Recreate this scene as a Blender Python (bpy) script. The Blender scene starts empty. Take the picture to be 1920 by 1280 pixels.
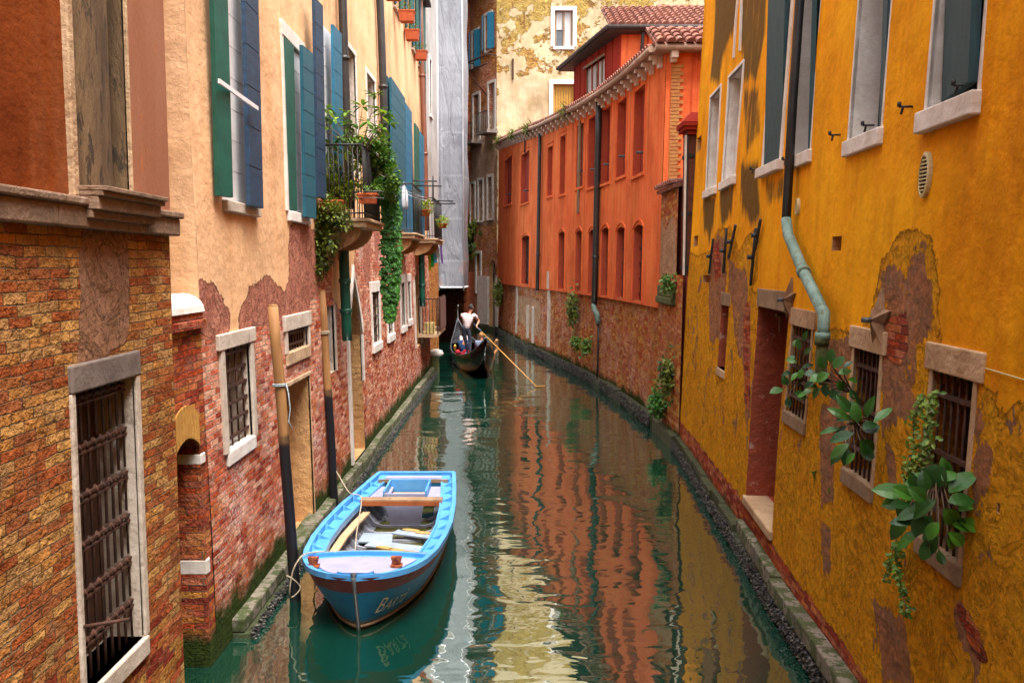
import bpy, bmesh, math, random
import numpy as np
from mathutils import Vector, Matrix, noise

# ------------------------------------------------------------------ camera, sky, sun, exposure
F_PX, HOR, EYE = 1650.0, 497.0, 3.8
PITCH = math.atan((640 - HOR) / F_PX)
SC = bpy.context.scene
COL = SC.collection
cam_d = bpy.data.cameras.new('camera')
cam_d.sensor_width = 36.0
cam_d.lens = F_PX / 1920 * 36.0
cam_d.clip_start, cam_d.clip_end = 0.05, 500
cam = bpy.data.objects.new('camera', cam_d)
COL.objects.link(cam)
cam.location = (0, 0, EYE)
cam.rotation_euler = (math.pi / 2 - PITCH, 0, 0)
SC.camera = cam

SUN_EL, SUN_AZ = math.radians(70), math.radians(150)     # azimuth clockwise from +Y: behind the camera, a little to the left
world = bpy.data.worlds.new('World')
SC.world = world
world.use_nodes = True
wn = world.node_tree
wn.nodes.clear()
w_out = wn.nodes.new('ShaderNodeOutputWorld')
w_bg = wn.nodes.new('ShaderNodeBackground')
w_sky = wn.nodes.new('ShaderNodeTexSky')
w_sky.sky_type = 'NISHITA'
w_sky.sun_disc = False
w_sky.sun_elevation = SUN_EL
w_sky.sun_rotation = SUN_AZ
w_sky.dust_density = 4.0
w_sky.air_density = 1.0
w_hs = wn.nodes.new('ShaderNodeHueSaturation')
w_hs.inputs['Saturation'].default_value = 0.15
wn.links.new(w_sky.outputs[0], w_hs.inputs['Color'])
wn.links.new(w_hs.outputs[0], w_bg.inputs[0])
w_bg.inputs[1].default_value = 0.15
wn.links.new(w_bg.outputs[0], w_out.inputs[0])

sun_d = bpy.data.lights.new('sun', 'SUN')
sun_d.energy = 1.5
sun_d.angle = math.radians(34)
sun_d.color = (1.0, 0.93, 0.82)
sun = bpy.data.objects.new('sun', sun_d)
COL.objects.link(sun)
sd = Vector((math.sin(SUN_AZ) * math.cos(SUN_EL), math.cos(SUN_AZ) * math.cos(SUN_EL), math.sin(SUN_EL)))
sun.rotation_euler = sd.to_track_quat('Z', 'Y').to_euler()
sun.location = sd * 60

SC.view_settings.view_transform = 'Standard'
SC.view_settings.look = 'None'
SC.view_settings.exposure = 2.13
SC.view_settings.gamma = 1.0
SC.cycles.max_bounces = 8
SC.cycles.diffuse_bounces = 5
SC.cycles.glossy_bounces = 4
SC.cycles.transparent_max_bounces = 12
SC.cycles.caustics_reflective = False
SC.cycles.caustics_refractive = False

FW = Vector((0, math.cos(PITCH), -math.sin(PITCH)))
UP = Vector((0, math.sin(PITCH), math.cos(PITCH)))
RT = Vector((1, 0, 0))
CAM = Vector((0, 0, EYE))


def ray(px, py):
    return (FW + RT * ((px - 960) / F_PX) + UP * ((640 - py) / F_PX))


def at_depth(px, py, y):
    d = ray(px, py)
    return CAM + d * (y / d.y)


def at_z(px, py, z):
    d = ray(px, py)
    return CAM + d * ((z - EYE) / d.z)


# ------------------------------------------------------------------ scene objects
def tag(o, label=None, cat=None, group=None, kind=None):
    if label: o['label'] = label
    if cat: o['category'] = cat
    if group: o['group'] = group
    if kind: o['kind'] = kind
    return o


def thing(name, label, cat, loc=(0, 0, 0), rotz=0.0, group=None):
    o = bpy.data.objects.new(name, None)
    o.empty_display_size = 0.2
    COL.objects.link(o)
    o.location = loc
    o.rotation_euler = (0, 0, rotz)
    return tag(o, label, cat, group)


def world_loc(o):
    m = Matrix.Identity(4)
    while o is not None:
        m = Matrix.LocRotScale(o.location, o.rotation_euler, o.scale) @ m
        o = o.parent
    return m


class MB:
    """collects faces; build() links them as ONE mesh object (verts given in world space unless local=True)"""
    def __init__(s):
        s.v, s.f, s.uv, s.mi, s.sm = [], [], [], [], []

    def add(s, verts, faces, mi=0, uvs=None, smooth=False):
        b = len(s.v)
        s.v.extend([tuple(p) for p in verts])
        s.uv.extend(uvs if uvs else [(0.0, 0.0)] * len(verts))
        for f in faces:
            s.f.append([b + i for i in f])
            s.mi.append(mi)
            s.sm.append(smooth)
        return s

    def hexa(s, c, mi=0, uvs=None):
        """c: 8 corners, bottom loop then top loop"""
        return s.add(c, [(0, 3, 2, 1), (4, 5, 6, 7), (0, 1, 5, 4), (1, 2, 6, 5), (2, 3, 7, 6), (3, 0, 4, 7)], mi, uvs)

    def box(s, c, size, rz=0.0, mi=0, M=None):
        hx, hy, hz = size[0] / 2, size[1] / 2, size[2] / 2
        R = Matrix.Rotation(rz, 3, 'Z') if M is None else M
        c = Vector(c)
        pts = [c + R @ Vector(p) for p in ((-hx, -hy, -hz), (hx, -hy, -hz), (hx, hy, -hz), (-hx, hy, -hz), (-hx, -hy, hz), (hx, -hy, hz), (hx, hy, hz), (-hx, hy, hz))]
        return s.hexa(pts, mi)

    def tube(s, pts, r, seg=8, mi=0, caps=True, smooth=True):
        pts = [Vector(p) for p in pts]
        n = len(pts)
        rr = r if isinstance(r, (list, tuple)) else [r] * n
        b = len(s.v)
        ref = None
        for i, p in enumerate(pts):
            t = (pts[min(i + 1, n - 1)] - pts[max(i - 1, 0)])
            t = t.normalized() if t.length > 1e-9 else Vector((0, 0, 1))
            if ref is None:
                ref = Vector((0, 0, 1)) if abs(t.z) < 0.9 else Vector((1, 0, 0))
            x = (ref - t * ref.dot(t))
            if x.length < 1e-6: x = t.orthogonal()
            x.normalize()
            y = t.cross(x)
            ref = x
            for k in range(seg):
                a = 2 * math.pi * k / seg
                s.v.append(tuple(p + (x * math.cos(a) + y * math.sin(a)) * rr[i]))
                s.uv.append((k / seg, i / max(1, n - 1)))
        for i in range(n - 1):
            for k in range(seg):
                k2 = (k + 1) % seg
                s.f.append([b + i * seg + k, b + i * seg + k2, b + (i + 1) * seg + k2, b + (i + 1) * seg + k])
                s.mi.append(mi); s.sm.append(smooth)
        if caps:
            s.f.append([b + k for k in range(seg)][::-1]); s.mi.append(mi); s.sm.append(False)
            s.f.append([b + (n - 1) * seg + k for k in range(seg)]); s.mi.append(mi); s.sm.append(False)
        return s

    def lathe(s, c, prof, seg=16, mi=0, M=None):
        c = Vector(c)
        b = len(s.v)
        for (r, z) in prof:
            for k in range(seg):
                a = 2 * math.pi * k / seg
                p = Vector((r * math.cos(a), r * math.sin(a), z))
                if M is not None: p = M @ p
                s.v.append(tuple(c + p)); s.uv.append((k / seg, z))
        for i in range(len(prof) - 1):
            for k in range(seg):
                k2 = (k + 1) % seg
                s.f.append([b + i * seg + k, b + i * seg + k2, b + (i + 1) * seg + k2, b + (i + 1) * seg + k]); s.mi.append(mi); s.sm.append(True)
        s.f.append([b + k for k in range(seg)][::-1]); s.mi.append(mi); s.sm.append(False)
        s.f.append([b + (len(prof) - 1) * seg + k for k in range(seg)]); s.mi.append(mi); s.sm.append(False)
        return s

    def build(s, name, mats, parent=None, local=False, attrs=None, bevel=0.0, root_loc=None):
        me = bpy.data.meshes.new(name)
        vs = s.v
        if parent is not None and not local:
            inv = world_loc(parent).inverted()
            vs = [inv @ Vector(p) for p in vs]
        off = Vector((0, 0, 0))
        if parent is None and root_loc is not None:
            off = Vector(root_loc)
            vs = [Vector(p) - off for p in vs]
        me.from_pydata([tuple(p) for p in vs], [], s.f)
        uvl = me.uv_layers.new(name='UVMap')
        li = np.zeros(len(me.loops), dtype=np.int32)
        me.loops.foreach_get('vertex_index', li)
        uvl.data.foreach_set('uv', np.array(s.uv, dtype=np.float32)[li].ravel())
        me.polygons.foreach_set('material_index', s.mi)
        me.polygons.foreach_set('use_smooth', s.sm)
        for m in (mats if isinstance(mats, (list, tuple)) else [mats]):
            me.materials.append(m)
        if attrs:
            for k, a in attrs.items():
                at = me.attributes.new(k, 'FLOAT', 'POINT')
                at.data.foreach_set('value', np.asarray(a, dtype=np.float32))
        me.update()
        o = bpy.data.objects.new(name, me)
        COL.objects.link(o)
        if parent is not None: o.parent = parent
        else: o.location = off
        if bevel > 0:
            m = o.modifiers.new('bevel', 'BEVEL'); m.width = bevel; m.segments = 2; m.limit_method = 'ANGLE'
        return o


def copy_tree(o, parent=None):
    c = o.copy(); COL.objects.link(c); c.parent = parent
    for ch in list(o.children): copy_tree(ch, c)
    return c


# ------------------------------------------------------------------ facades: u metres along the wall, z up, d out towards the canal
class Facade:
    def __init__(s, pts, side, lean=0.0, bulge=0.0, seed=0.0):
        s.p = [Vector((x, y)) for x, y in pts]
        s.side, s.lean, s.bulge, s.seed = side, lean, bulge, seed
        s.t, s.n, s.L, s.U = [], [], [], [0.0]
        for a, b in zip(s.p, s.p[1:]):
            t = (b - a); L = t.length; t /= L
            s.t.append(t); s.L.append(L); s.U.append(s.U[-1] + L)
            s.n.append(Vector((t.y, -t.x)) * side)
        s.len = s.U[-1]

    def seg(s, u):
        for i in range(len(s.t) - 1):
            if u < s.U[i + 1]: return i
        return len(s.t) - 1

    def nrm(s, u):
        i = s.seg(u)
        n = s.n[i].copy()
        if len(s.t) > 1:                       # blend across joints
            f = (u - s.U[i]) / s.L[i]
            if f > .5 and i + 1 < len(s.t): n = n.lerp(s.n[i + 1], (f - .5))
            elif f < .5 and i > 0: n = n.lerp(s.n[i - 1], (.5 - f))
            n.normalize()
        return n

    def w(s, u, z, d=0.0):
        i = s.seg(u)
        p = s.p[i] + s.t[i] * (u - s.U[i])
        n = s.nrm(u)
        if s.bulge: d += s.bulge * noise.noise(Vector((u * .45, z * .45, s.seed)))
        p = p + n * (d - s.lean * z)
        return Vector((p.x, p.y, z))

    def uz(s, px, py, d=0.0):
        dr = ray(px, py)
        best = None
        for i in range(len(s.t)):
            n3 = Vector((s.n[i].x, s.n[i].y, s.lean))
            A = Vector((s.p[i].x + s.n[i].x * d, s.p[i].y + s.n[i].y * d, 0))
            den = dr.dot(n3)
            if abs(den) < 1e-9: continue
            k = (A - CAM).dot(n3) / den
            if k <= 0: continue
            P = CAM + dr * k
            u = (Vector((P.x, P.y)) - s.p[i]).dot(s.t[i])
            lo = -1e9 if i == 0 else -1e-4
            hi = 1e9 if i == len(s.t) - 1 else s.L[i] + 1e-4
            if lo <= u <= hi:
                return (s.U[i] + u, P.z)
            miss = min(abs(u), abs(u - s.L[i]))
            if best is None or miss < best[0]: best = (miss, s.U[i] + min(max(u, 0), s.L[i]), P.z)
        return best[1:]

    def u(s, px, py, d=0.0): return s.uz(px, py, d)[0]

    def rect(s, xa, xb, yt, yb, xr=None, d=0.0):
        """edges at image x = xa, xb; top and bottom read at x = xr -> u0,u1,z0,z1"""
        ym = (max(yt, 0) + yb) / 2
        xr = (xa + xb) / 2 if xr is None else xr
        a, b = s.u(xa, ym, d), s.u(xb, ym, d)
        return min(a, b), max(a, b), s.uz(xr, yb, d)[1], s.uz(xr, yt, d)[1]

    def box(s, mb, u0, u1, z0, z1, d0, d1, mi=0, nseg=1):
        for k in range(nseg):
            a, b = u0 + (u1 - u0) * k / nseg, u0 + (u1 - u0) * (k + 1) / nseg
            c = [s.w(a, z0, d0), s.w(b, z0, d0), s.w(b, z0, d1), s.w(a, z0, d1), s.w(a, z1, d0), s.w(b, z1, d0), s.w(b, z1, d1), s.w(a, z1, d1)]
            uv = [(a, z0), (b, z0), (b, z0 + .1), (a, z0 + .1), (a, z1), (b, z1), (b, z1 + .1), (a, z1 + .1)]
            mb.hexa(c, mi, uv)
        return mb


def arch_pts(h, n=10):
    """(u,z) along the head of a hole, left to right"""
    u0, u1, zt = h['u0'], h['u1'], h['z1']
    kind, rise = h.get('arch'), h.get('rise', (u1 - u0) / 2)
    out = []
    for i in range(n + 1):
        x = -1 + 2 * i / n
        if kind == 'round': zz = math.sqrt(max(0, 1 - x * x))
        elif kind == 'seg': zz = 1 - x * x
        elif kind == 'point': zz = (1 - abs(x)) ** .75 if abs(x) < 1 else 0
        else: zz = 1
        out.append((u0 + (u1 - u0) * i / n, zt - rise + rise * zz))
    return out


def wall(name, F, u0, u1, z0, z1, holes, res, mats, parent, attrs=None, d=0.0, zfun=None):
    """one mesh with real openings, reveals and arched heads. hole: u0,u1,z0,z1,dp,(arch,rise),mi (material of the reveal)"""
    def grid(a, b, ex, r):
        n = max(1, round((b - a) / r))
        g = [a + (b - a) * i / n for i in range(n + 1)]
        ex = [e for e in ex if a + 1e-4 < e < b - 1e-4]
        g = [x for x in g if all(abs(x - e) > r * .35 for e in ex) or x in (a, b)] + ex
        g = sorted(set(round(x, 5) for x in g))
        out = [g[0]]
        for x in g[1:]:
            if x - out[-1] > 1e-4: out.append(x)
        return out
    rx, rz = res if isinstance(res, tuple) else (res, res)
    eu = [h['u0'] for h in holes] + [h['u1'] for h in holes] + [x for x in F.U if len(F.U) > 2]
    us = grid(u0, u1, eu, rx)
    zs = grid(z0, z1, [h['z0'] for h in holes] + [h['z1'] for h in holes], rz)
    mb = MB()
    V, UV = [], []
    idx = {}

    def vert(i, j):
        k = (i, j)
        if k not in idx:
            z = zs[j]
            if zfun: z = z0 + (z - z0) * (zfun(us[i]) - z0) / (z1 - z0)
            idx[k] = len(V); V.append(F.w(us[i], z, d)); UV.append((us[i], z))
        return idx[k]
    faces = []
    for i in range(len(us) - 1):
        uc = (us[i] + us[i + 1]) / 2
        hs = [h for h in holes if h['u0'] < uc < h['u1']]
        for j in range(len(zs) - 1):
            zc = (zs[j] + zs[j + 1]) / 2
            if any(h['z0'] < zc < h['z1'] for h in hs): continue
            faces.append((vert(i, j), vert(i + 1, j), vert(i + 1, j + 1), vert(i, j + 1)))
    mb.add(V, faces, 0, UV)
    for h in holes:
        a, b, lo, hi, dp, mi = h['u0'], h['u1'], h['z0'], h['z1'], h.get('dp', .2), h.get('mi', 0)
        head = arch_pts(h) if h.get('arch') else [(a, hi), (b, hi)]
        if h.get('arch'):
            for (ua, za), (ub, zb) in zip(head, head[1:]):
                if hi - za > 1e-4 or hi - zb > 1e-4:
                    mb.add([F.w(ua, za, d), F.w(ub, zb, d), F.w(ub, hi, d), F.w(ua, hi, d)], [(0, 1, 2, 3)], 0, [(ua, za), (ub, zb), (ub, hi), (ua, hi)])
        loop = [(a, lo)] + head + [(b, lo)]
        m = len(loop)
        for k in range(m):
            (ua, za), (ub, zb) = loop[k], loop[(k + 1) % m]
            if abs(ua - ub) + abs(za - zb) < 1e-5: continue
            vert_side = abs(ua - ub) < 1e-5
            nz = max(1, int(abs(za - zb) / .25)) if vert_side else 1
            for q in range(nz):
                z_a, z_b = za + (zb - za) * q / nz, za + (zb - za) * (q + 1) / nz
                uv = [(ua, z_a), (ub, z_b), (ub + dp, z_b), (ua + dp, z_a)] if vert_side else [(ua, z_a), (ub, z_b), (ub, z_b + dp), (ua, z_a + dp)]
                mb.add([F.w(ua, z_a, d), F.w(ub, z_b, d), F.w(ub, z_b, d - dp), F.w(ua, z_a, d - dp)], [(0, 1, 2, 3)], mi, uv)
    A = None
    if attrs:
        P = np.array(mb.uv)
        A = {k: fn(P) for k, fn in attrs.items()}
    return mb.build(name, mats, parent, attrs=A)


def sdf(P, poly):
    """signed distance of points to polygon, positive inside"""
    poly = np.asarray(poly, float)
    a, b = poly, np.roll(poly, -1, 0)
    best = np.full(len(P), 1e9)
    inside = np.zeros(len(P), bool)
    for (p, q) in zip(a, b):
        e = q - p
        w = P - p
        t = np.clip((w @ e) / max(e @ e, 1e-12), 0, 1)
        dd = w - t[:, None] * e
        best = np.minimum(best, (dd ** 2).sum(1))
        if abs(q[1] - p[1]) > 1e-12:
            c = ((p[1] > P[:, 1]) != (q[1] > P[:, 1])) & (P[:, 0] < (q[0] - p[0]) * (P[:, 1] - p[1]) / (q[1] - p[1]) + p[0])
            inside ^= c
    return np.where(inside, 1, -1) * np.sqrt(best)
# ------------------------------------------------------------------ materials
class NT:
    def __init__(s, name):
        s.m = bpy.data.materials.new(name); s.m.use_nodes = True
        s.t = s.m.node_tree; s.t.nodes.clear()
        s.out = s.t.nodes.new('ShaderNodeOutputMaterial')

    def nd(s, typ, ins=None, **pr):
        n = s.t.nodes.new(typ)
        for k, v in pr.items(): setattr(n, k, v)
        for k, v in (ins or {}).items(): s.put(n.inputs[k], v)
        return n

    def put(s, sock, v):
        if isinstance(v, bpy.types.NodeSocket): s.t.links.new(v, sock)
        elif v is not None:
            if sock.type == 'RGBA' and len(v) == 3: v = (*v, 1)
            sock.default_value = v

    def m2(s, op, a, b=None, c=None, clamp=False):
        n = s.nd('ShaderNodeMath', operation=op, use_clamp=clamp)
        s.put(n.inputs[0], a)
        if b is not None: s.put(n.inputs[1], b)
        if c is not None: s.put(n.inputs[2], c)
        return n.outputs[0]

    def mix(s, f, a, b, blend='MIX'):
        n = s.nd('ShaderNodeMix', data_type='RGBA', blend_type=blend)
        s.put(n.inputs[0], f); s.put(n.inputs[6], a); s.put(n.inputs[7], b)
        return n.outputs[2]

    def mixf(s, f, a, b):
        n = s.nd('ShaderNodeMix', data_type='FLOAT')
        s.put(n.inputs[0], f); s.put(n.inputs[2], a); s.put(n.inputs[3], b)
        return n.outputs[0]

    def ss(s, v, a, b, lo=0.0, hi=1.0):
        n = s.nd('ShaderNodeMapRange', interpolation_type='SMOOTHSTEP')
        for k, x in enumerate((v, a, b, lo, hi)): s.put(n.inputs[k], x)
        return n.outputs[0]

    def ramp(s, f, stops, const=False):
        n = s.nd('ShaderNodeValToRGB')
        cr = n.color_ramp
        cr.interpolation = 'CONSTANT' if const else 'LINEAR'
        while len(cr.elements) < len(stops): cr.elements.new(.5)
        for e, (p, c) in zip(cr.elements, stops):
            e.position = p; e.color = (*c, 1) if len(c) == 3 else c
        s.put(n.inputs[0], f)
        return n.outputs[0]

    def sc(s, vec, x, y, z=1.0):
        n = s.nd('ShaderNodeVectorMath', operation='MULTIPLY')
        s.put(n.inputs[0], vec); n.inputs[1].default_value = (x, y, z)
        return n.outputs[0]

    def noise(s, vec, scale, detail=4.0, rough=.55, dist=0.0, col=False):
        n = s.nd('ShaderNodeTexNoise', {'Vector': vec, 'Scale': scale, 'Detail': detail, 'Roughness': rough, 'Distortion': dist})
        return n.outputs[1] if col else n.outputs[0]

    def uv(s): return s.nd('ShaderNodeTexCoord').outputs['UV']
    def obj(s): return s.nd('ShaderNodeTexCoord').outputs['Object']
    def attr(s, name): return s.nd('ShaderNodeAttribute', attribute_name=name).outputs['Fac']

    def finish(s, color, rough=.9, height=None, metallic=0.0, spec=.35, bstr=1.0, **kw):
        p = s.nd('ShaderNodeBsdfPrincipled', {'Base Color': color, 'Roughness': rough, 'Metallic': metallic, 'Specular IOR Level': spec})
        for k, v in kw.items(): s.put(p.inputs[k.replace('_', ' ')], v)
        if height is not None:
            b = s.nd('ShaderNodeBump', {'Height': height, 'Distance': 1.0, 'Strength': bstr})
            s.t.links.new(b.outputs[0], p.inputs['Normal'])
        s.t.links.new(p.outputs[0], s.out.inputs[0])
        return s.m


def brick_layer(g, uv, pal, pal2, mortar, bw=.215, bh=.062, zsplit=None, salt=0.0, relief=1.0, vary=.30, sootpos=None):
    """returns colour and height (m) of weathered brickwork laid in uv metres"""
    w1 = g.noise(uv, 3.0, 3, col=True)
    off = g.nd('ShaderNodeVectorMath', operation='SUBTRACT'); g.put(off.inputs[0], w1); off.inputs[1].default_value = (.5, .5, .5)
    off2 = g.nd('ShaderNodeVectorMath', operation='SCALE'); g.put(off2.inputs[0], off.outputs[0]); off2.inputs[3].default_value = .035
    wb = g.noise(uv, 38.0, 2, col=True)
    offb = g.nd('ShaderNodeVectorMath', operation='SUBTRACT'); g.put(offb.inputs[0], wb); offb.inputs[1].default_value = (.5, .5, .5)
    offb2 = g.nd('ShaderNodeVectorMath', operation='SCALE'); g.put(offb2.inputs[0], offb.outputs[0]); offb2.inputs[3].default_value = .014
    ad = g.nd('ShaderNodeVectorMath', operation='ADD'); g.put(ad.inputs[0], uv); g.put(ad.inputs[1], off2.outputs[0])
    ad2 = g.nd('ShaderNodeVectorMath', operation='ADD'); g.put(ad2.inputs[0], ad.outputs[0]); g.put(ad2.inputs[1], offb2.outputs[0])
    xyz = g.nd('ShaderNodeSeparateXYZ', {0: ad2.outputs[0]})
    ys = g.m2('DIVIDE', xyz.outputs[1], bh)
    row = g.m2('FLOOR', ys)
    rr = g.nd('ShaderNodeTexWhiteNoise', {'W': row}, noise_dimensions='1D').outputs[0]
    xs = g.m2('ADD', g.m2('DIVIDE', xyz.outputs[0], bw), g.m2('ADD', g.m2('MULTIPLY', row, .5), g.m2('MULTIPLY', rr, .22)))
    col = g.m2('FLOOR', xs)
    fx, fy = g.m2('SUBTRACT', xs, col), g.m2('SUBTRACT', ys, row)
    ex = g.m2('MULTIPLY', g.m2('MINIMUM', fx, g.m2('SUBTRACT', 1.0, fx)), bw)
    ey = g.m2('MULTIPLY', g.m2('MINIMUM', fy, g.m2('SUBTRACT', 1.0, fy)), bh)
    e = g.m2('MINIMUM', ex, ey)
    fn = g.noise(uv, 26.0, 4, .6)
    wear = g.noise(uv, 1.7, 6, .7)
    bm = g.ss(g.m2('SUBTRACT', g.m2('ADD', e, g.m2('MULTIPLY', fn, .008)), g.m2('MULTIPLY', g.ss(wear, .5, .72), .006)), .0045, .0085)
    cv = g.nd('ShaderNodeCombineXYZ', {0: col, 1: row})
    wn_ = g.nd('ShaderNodeTexWhiteNoise', {'Vector': cv.outputs[0]}, noise_dimensions='2D')
    rnd, rcol = wn_.outputs[0], wn_.outputs[1]
    n = len(pal)
    c = g.ramp(rnd, [(i / n, p) for i, p in enumerate(pal)], True)
    if pal2:
        c2 = g.ramp(rnd, [(i / len(pal2), p) for i, p in enumerate(pal2)], True)
        lf = g.noise(uv, .55, 3, .6)
        f = lf
        if zsplit is not None:
            z = g.nd('ShaderNodeSeparateXYZ', {0: uv}).outputs[1]
            f = g.m2('ADD', g.m2('MULTIPLY', g.m2('SUBTRACT', z, zsplit), .35), lf)
            f = g.m2('ADD', f, g.m2('MULTIPLY', g.m2('SUBTRACT', rnd, .5), .25))
        c = g.mix(g.ss(f, .42, .58), c, c2)
    tint = g.noise(uv, 9.0, 5, .65)
    c = g.mix(1.0, c, g.ramp(tint, [(.25, (1 - vary * 1.6,) * 3), (.75, (1 + vary * .9,) * 3)]), 'MULTIPLY')
    mt = g.mix(g.ss(g.noise(uv, 3.0, 6, .7), .35, .65), mortar, tuple(x * .42 for x in mortar))
    c = g.mix(bm, mt, c)
    sm_ = g.ss(g.noise(uv, 4.3, 8, .74), .56, .64)                       # smeared mortar and dirt over the joints
    c = g.mix(g.m2('MULTIPLY', sm_, .55), c, mt)
    c = g.mix(1.0, c, g.ramp(wear, [(.28, (.62, .58, .56)), (.5, (1.0,) * 3), (.74, (1.25, 1.2, 1.12))]), 'MULTIPLY')
    pits = g.ss(g.noise(uv, 46.0, 3, .6), .63, .70)
    c = g.mix(g.m2('MULTIPLY', pits, .6), c, (.05, .025, .018))
    if salt > 0:
        sn = g.noise(uv, 1.3, 6, .7)
        sf = g.noise(uv, 22.0, 4, .7)
        sm = g.m2('MULTIPLY', g.ss(sn, .48, .66), g.ss(sf, .45, .58))
        c = g.mix(g.m2('MULTIPLY', sm, salt), c, (.66, .50, .46))
    # eroded bricks sit back
    sep = g.nd('ShaderNodeSeparateColor', {0: rcol})
    er = g.m2('MULTIPLY', g.ss(sep.outputs[1], .62, .95), .018 * relief)
    h = g.m2('MULTIPLY', bm, .016 * relief)
    h = g.m2('SUBTRACT', h, g.m2('MULTIPLY', pits, .006 * relief))
    h = g.m2('SUBTRACT', h, er)
    h = g.m2('ADD', h, g.m2('MULTIPLY', fn, .016 * relief))
    h = g.m2('ADD', h, g.m2('MULTIPLY', tint, .020 * relief))
    return c, h


def wallmat(name, pal=None, pal2=None, mortar=(.20, .16, .12), bw=.215, bh=.062, zsplit=None, salt=0.0, relief=1.0,
            mid=None, mid2=None, mid_relief=1.0, patch=.5, top=None, streak=None, jag=.10, jf=7.0, stain=None, top_relief=1.0, algae=.22, mottle=.5, seed=0.0,
            yellow_low=None, rain=None):
    g = NT(name)
    uv0 = g.uv()
    sh = g.nd('ShaderNodeVectorMath', operation='ADD'); g.put(sh.inputs[0], uv0); sh.inputs[1].default_value = (seed * 7.31, 0, seed)
    uv = sh.outputs[0]
    z = g.nd('ShaderNodeSeparateXYZ', {0: uv0}).outputs[1]
    big = g.noise(uv, 1.1, 6, .62)
    fine = g.noise(uv, 14.0, 6, .68)
    if pal: c, h = brick_layer(g, uv, pal, pal2, mortar, bw, bh, zsplit, salt, relief)
    else: c, h = None, None
    if mid:
        mrough = g.noise(uv, 20.0, 8, .72)
        mlump = g.noise(g.sc(uv, 2.4, 1.3), 2.0, 5, .6, .6)
        mc = g.mix(g.ss(g.noise(uv, 3.1, 7, .7), .3, .7), mid[0], mid[1])
        scab = g.noise(g.sc(uv, .75, .95), 3.4, 10, .70, 1.2)
        scm = g.ss(scab, .495, .512)
        sc2 = g.ss(g.noise(g.sc(uv, .7, 1.0), 9.0, 8, .72, .8), .50, .53)
        hm = g.m2('ADD', g.m2('MULTIPLY', mrough, .035 * mid_relief), g.m2('MULTIPLY', mlump, .08 * mid_relief))
        hm = g.m2('ADD', hm, g.m2('ADD', g.m2('MULTIPLY', scm, .022 * mid_relief), g.m2('MULTIPLY', sc2, .012 * mid_relief)))
        mc = g.mix(g.m2('MULTIPLY', g.m2('SUBTRACT', 1.0, scm), .35), mc, mid[1])
        mc = g.mix(g.m2('MULTIPLY', g.m2('SUBTRACT', 1.0, sc2), .25), mc, tuple(x * .7 for x in mid[1]))
        rim = g.m2('MULTIPLY', g.ss(scab, .470, .495), g.m2('SUBTRACT', 1.0, scm))      # shadow of the flake edges painted as a thin dark line, with crevice dirt
        mc = g.mix(g.m2('MULTIPLY', rim, .6), mc, tuple(x * .22 for x in mid[1]))
        mc = g.mix(g.m2('MULTIPLY', g.ss(g.noise(uv, 12.0, 8, .75), .60, .66), .5), mc, tuple(x * .3 for x in mid[1]))
        if mid2:
            pn = g.noise(g.sc(uv, 1.2, .7), 1.6, 8, .66, .8)
            pv = g.m2('ADD', pn, g.attr('pt')) if patch == 'attr' else g.m2('ADD', pn, patch)
            pv = g.m2('ADD', pv, g.m2('MULTIPLY', g.m2('SUBTRACT', g.noise(uv, 8.0, 8, .75), .5), .42))
            pm = g.ss(pv, .572, .592)
            c2 = g.mix(g.ss(g.noise(uv, 5.0, 6, .7), .3, .7), mid2[0], mid2[1])
            c2 = g.mix(1.0, c2, g.ramp(g.noise(g.sc(uv, .7, 1.6), 4.5, 8, .72, 1.0), [(.3, (.52, .50, .50)), (.5, (1.0,) * 3), (.7, (1.35, 1.25, 1.2))]), 'MULTIPLY')
            mc = g.mix(pm, mc, c2)
            hm = g.m2('SUBTRACT', hm, g.m2('MULTIPLY', pm, .02))
        mc = g.mix(1.0, mc, g.ramp(mrough, [(.30, (.68,) * 3), (.58, (1.16,) * 3)]), 'MULTIPLY')
        if pal:
            v = g.m2('ADD', g.attr('m2'), g.m2('MULTIPLY', g.m2('SUBTRACT', g.noise(uv, 3.5, 9, .68), .5), jag * 5))
            mm = g.ss(v, -.006, .008)
            c = g.mix(mm, c, mc)
            h = g.mixf(mm, h, g.m2('ADD', hm, .018))
        else: c, h = mc, hm
    if top:
        st = g.noise(g.sc(uv, 2.6, .28), 1.0, 6, .6, .3)
        tc = g.mix(g.ss(big, .3, .7), top[0], top[1])
        tc = g.mix(g.m2('MULTIPLY', g.ss(st, .48, .72), mottle), tc, streak or top[1])
        st2 = g.noise(g.sc(uv, 9.0, .9), 1.0, 5, .6)
        tc = g.mix(1.0, tc, g.ramp(st2, [(.3, (1 - .14 * mottle,) * 3), (.7, (1.04,) * 3)]), 'MULTIPLY')
        tc = g.mix(1.0, tc, g.ramp(fine, [(.3, (.90,) * 3), (.7, (1.06,) * 3)]), 'MULTIPLY')
        tc = g.mix(1.0, tc, g.ramp(g.noise(g.sc(uv, 1.0, .6), .55, 8, .72), [(.32, (.66, .62, .58)), (.52, (1.0,) * 3), (.7, (1.06,) * 3)]), 'MULTIPLY')
        crk = g.noise(uv, 2.1, 8, .7, .8)
        cm = g.m2('SUBTRACT', 1.0, g.ss(g.m2('ABSOLUTE', g.m2('SUBTRACT', crk, .5)), .0, .006))
        tc = g.mix(g.m2('MULTIPLY', cm, g.m2('MULTIPLY', g.ss(big, .5, .62), .5)), tc, tuple(x * .4 for x in top[1]))
        ht = g.m2('ADD', g.m2('MULTIPLY', fine, .0035 * top_relief), g.m2('MULTIPLY', big, .03 * top_relief))
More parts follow.
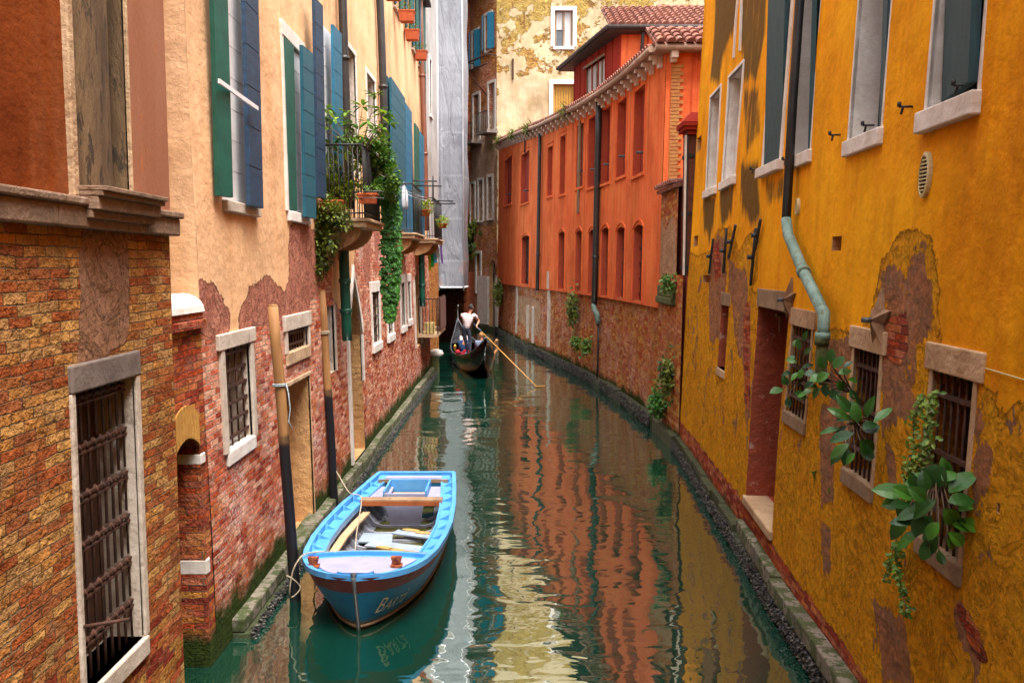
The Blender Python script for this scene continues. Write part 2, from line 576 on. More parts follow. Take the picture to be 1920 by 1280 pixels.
        if c is not None:
            v = g.m2('ADD', g.attr('m1'), g.m2('MULTIPLY', g.m2('SUBTRACT', g.noise(uv, jf, 10, .70), .5), jag * 5))
            tm = g.ss(v, -.004, .005)
            c = g.mix(g.m2('MULTIPLY', g.ss(v, -.03, -.003), g.m2('SUBTRACT', 1.0, tm)), c, g.mix(1.0, c, (.55, .5, .48), 'MULTIPLY'))  # crack and edge shadow painted as a darker line beside the plaster
            c = g.mix(tm, c, tc)
            h = g.mixf(tm, h, g.m2('ADD', ht, .045))
        else: c, h = tc, ht
    if stain:
        sn = g.noise(g.sc(uv, 5.0, .9), 1.0, 7, .68, .4)
        sv = g.m2('ADD', g.attr('st'), g.m2('MULTIPLY', g.m2('SUBTRACT', sn, .5), 1.3))
        c = g.mix(g.m2('MULTIPLY', g.ss(sv, .30, .75), stain[1]), c, stain[0])
    if rain:
        rn = g.noise(g.sc(uv, 5.5, .16), 1.0, 5, .6, .2)
        c = g.mix(g.m2('MULTIPLY', g.ss(rn, .50, .70), rain[1]), c, rain[0])
    if algae:
        an = g.noise(uv, 2.2, 6, .65)
        av = g.m2('SUBTRACT', z, g.m2('MULTIPLY', g.m2('SUBTRACT', an, .3), algae * 2.2))
        c = g.mix(g.m2('SUBTRACT', 1.0, g.ss(av, algae * .5, algae * 1.3)), c, g.mix(g.noise(uv, 9.0, 4), (.012, .022, .008), (.05, .075, .012)))
    return g.finish(c, g.mixf(fine, .75, 1.0), g.m2('MULTIPLY', h, 1.7), spec=.07)


def plainmat(name, c1, c2=None, rough=.6, scale=6.0, bump=.0, bscale=40.0, metallic=0.0, stretch=(1, 1, 1), spec=.4, spots=None, **kw):
    g = NT(name)
    p = g.sc(g.obj(), *stretch)
    n = g.noise(p, scale, 6, .65)
    c = g.mix(g.ss(n, .3, .7), c1, c2 or tuple(x * .7 for x in c1))
    if spots:
        c = g.mix(g.m2('MULTIPLY', g.ss(g.noise(p, scale * 2.3, 8, .72), spots[1], spots[1] + .04), spots[2] if len(spots) > 2 else .8), c, spots[0])
    h = g.m2('MULTIPLY', g.noise(p, bscale, 5, .65), bump) if bump else None
    return g.finish(c, rough, h, metallic, spec, **kw)


M = {}
RED = [(.46, .075, .025), (.56, .13, .045), (.33, .05, .025), (.62, .20, .075), (.42, .09, .05), (.52, .17, .09), (.26, .05, .03)]
ORG = [(.62, .27, .06), (.54, .19, .045), (.68, .35, .09), (.44, .14, .04), (.60, .31, .10), (.50, .13, .035)]
PINK = [(.70, .23, .13), (.62, .15, .08), (.76, .35, .22), (.52, .12, .06), (.68, .28, .18), (.80, .42, .28)]
M['near_wall'] = wallmat('near_plaster_over_brick', [tuple(x * .85 for x in c) for c in RED[:5] + ORG[:3] + [(.60,.34,.12)]], [(.50, .22, .06), (.42, .15, .045), (.56, .29, .09), (.34, .11, .04), (.48, .25, .09), (.38, .10, .03)], (.30, .19, .11), zsplit=1.5, relief=1.2, mid=((.40, .22, .15), (.34, .17, .09)), jag=.03, mid_relief=.4,
                         top=((.24, .055, .009), (.16, .032, .006)), streak=(.26, .10, .045), mottle=.6, top_relief=.8)
M['gate_wall'] = wallmat('gate_wall_brick', RED + ORG[:2], RED, (.24, .16, .12), relief=1.3)
M['peach_wall'] = wallmat('peach_plaster_over_brick', RED[:4] + PINK, PINK, (.66, .52, .44), zsplit=2.6, salt=.9, relief=1.25, mid=((.56, .24, .16), (.44, .16, .11)), mid_relief=.5, jag=.045,
                          top=((.83, .52, .30), (.78, .46, .25)), streak=(.74, .37, .15), mottle=.5, seed=2.0, algae=.34)
M['yellow_wall'] = wallmat('ochre_plaster_over_brick', RED, None, (.18, .12, .09), relief=1.3, mid=((.95, .46, .020), (.88, .35, .014)), mid2=((.36, .19, .115), (.50, .20, .085)), patch='attr', mid_relief=1.0, jag=.05,
                           top=((.90, .42, .010), (.84, .33, .008)), streak=(.66, .21, .010), stain=((.06, .045, .02), .88), mottle=.55, seed=4.0)
M['terracotta_wall'] = wallmat('terracotta_plaster', top=((.84, .21, .072), (.78, .155, .052)), streak=(.88, .31, .085), rain=((.44, .06, .028), .7), mottle=.5, algae=0, seed=6.0, top_relief=.5)
M['canal_brick'] = wallmat('worn_canal_brick', [(.62, .20, .08), (.50, .13, .055), (.66, .28, .12), (.40, .10, .05), (.56, .18, .09), (.70, .36, .18)], ORG + RED[:2], (.46, .32, .22), bw=.24, bh=.075, salt=.7, relief=1.4, mid=((.74, .48, .30), (.56, .30, .17)), jag=.05, seed=8.0, algae=.28)
M['tall_brick'] = wallmat('tall_house_brick', [(.66, .26, .14), (.58, .18, .10), (.70, .34, .2)] + PINK, ORG, (.44, .34, .26), salt=.6, relief=1.3, mid=((.68, .48, .34), (.52, .32, .22)), jag=.06, seed=10.0, algae=.4, stain=((.05, .035, .02), .4), rain=((.20, .09, .05), .3))
M['cream_wall'] = wallmat('flaking_cream_plaster', [(.50, .30, .09), (.42, .22, .06), (.56, .36, .12), (.34, .16, .05)], None, (.34, .24, .10), relief=1.3, mid=((.60, .44, .15), (.50, .32, .08)), mid2=((.26, .14, .05), (.36, .19, .07)), patch=.0,
                          jag=.3, jf=1.1, top=((.60, .50, .33), (.52, .40, .24)), streak=(.46, .30, .14), mottle=.5, seed=12.0, algae=0)
M['white_wall'] = wallmat('white_render', ORG, None, (.3, .2, .14), top=((.46, .44, .42), (.40, .38, .36)), streak=(.42, .37, .33), mottle=.3, seed=13.0, jag=.03)
M['stone'] = plainmat('istrian_stone', (.62, .54, .46), (.42, .34, .27), .85, 3.0, .010, 18.0, spots=((.16, .12, .09), .60, .6))
M['stone_warm'] = plainmat('warm_stone', (.52, .36, .22), (.36, .22, .12), .9, 3.0, .02, 12.0, spots=((.14, .09, .06), .60, .6))
M['stone_dark'] = plainmat('lead_grey_stone', (.20, .16, .14), (.12, .09, .08), .8, 4.0, .01, 12.0)
M['stone_white'] = plainmat('white_stone', (.74, .70, .66), (.58, .52, .46), .85, 4.0, .008, 16.0, spots=((.25, .2, .16), .64, .5))
M['tan_plaster'] = plainmat('tan_rough_plaster', (.58, .34, .15), (.44, .24, .10), .95, 3.0, .04, 9.0, spots=((.20, .12, .07), .63, .6))
M['red_plaster'] = plainmat('red_rough_plaster', (.34, .07, .03), (.26, .06, .035), .95, 2.5, .05, 9.0, spots=((.52, .38, .32), .60, .7))
M['sooty_column'] = plainmat('sooty_stucco', (.20, .125, .062), (.085, .05, .025), .9, 2.2, .012, 25.0, stretch=(2.2, 2.2, .6), spots=((.03, .022, .015), .54, .85))
M['pink_plaster'] = plainmat('pinkish_plaster', (.30, .11, .05), (.34, .14, .075), .9, 1.6, .006, 30.0, stretch=(2, 2, .5), spots=((.50, .14, .02), .60, .6))
M['rust_iron'] = plainmat('rusty_iron', (.085, .03, .016), (.03, .014, .01), .75, 14.0, .002, 60.0, metallic=.2)
M['black_iron'] = plainmat('black_iron', (.02, .02, .022), (.035, .03, .03), .55, 10.0, metallic=.3)
M['grey_iron'] = plainmat('grey_iron', (.10, .105, .11), (.06, .06, .06), .5, 10.0, metallic=.5)
M['teal_paint'] = plainmat('teal_shutter_paint', (.012, .115, .16), (.010, .075, .12), .55, 5.0, .003, 24.0, stretch=(4, 4, .6), spots=((.12, .2, .22), .66, .6))
M['blue_paint'] = plainmat('blue_shutter_paint', (.014, .16, .27), (.010, .10, .18), .55, 5.0, .003, 24.0, stretch=(4, 4, 1), spots=((.08, .22, .3), .6, .7))
M['navy_paint'] = plainmat('faded_navy_paint', (.018, .055, .115), (.012, .032, .065), .6, 6.0, .004, 24.0, stretch=(1, 1, 3), spots=((.14, .18, .24), .62, .5))
M['green_paint'] = plainmat('green_shutter_paint', (.008, .105, .075), (.006, .07, .055), .5, 4.0, .003, 24.0, spots=((.15, .16, .09), .72, .6))
M['old_green'] = plainmat('peeling_blue_green_paint', (.02, .07, .085), (.012, .04, .052), .65, 5.0, .004, 26.0, stretch=(5, 5, .7), spots=((.30, .15, .08), .69, .6))
M['white_paint'] = plainmat('white_painted_boards', (.78, .77, .80), (.66, .64, .67), .6, 3.0, .003, 30.0, spots=((.3, .26, .22), .68, .4))
M['brown_pipe'] = plainmat('brown_pipe', (.20, .07, .035), (.15, .05, .03), .4, 4.0)
M['dark_pipe'] = plainmat('dark_metal_pipe', (.05, .045, .042), (.03, .028, .03), .45, 4.0, metallic=.3)
M['copper_pipe'] = plainmat('verdigris_pipe', (.20, .31, .28), (.10, .18, .15), .6, 7.0, .004, 30.0, spots=((.10, .09, .03), .55, .8))
M['green_pipe'] = plainmat('dark_green_pipe', (.01, .10, .055), (.008, .06, .05), .4, 3.0)
M['wood_old'] = plainmat('old_grey_wood', (.30, .20, .12), (.18, .11, .06), .85, 3.0, .01, 14.0, stretch=(1, 1, 1), spots=((.07, .04, .03), .6, .7))
M['wood_pole'] = None
M['dark'] = plainmat('dark_interior', (.012, .009, .008), (.02, .014, .01), .9)
M['warm_dark'] = plainmat('dusty_dark_glass', (.10, .035, .02), (.05, .02, .012), .5)
M['curtain'] = plainmat('white_net_curtain', (.55, .53, .52), (.42, .40, .40), .9, 3.0, .01, 8.0, stretch=(5, 5, .3))
M['glass'] = plainmat('window_glass', (.03, .04, .05), (.06, .07, .08), .08, spec=.8)
M['terra_pot'] = plainmat('terracotta_pot', (.48, .10, .03), (.36, .07, .02), .8, 5.0)
M['roof_tile'] = plainmat('roof_tile', (.26, .095, .06), (.14, .05, .036), .85, 1.9, .01, 20.0, spots=((.55, .32, .2), .58, .7))
M['eave_dark'] = plainmat('dark_eave', (.045, .03, .028), (.03, .022, .02), .7)
M['gutter'] = plainmat('weathered_gutter', (.42, .28, .2), (.28, .17, .12), .6, 5.0)
M['rope'] = plainmat('rope_fibre', (.42, .36, .27), (.30, .24, .17), .95, 30.0, .002, 150.0)
M['rope_blue'] = plainmat('pale_blue_rope', (.35, .42, .45), (.25, .30, .32), .95, 30.0)
M['sooty_ledge'] = plainmat('sooty_ledge_stone', (.26, .16, .10), (.14, .085, .055), .9, 3.0, .02, 14.0, spots=((.36, .27, .20), .60, .6))
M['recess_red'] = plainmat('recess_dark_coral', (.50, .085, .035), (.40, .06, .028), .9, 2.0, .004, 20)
M['moss'] = plainmat('mossy_stone', (.10, .11, .03), (.05, .06, .018), .95, 5.0, .02, 20.0, spots=((.30, .25, .18), .6, .7))


def pole_mat():
    g = NT('mooring_pole_wood')
    p = g.obj()
    z = g.nd('ShaderNodeSeparateXYZ', {0: p}).outputs[2]
    n = g.noise(g.sc(p, 14, 14, 1.2), 1.0, 6, .6)
    c = g.mix(g.ss(n, .3, .7), (.34, .17, .06), (.22, .10, .035))
    f = g.ss(g.m2('ADD', z, g.m2('MULTIPLY', g.noise(p, 5.0, 4), .5)), 2.0, 2.2)
    c = g.mix(f, (.010, .010, .013), c)
    return g.finish(c, g.mixf(f, .35, .7), g.m2('MULTIPLY', n, .01))


M['wood_pole'] = pole_mat()


def leafmat(name, c1, c2, rough=.45, trans=.25):
    g = NT(name)
    oi = g.nd('ShaderNodeNewGeometry').outputs['Random Per Island']
    n = g.noise(g.obj(), 3.0, 3)
    c = g.mix(g.ss(g.m2('ADD', g.m2('MULTIPLY', oi, .7), g.m2('MULTIPLY', n, .5)), .25, .85), c1, c2)
    p = g.nd('ShaderNodeBsdfPrincipled', {'Base Color': c, 'Roughness': rough, 'Specular IOR Level': .4})
    t = g.nd('ShaderNodeBsdfTranslucent', {'Color': c})
    ms = g.nd('ShaderNodeMixShader', {0: trans}); g.t.links.new(p.outputs[0], ms.inputs[1]); g.t.links.new(t.outputs[0], ms.inputs[2])
    g.t.links.new(ms.outputs[0], g.out.inputs[0])
    return g.m


M['leaf'] = leafmat('leaf_mid_green', (.025, .10, .010), (.13, .24, .02))
M['leaf_ivy'] = leafmat('ivy_green', (.015, .09, .008), (.06, .22, .02))
M['leaf_yellow'] = leafmat('yellow_green_leaves', (.09, .20, .012), (.34, .40, .03))
M['leaf_light'] = leafmat('light_ivy_leaves', (.05, .13, .012), (.20, .30, .03))
M['leaf_big'] = leafmat('glossy_broad_leaf', (.006, .045, .006), (.05, .17, .015), .42, .10)
M['leaf_dark'] = leafmat('dark_weed', (.03, .07, .008), (.16, .19, .02))
M['flower_pink'] = leafmat('pink_petals', (.60, .12, .12), (.75, .32, .28))
M['twig'] = plainmat('twig_bark', (.13, .08, .045), (.08, .05, .03), .9)


def water_mat():
    g = NT('canal_water')
    p = g.nd('ShaderNodeNewGeometry').outputs['Position']
    n1 = g.noise(g.sc(p, .50, .85), 1.0, 1, .4, .5)
    n2 = g.noise(g.sc(p, 1.9, 3.6), 1.0, 1, .45, .7)
    n3 = g.noise(g.sc(p, 7.0, 10.0), 1.0, 2, .5)
    y = g.nd('ShaderNodeSeparateXYZ', {0: p}).outputs[1]
    h = g.m2('ADD', g.m2('MULTIPLY', n1, .030), g.m2('ADD', g.m2('MULTIPLY', n2, .0058), g.m2('MULTIPLY', n3, .0005)))
    b = g.nd('ShaderNodeBump', {'Height': h, 'Distance': 1.0, 'Strength': 1.0})
    d = g.nd('ShaderNodeBsdfDiffuse', {'Color': (.003, .036, .023), 'Normal': b.outputs[0]})
    gl = g.nd('ShaderNodeBsdfGlossy', {'Color': (.93, .97, .90), 'Roughness': .015, 'Normal': b.outputs[0]})
    fr = g.nd('ShaderNodeFresnel', {'IOR': 3.4, 'Normal': b.outputs[0]})
    ms = g.nd('ShaderNodeMixShader', {0: g.m2('MULTIPLY', fr.outputs[0], 1.6, clamp=True)})
    g.t.links.new(d.outputs[0], ms.inputs[1]); g.t.links.new(gl.outputs[0], ms.inputs[2])
    g.t.links.new(ms.outputs[0], g.out.inputs[0])
    return g.m


M['water'] = water_mat()
# ------------------------------------------------------------------ setting: water
mb = MB()
mb.add([(-45, -12, 0), (45, -12, 0), (45, 75, 0), (-45, 75, 0)], [(0, 1, 2, 3)])
tag(mb.build('canal_water', M['water']), kind='structure')
mb = MB()
mb.add([(-45, -12, -2.0), (45, -12, -2.0), (45, 75, -2.0), (-45, 75, -2.0)], [(0, 1, 2, 3)])
tag(mb.build('canal_bed_ground', M['moss']), kind='structure')

random.seed(5)
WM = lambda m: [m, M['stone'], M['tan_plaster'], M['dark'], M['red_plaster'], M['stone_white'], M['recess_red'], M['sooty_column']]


class Surf:
    """free surface for wall(): w(u,z,d)"""
    def __init__(s, L, fn): s.U, s.len, s.fn = [0.0, L], L, fn
    def w(s, u, z, d=0.0): return s.fn(u, z, d)


# ------------------------------------------------------------------ window helper
def window(bld, F, h, pane='glass', frame=None, fw=.10, fd=.03, sill=None, sh=.10, sd=.08, so=.08, bars=0, rails=0, bar_r=.011, bar_mat='rust_iron',
           lintel=None, lh=.16, lo=.1, mull=None, label=None, jambs=True, bar_d=-.05, name='window', top=True):
    u0, u1, z0, z1, dp = h['u0'], h['u1'], h['z0'], h['z1'], h['dp']
    mb = MB()
    F.box(mb, u0 - .03, u1 + .03, z0 - .03, z1 + .03, -dp - .05, -dp + .002)
    w_ = mb.build(name, M[pane], bld)
    if label: w_['label'] = label
    if frame:
        mb = MB()
        hh = h.get('rise', 0) if h.get('arch') else 0
        if jambs and lintel and not h.get('arch'):
            for (a_, b_) in ((u0 - fw, u0), (u1, u1 + fw)):
                m1_ = MB(); F.box(m1_, a_, b_, z0, z1, -.03, fd); m1_.build('jamb', M[frame], w_, bevel=.006)
        elif jambs:
            F.box(mb, u0 - fw, u0, z0, z1 - hh, -.03, fd); F.box(mb, u1, u1 + fw, z0, z1 - hh, -.03, fd)
        if h.get('arch'):
            a = arch_pts(h, 12)
            cu, cz = (u0 + u1) / 2, z1 - hh
            for (ua, za), (ub, zb) in zip(a, a[1:]):
                def out(u, z):
                    v = Vector((u - cu, z - cz)); v = v.normalized() * (v.length + fw); return cu + v.x, cz + v.y
                oa, ob = out(ua, za), out(ub, zb)
                c = [F.w(ua, za, -.03), F.w(ub, zb, -.03), F.w(ub, zb, fd), F.w(ua, za, fd), F.w(oa[0], oa[1], -.03), F.w(ob[0], ob[1], -.03), F.w(ob[0], ob[1], fd), F.w(oa[0], oa[1], fd)]
                mb.hexa(c)
        elif top and not lintel: F.box(mb, u0 - fw, u1 + fw, z1, z1 + fw, -.03, fd + .002)
        if mb.v: mb.build('frame', M[frame], w_, bevel=.006)
    if lintel:
        mb = MB(); F.box(mb, u0 - lo, u1 + lo, z1, z1 + lh, -.04, fd + .012); mb.build('lintel', M[lintel], w_, bevel=.01)
    if sill:
        mb = MB(); F.box(mb, u0 - so, u1 + so, z0 - sh, z0 + .006, -dp + .01, sd); mb.build('sill', M[sill], w_, bevel=.012)
    if bars:
        mb = MB()
        for k in range(bars):
            u = u0 + (u1 - u0) * (k + .5) / bars
            mb.tube([F.w(u, z0, bar_d), F.w(u, z1, bar_d)], bar_r, 6)
        for k in range(rails):
            z = z0 + (z1 - z0) * (k + .6) / rails
            F.box(mb, u0 - .005, u1 + .005, z - .016, z + .016, bar_d - .012, bar_d + .016)
        mb.build('grille', M[bar_mat], w_)
    if mull:
        mb = MB()
        nv, nh = mull
        F.box(mb, u0, u0 + .045, z0, z1, -dp + .004, -dp + .05); F.box(mb, u1 - .045, u1, z0, z1, -dp + .004, -dp + .05)
        F.box(mb, u0 + .045, u1 - .045, z1 - .045, z1, -dp + .004, -dp + .05); F.box(mb, u0 + .045, u1 - .045, z0, z0 + .05, -dp + .004, -dp + .05)
        for k in range(1, nv + 1):
            u = u0 + (u1 - u0) * k / (nv + 1); F.box(mb, u - .02, u + .02, z0 + .05, z1 - .045, -dp + .004, -dp + .045)
        for k in range(1, nh + 1):
            z = z0 + (z1 - z0) * k / (nh + 1); F.box(mb, u0 + .045, u1 - .045, z - .013, z + .013, -dp + .004, -dp + .035)
        mb.build('sash', M['wood_old'], w_)
    return w_


def leafboard(parent, F, ua, ub, z0, z1, d0, d1, th, mat, boards=8, name='shutter', edge_mat=None):
    """a shutter leaf standing from (ua,d0) to (ub,d1), horizontal boards and two straps"""
    mb = MB()
    A0, B0 = F.w(ua, z0, d0), F.w(ub, z0, d1)
    t = (B0 - A0); t.z = 0; L = t.length; t.normalize()
    n = Vector((t.y, -t.x, 0))
    if n.dot(Vector((-A0.x, -A0.y, 0))) < 0: n = -n                # n looks roughly to the camera side
    A = F.w(ua, z0, d0)

    def P(a, z, k): return Vector((A.x, A.y, 0)) + t * a + n * k + Vector((0, 0, z))
    def bx(a0, a1, za, zb, k0, k1, mi=0):
        mb.hexa([P(a0, za, k0), P(a1, za, k0), P(a1, za, k1), P(a0, za, k1), P(a0, zb, k0), P(a1, zb, k0), P(a1, zb, k1), P(a0, zb, k1)], mi)
    H = z1 - z0
    bx(0.002, L - .002, z0 + .002, z1 - .002, -th / 2 + .004, th / 2 - .006)
    hb = H / boards
    for k in range(boards):
        bx(.0, L, z0 + k * hb + .006, z0 + (k + 1) * hb - .006, -th / 2, th / 2)
    mb.build(name, [M[mat]], parent)


def pipe(bld, F, pts, r, mat, collars=(), name='drainpipe', off=None):
    mb = MB()
    mb.tube(pts, r, 12)
    o = mb.build(name, M[mat], bld)
    if collars:
        for p, q in collars:
            p, q = Vector(p), Vector(q)
            dr = (q - p).normalized() * .035
            mb = MB(); mb.tube([p - dr, p + dr], r * 1.22, 12)
            mb.build('collar', M[mat], o)
    return o


def body(bld, pts, z0, z1, mat='stone_dark', name='rear_block'):
    """closed volume behind a facade so that the building has real depth"""
    mb = MB()
    n = len(pts)
    v = [(x, y, z0) for x, y in pts] + [(x, y, z1) for x, y in pts]
    mb.add(v, [tuple(range(n))[::-1], tuple(range(n, 2 * n))] + [(i, (i + 1) % n, n + (i + 1) % n, n + i) for i in range(n)])
    return mb.build(name, M[mat], bld)


big = lambda P: np.full(len(P), 1.0)
neg = lambda P: np.full(len(P), -1.0)

# ================================================================== LEFT: near building with the stucco column
FN = Facade([(-2.6, -6.0), (-2.6, 6.72)], 1, 0.0, .012, 1.0)
B = near_house = thing('corner_house', 'near brick house with dark orange stucco, stone ledge and tall barred gate', 'house', (-2.6, 4, 0))
hg = dict(u0=FN.u(147, 1000), u1=FN.u(262, 1000), z0=FN.uz(200, 1262)[1], z1=FN.uz(190, 722)[1], dp=.26, mi=1)
ZL = FN.uz(200, 400)[1]                                   # underside of the ledge
z_led0, z_led1 = 4.02, 4.20
uc0, uc1 = FN.u(133, 200), FN.u(238, 200)
hc = dict(u0=uc0, u1=uc1, z0=z_led1, z1=12.4, dp=.34, mi=7)
wall('wall', FN, 0, FN.len, -.6, 12.4, [hg, hc], (.09, .09), WM(M['near_wall']), B,
     {'m1': lambda P: P[:, 1] - 4.1, 'm2': lambda P: sdf(P, [FN.uz(*q) for q in ((150, 425), (238, 428), (245, 560), (240, 640), (180, 680), (140, 700), (150, 560))])})
mb = MB()                                                  # engaged column in its slot
cu = (uc0 + uc1) / 2; R = (uc1 - uc0) / 2
for k in range(18):
    a0, a1 = math.pi * k / 18, math.pi * (k + 1) / 18
    q = [(cu - R * math.cos(a0), -.17 + .16 * math.sin(a0)), (cu - R * math.cos(a1), -.17 + .16 * math.sin(a1))]
    for j in range(20):
        za, zb = 4.28 + j * .41, 4.28 + (j + 1) * .41
        mb.add([FN.w(q[0][0], za, q[0][1]), FN.w(q[1][0], za, q[1][1]), FN.w(q[1][0], zb, q[1][1]), FN.w(q[0][0], zb, q[0][1])], [(0, 1, 2, 3)], smooth=True)
tag(mb.build('column', M['sooty_column'], B), 'sooty half-round stucco column set between two plaster panels')
mb = MB(); FN.box(mb, uc0 - .07, uc0, z_led1 + .003, 12.3, -.02, .035); FN.box(mb, uc1, uc1 + .02, z_led1 + .003, 12.3, -.02, .025)
mb.build('stone_trim', M['stone_warm'], B, bevel=.01)
mb = MB(); FN.box(mb, uc1 + .02, FN.len - .002, z_led1 + .003, 12.35, .0, .018); tag(mb.build('pilaster', M['pink_plaster'], B), 'pinkish plaster strip at the house corner')
mb = MB()                                                  # stone ledge
FN.box(mb, 0, FN.len + .06, z_led0, z_led1 - .05, -.02, .07, nseg=14); FN.box(mb, 0, FN.len + .085, z_led1 - .05, z_led1, -.02, .095, nseg=14)
mb.build('stone_ledge', M['sooty_ledge'], B, bevel=.012)
mb = MB()                                                  # column base moulding
ub0, ub1 = FN.u(141, 400), FN.u(262, 400)
for (a, b_, o) in ((.0, .05, .11), (.05, .13, .15), (.13, .16, .18), (.16, .19, .20)):
    FN.box(mb, ub0 - o * .1, ub1 + o * .1, z_led1 - .12 + a, z_led1 - .12 + b_, .02, o)
tag(mb.build('column_base', M['sooty_ledge'], B, bevel=.006), 'stepped stone moulding under the column')
# gate with pointed hoop grille
mb = MB(); FN.box(mb, hg['u0'] - .03, hg['u1'] + .03, hg['z0'] - .3, hg['z1'] + .03, -.31, -.258)
gt = mb.build('gate', M['warm_dark'], B)
mb = MB()
FN.box(mb, hg['u0'] - .05, hg['u0'], hg['z0'], hg['z1'], -.02, .02)
FN.box(mb, hg['u1'], hg['u1'] + .07, hg['z0'], hg['z1'], -.02, .02)
mb.build('frame', M['stone'], gt, bevel=.01)
mb = MB(); FN.box(mb, hg['u0'] - .05, hg['u1'] + .07, hg['z1'], hg['z1'] + .17, -.03, .028); mb.build('lintel', M['stone_dark'], gt, bevel=.012)
mb = MB(); FN.box(mb, hg['u0'] - .02, hg['u1'] + .04, hg['z0'] - .14, hg['z0'], -.26, .03); mb.build('sill', M['stone'], gt, bevel=.012)
mb = MB()
n_b, rows = 8, 6
W_ = hg['u1'] - hg['u0'] - .04; H_ = hg['z1'] - hg['z0'] - .02
for r in range(rows):
    za, zb = hg['z0'] + H_ * r / rows, hg['z0'] + H_ * (r + 1) / rows
    for k in range(n_b):
        u = hg['u0'] + .02 + W_ * (k + .5) / n_b; w2 = W_ / n_b / 2
        for sx in (-1, 1):
            mb.tube([FN.w(u + sx * w2 * .9, za, -.07), FN.w(u + sx * w2 * .9, zb - .10, -.07), FN.w(u + sx * w2 * .45, zb - .04, -.07), FN.w(u, zb - .012, -.07)], .0085, 6)
        mb.tube([FN.w(u, zb - .02, -.07), FN.w(u, zb - .05, -.05)], .014, 6)
    for zz in (zb - .035, zb - .075):
        FN.box(mb, hg['u0'], hg['u1'], zz - .008, zz + .008, -.082, -.058)
mb.build('grille', M['rust_iron'], gt)
mb = MB(); p = FN.w(FN.u(150, 1175), FN.uz(150, 1175)[1], 0); q = at_depth(193, 1178, p.y + .1)
mb.tube([p, p + Vector((.25, .12, .0))], .012, 6); mb.build('iron_spike', M['rust_iron'], B)
body(B, [(-2.98, -6), (-2.98, 6.70), (-9, 6.70), (-9, -6)], -.6, 12.3, 'pink_plaster')
mb = MB(); mb.add([(-2.6, 6.72, -.6), (-2.98, 6.72, -.6), (-2.98, 6.72, 12.4), (-2.6, 6.72, 12.4)], [(0, 1, 2, 3)], 0, [(0, -.6), (.4, -.6), (.4, 12.4), (0, 12.4)])
mb.add([(-2.6, -6, 12.4), (-2.6, 6.72, 12.4), (-2.98, 6.72, 12.4), (-2.98, -6, 12.4)], [(0, 1, 2, 3)])
mb.build('corner_return', M['near_wall'], B, attrs={'m1': np.full(8, -1.), 'm2': np.full(8, -1.)})

# ================================================================== brick garden gate wall in the gap
FG = Facade([(-2.86, 6.725), (-2.86, 8.245)], 1, .02, .0)
B = gate_wall = thing('garden_wall', 'narrow brick wall with an arched water gate and pale stone cap, closing the gap between two houses', 'wall', (-2.86, 7.6, 0))
ha = dict(u0=7.42 - 6.725, u1=8.06 - 6.725, z0=-.6, z1=FG.uz(355, 820)[1], dp=.55, arch='seg', rise=.12, mi=0)
z_gw = 3.22
wall('wall', FG, 0, FG.len, -.6, z_gw, [ha], .08, WM(M['gate_wall']), B)
mb = MB()
a = arch_pts(dict(u0=ha['u0'], u1=ha['u1'], z1=ha['z1'], arch='seg', rise=.12), 9)
for (ua, za), (ub, zb) in zip(a, a[1:]):
    g_ = .006
    mb.hexa([FG.w(ua + g_, za, -.02), FG.w(ub - g_, zb, -.02), FG.w(ub - g_, zb, .012), FG.w(ua + g_, za, .012), FG.w(ua + g_, za + .30, -.02), FG.w(ub - g_, zb + .30, -.02), FG.w(ub - g_, zb + .30, .012), FG.w(ua + g_, za + .30, .012)])
tag(mb.build('brick_arch', plainmat('yellow_arch_brick', (.55, .30, .06), (.42, .20, .04), .9, 9.0, .01, 30.0), B, bevel=.004), 'arch of yellow bricks set on end')
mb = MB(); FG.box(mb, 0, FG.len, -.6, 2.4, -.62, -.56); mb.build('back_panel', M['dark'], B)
mb = MB()
for (zz, hh, wd) in ((.9, .14, .10), (1.95, .10, .12)):
    FG.box(mb, ha['u1'] - .004, ha['u1'] + wd, zz, zz + hh, -.30, .010)
mb.build('stone_block', M['stone_white'], B, bevel=.01)
mb = MB()
FG.box(mb, 0, FG.len - .003, z_gw, z_gw + .08, -.3, .06); FG.box(mb, 0, FG.len - .003, z_gw + .08, z_gw + .15, -.3, .03); mb.build('brick_course', M['gate_wall'], B, bevel=.008)
mb = MB()
for k in range(10):                                       # half-round cap
    a0, a1 = math.pi * k / 10, math.pi * (k + 1) / 10
    pa = (-.15 - .20 * math.cos(a0), .17 * math.sin(a0)); pb = (-.15 - .20 * math.cos(a1), .17 * math.sin(a1))
    zt = z_gw + .15
    mb.add([FG.w(.0, zt + pa[1], pa[0]), FG.w(FG.len - .003, zt + pa[1], pa[0]), FG.w(FG.len - .003, zt + pb[1], pb[0]), FG.w(.0, zt + pb[1], pb[0])], [(0, 1, 2, 3)], smooth=True)
mb.add([FG.w(FG.len - .003, z_gw + .15 + .17 * math.sin(math.pi * k / 10), -.15 - .2 * math.cos(math.pi * k / 10)) for k in range(11)], [tuple(range(11))])
mb.add([FG.w(0, z_gw + .15 + .17 * math.sin(math.pi * k / 10), -.15 - .2 * math.cos(math.pi * k / 10)) for k in range(11)], [tuple(range(11))])
mb.build('stone_cap', M['stone_white'], B)
mb = MB(); FG.box(mb, 0, FG.len - .003, 2.3, z_gw + .1, -.34, -.3); mb.build('rear_face', M['gate_wall'], B)

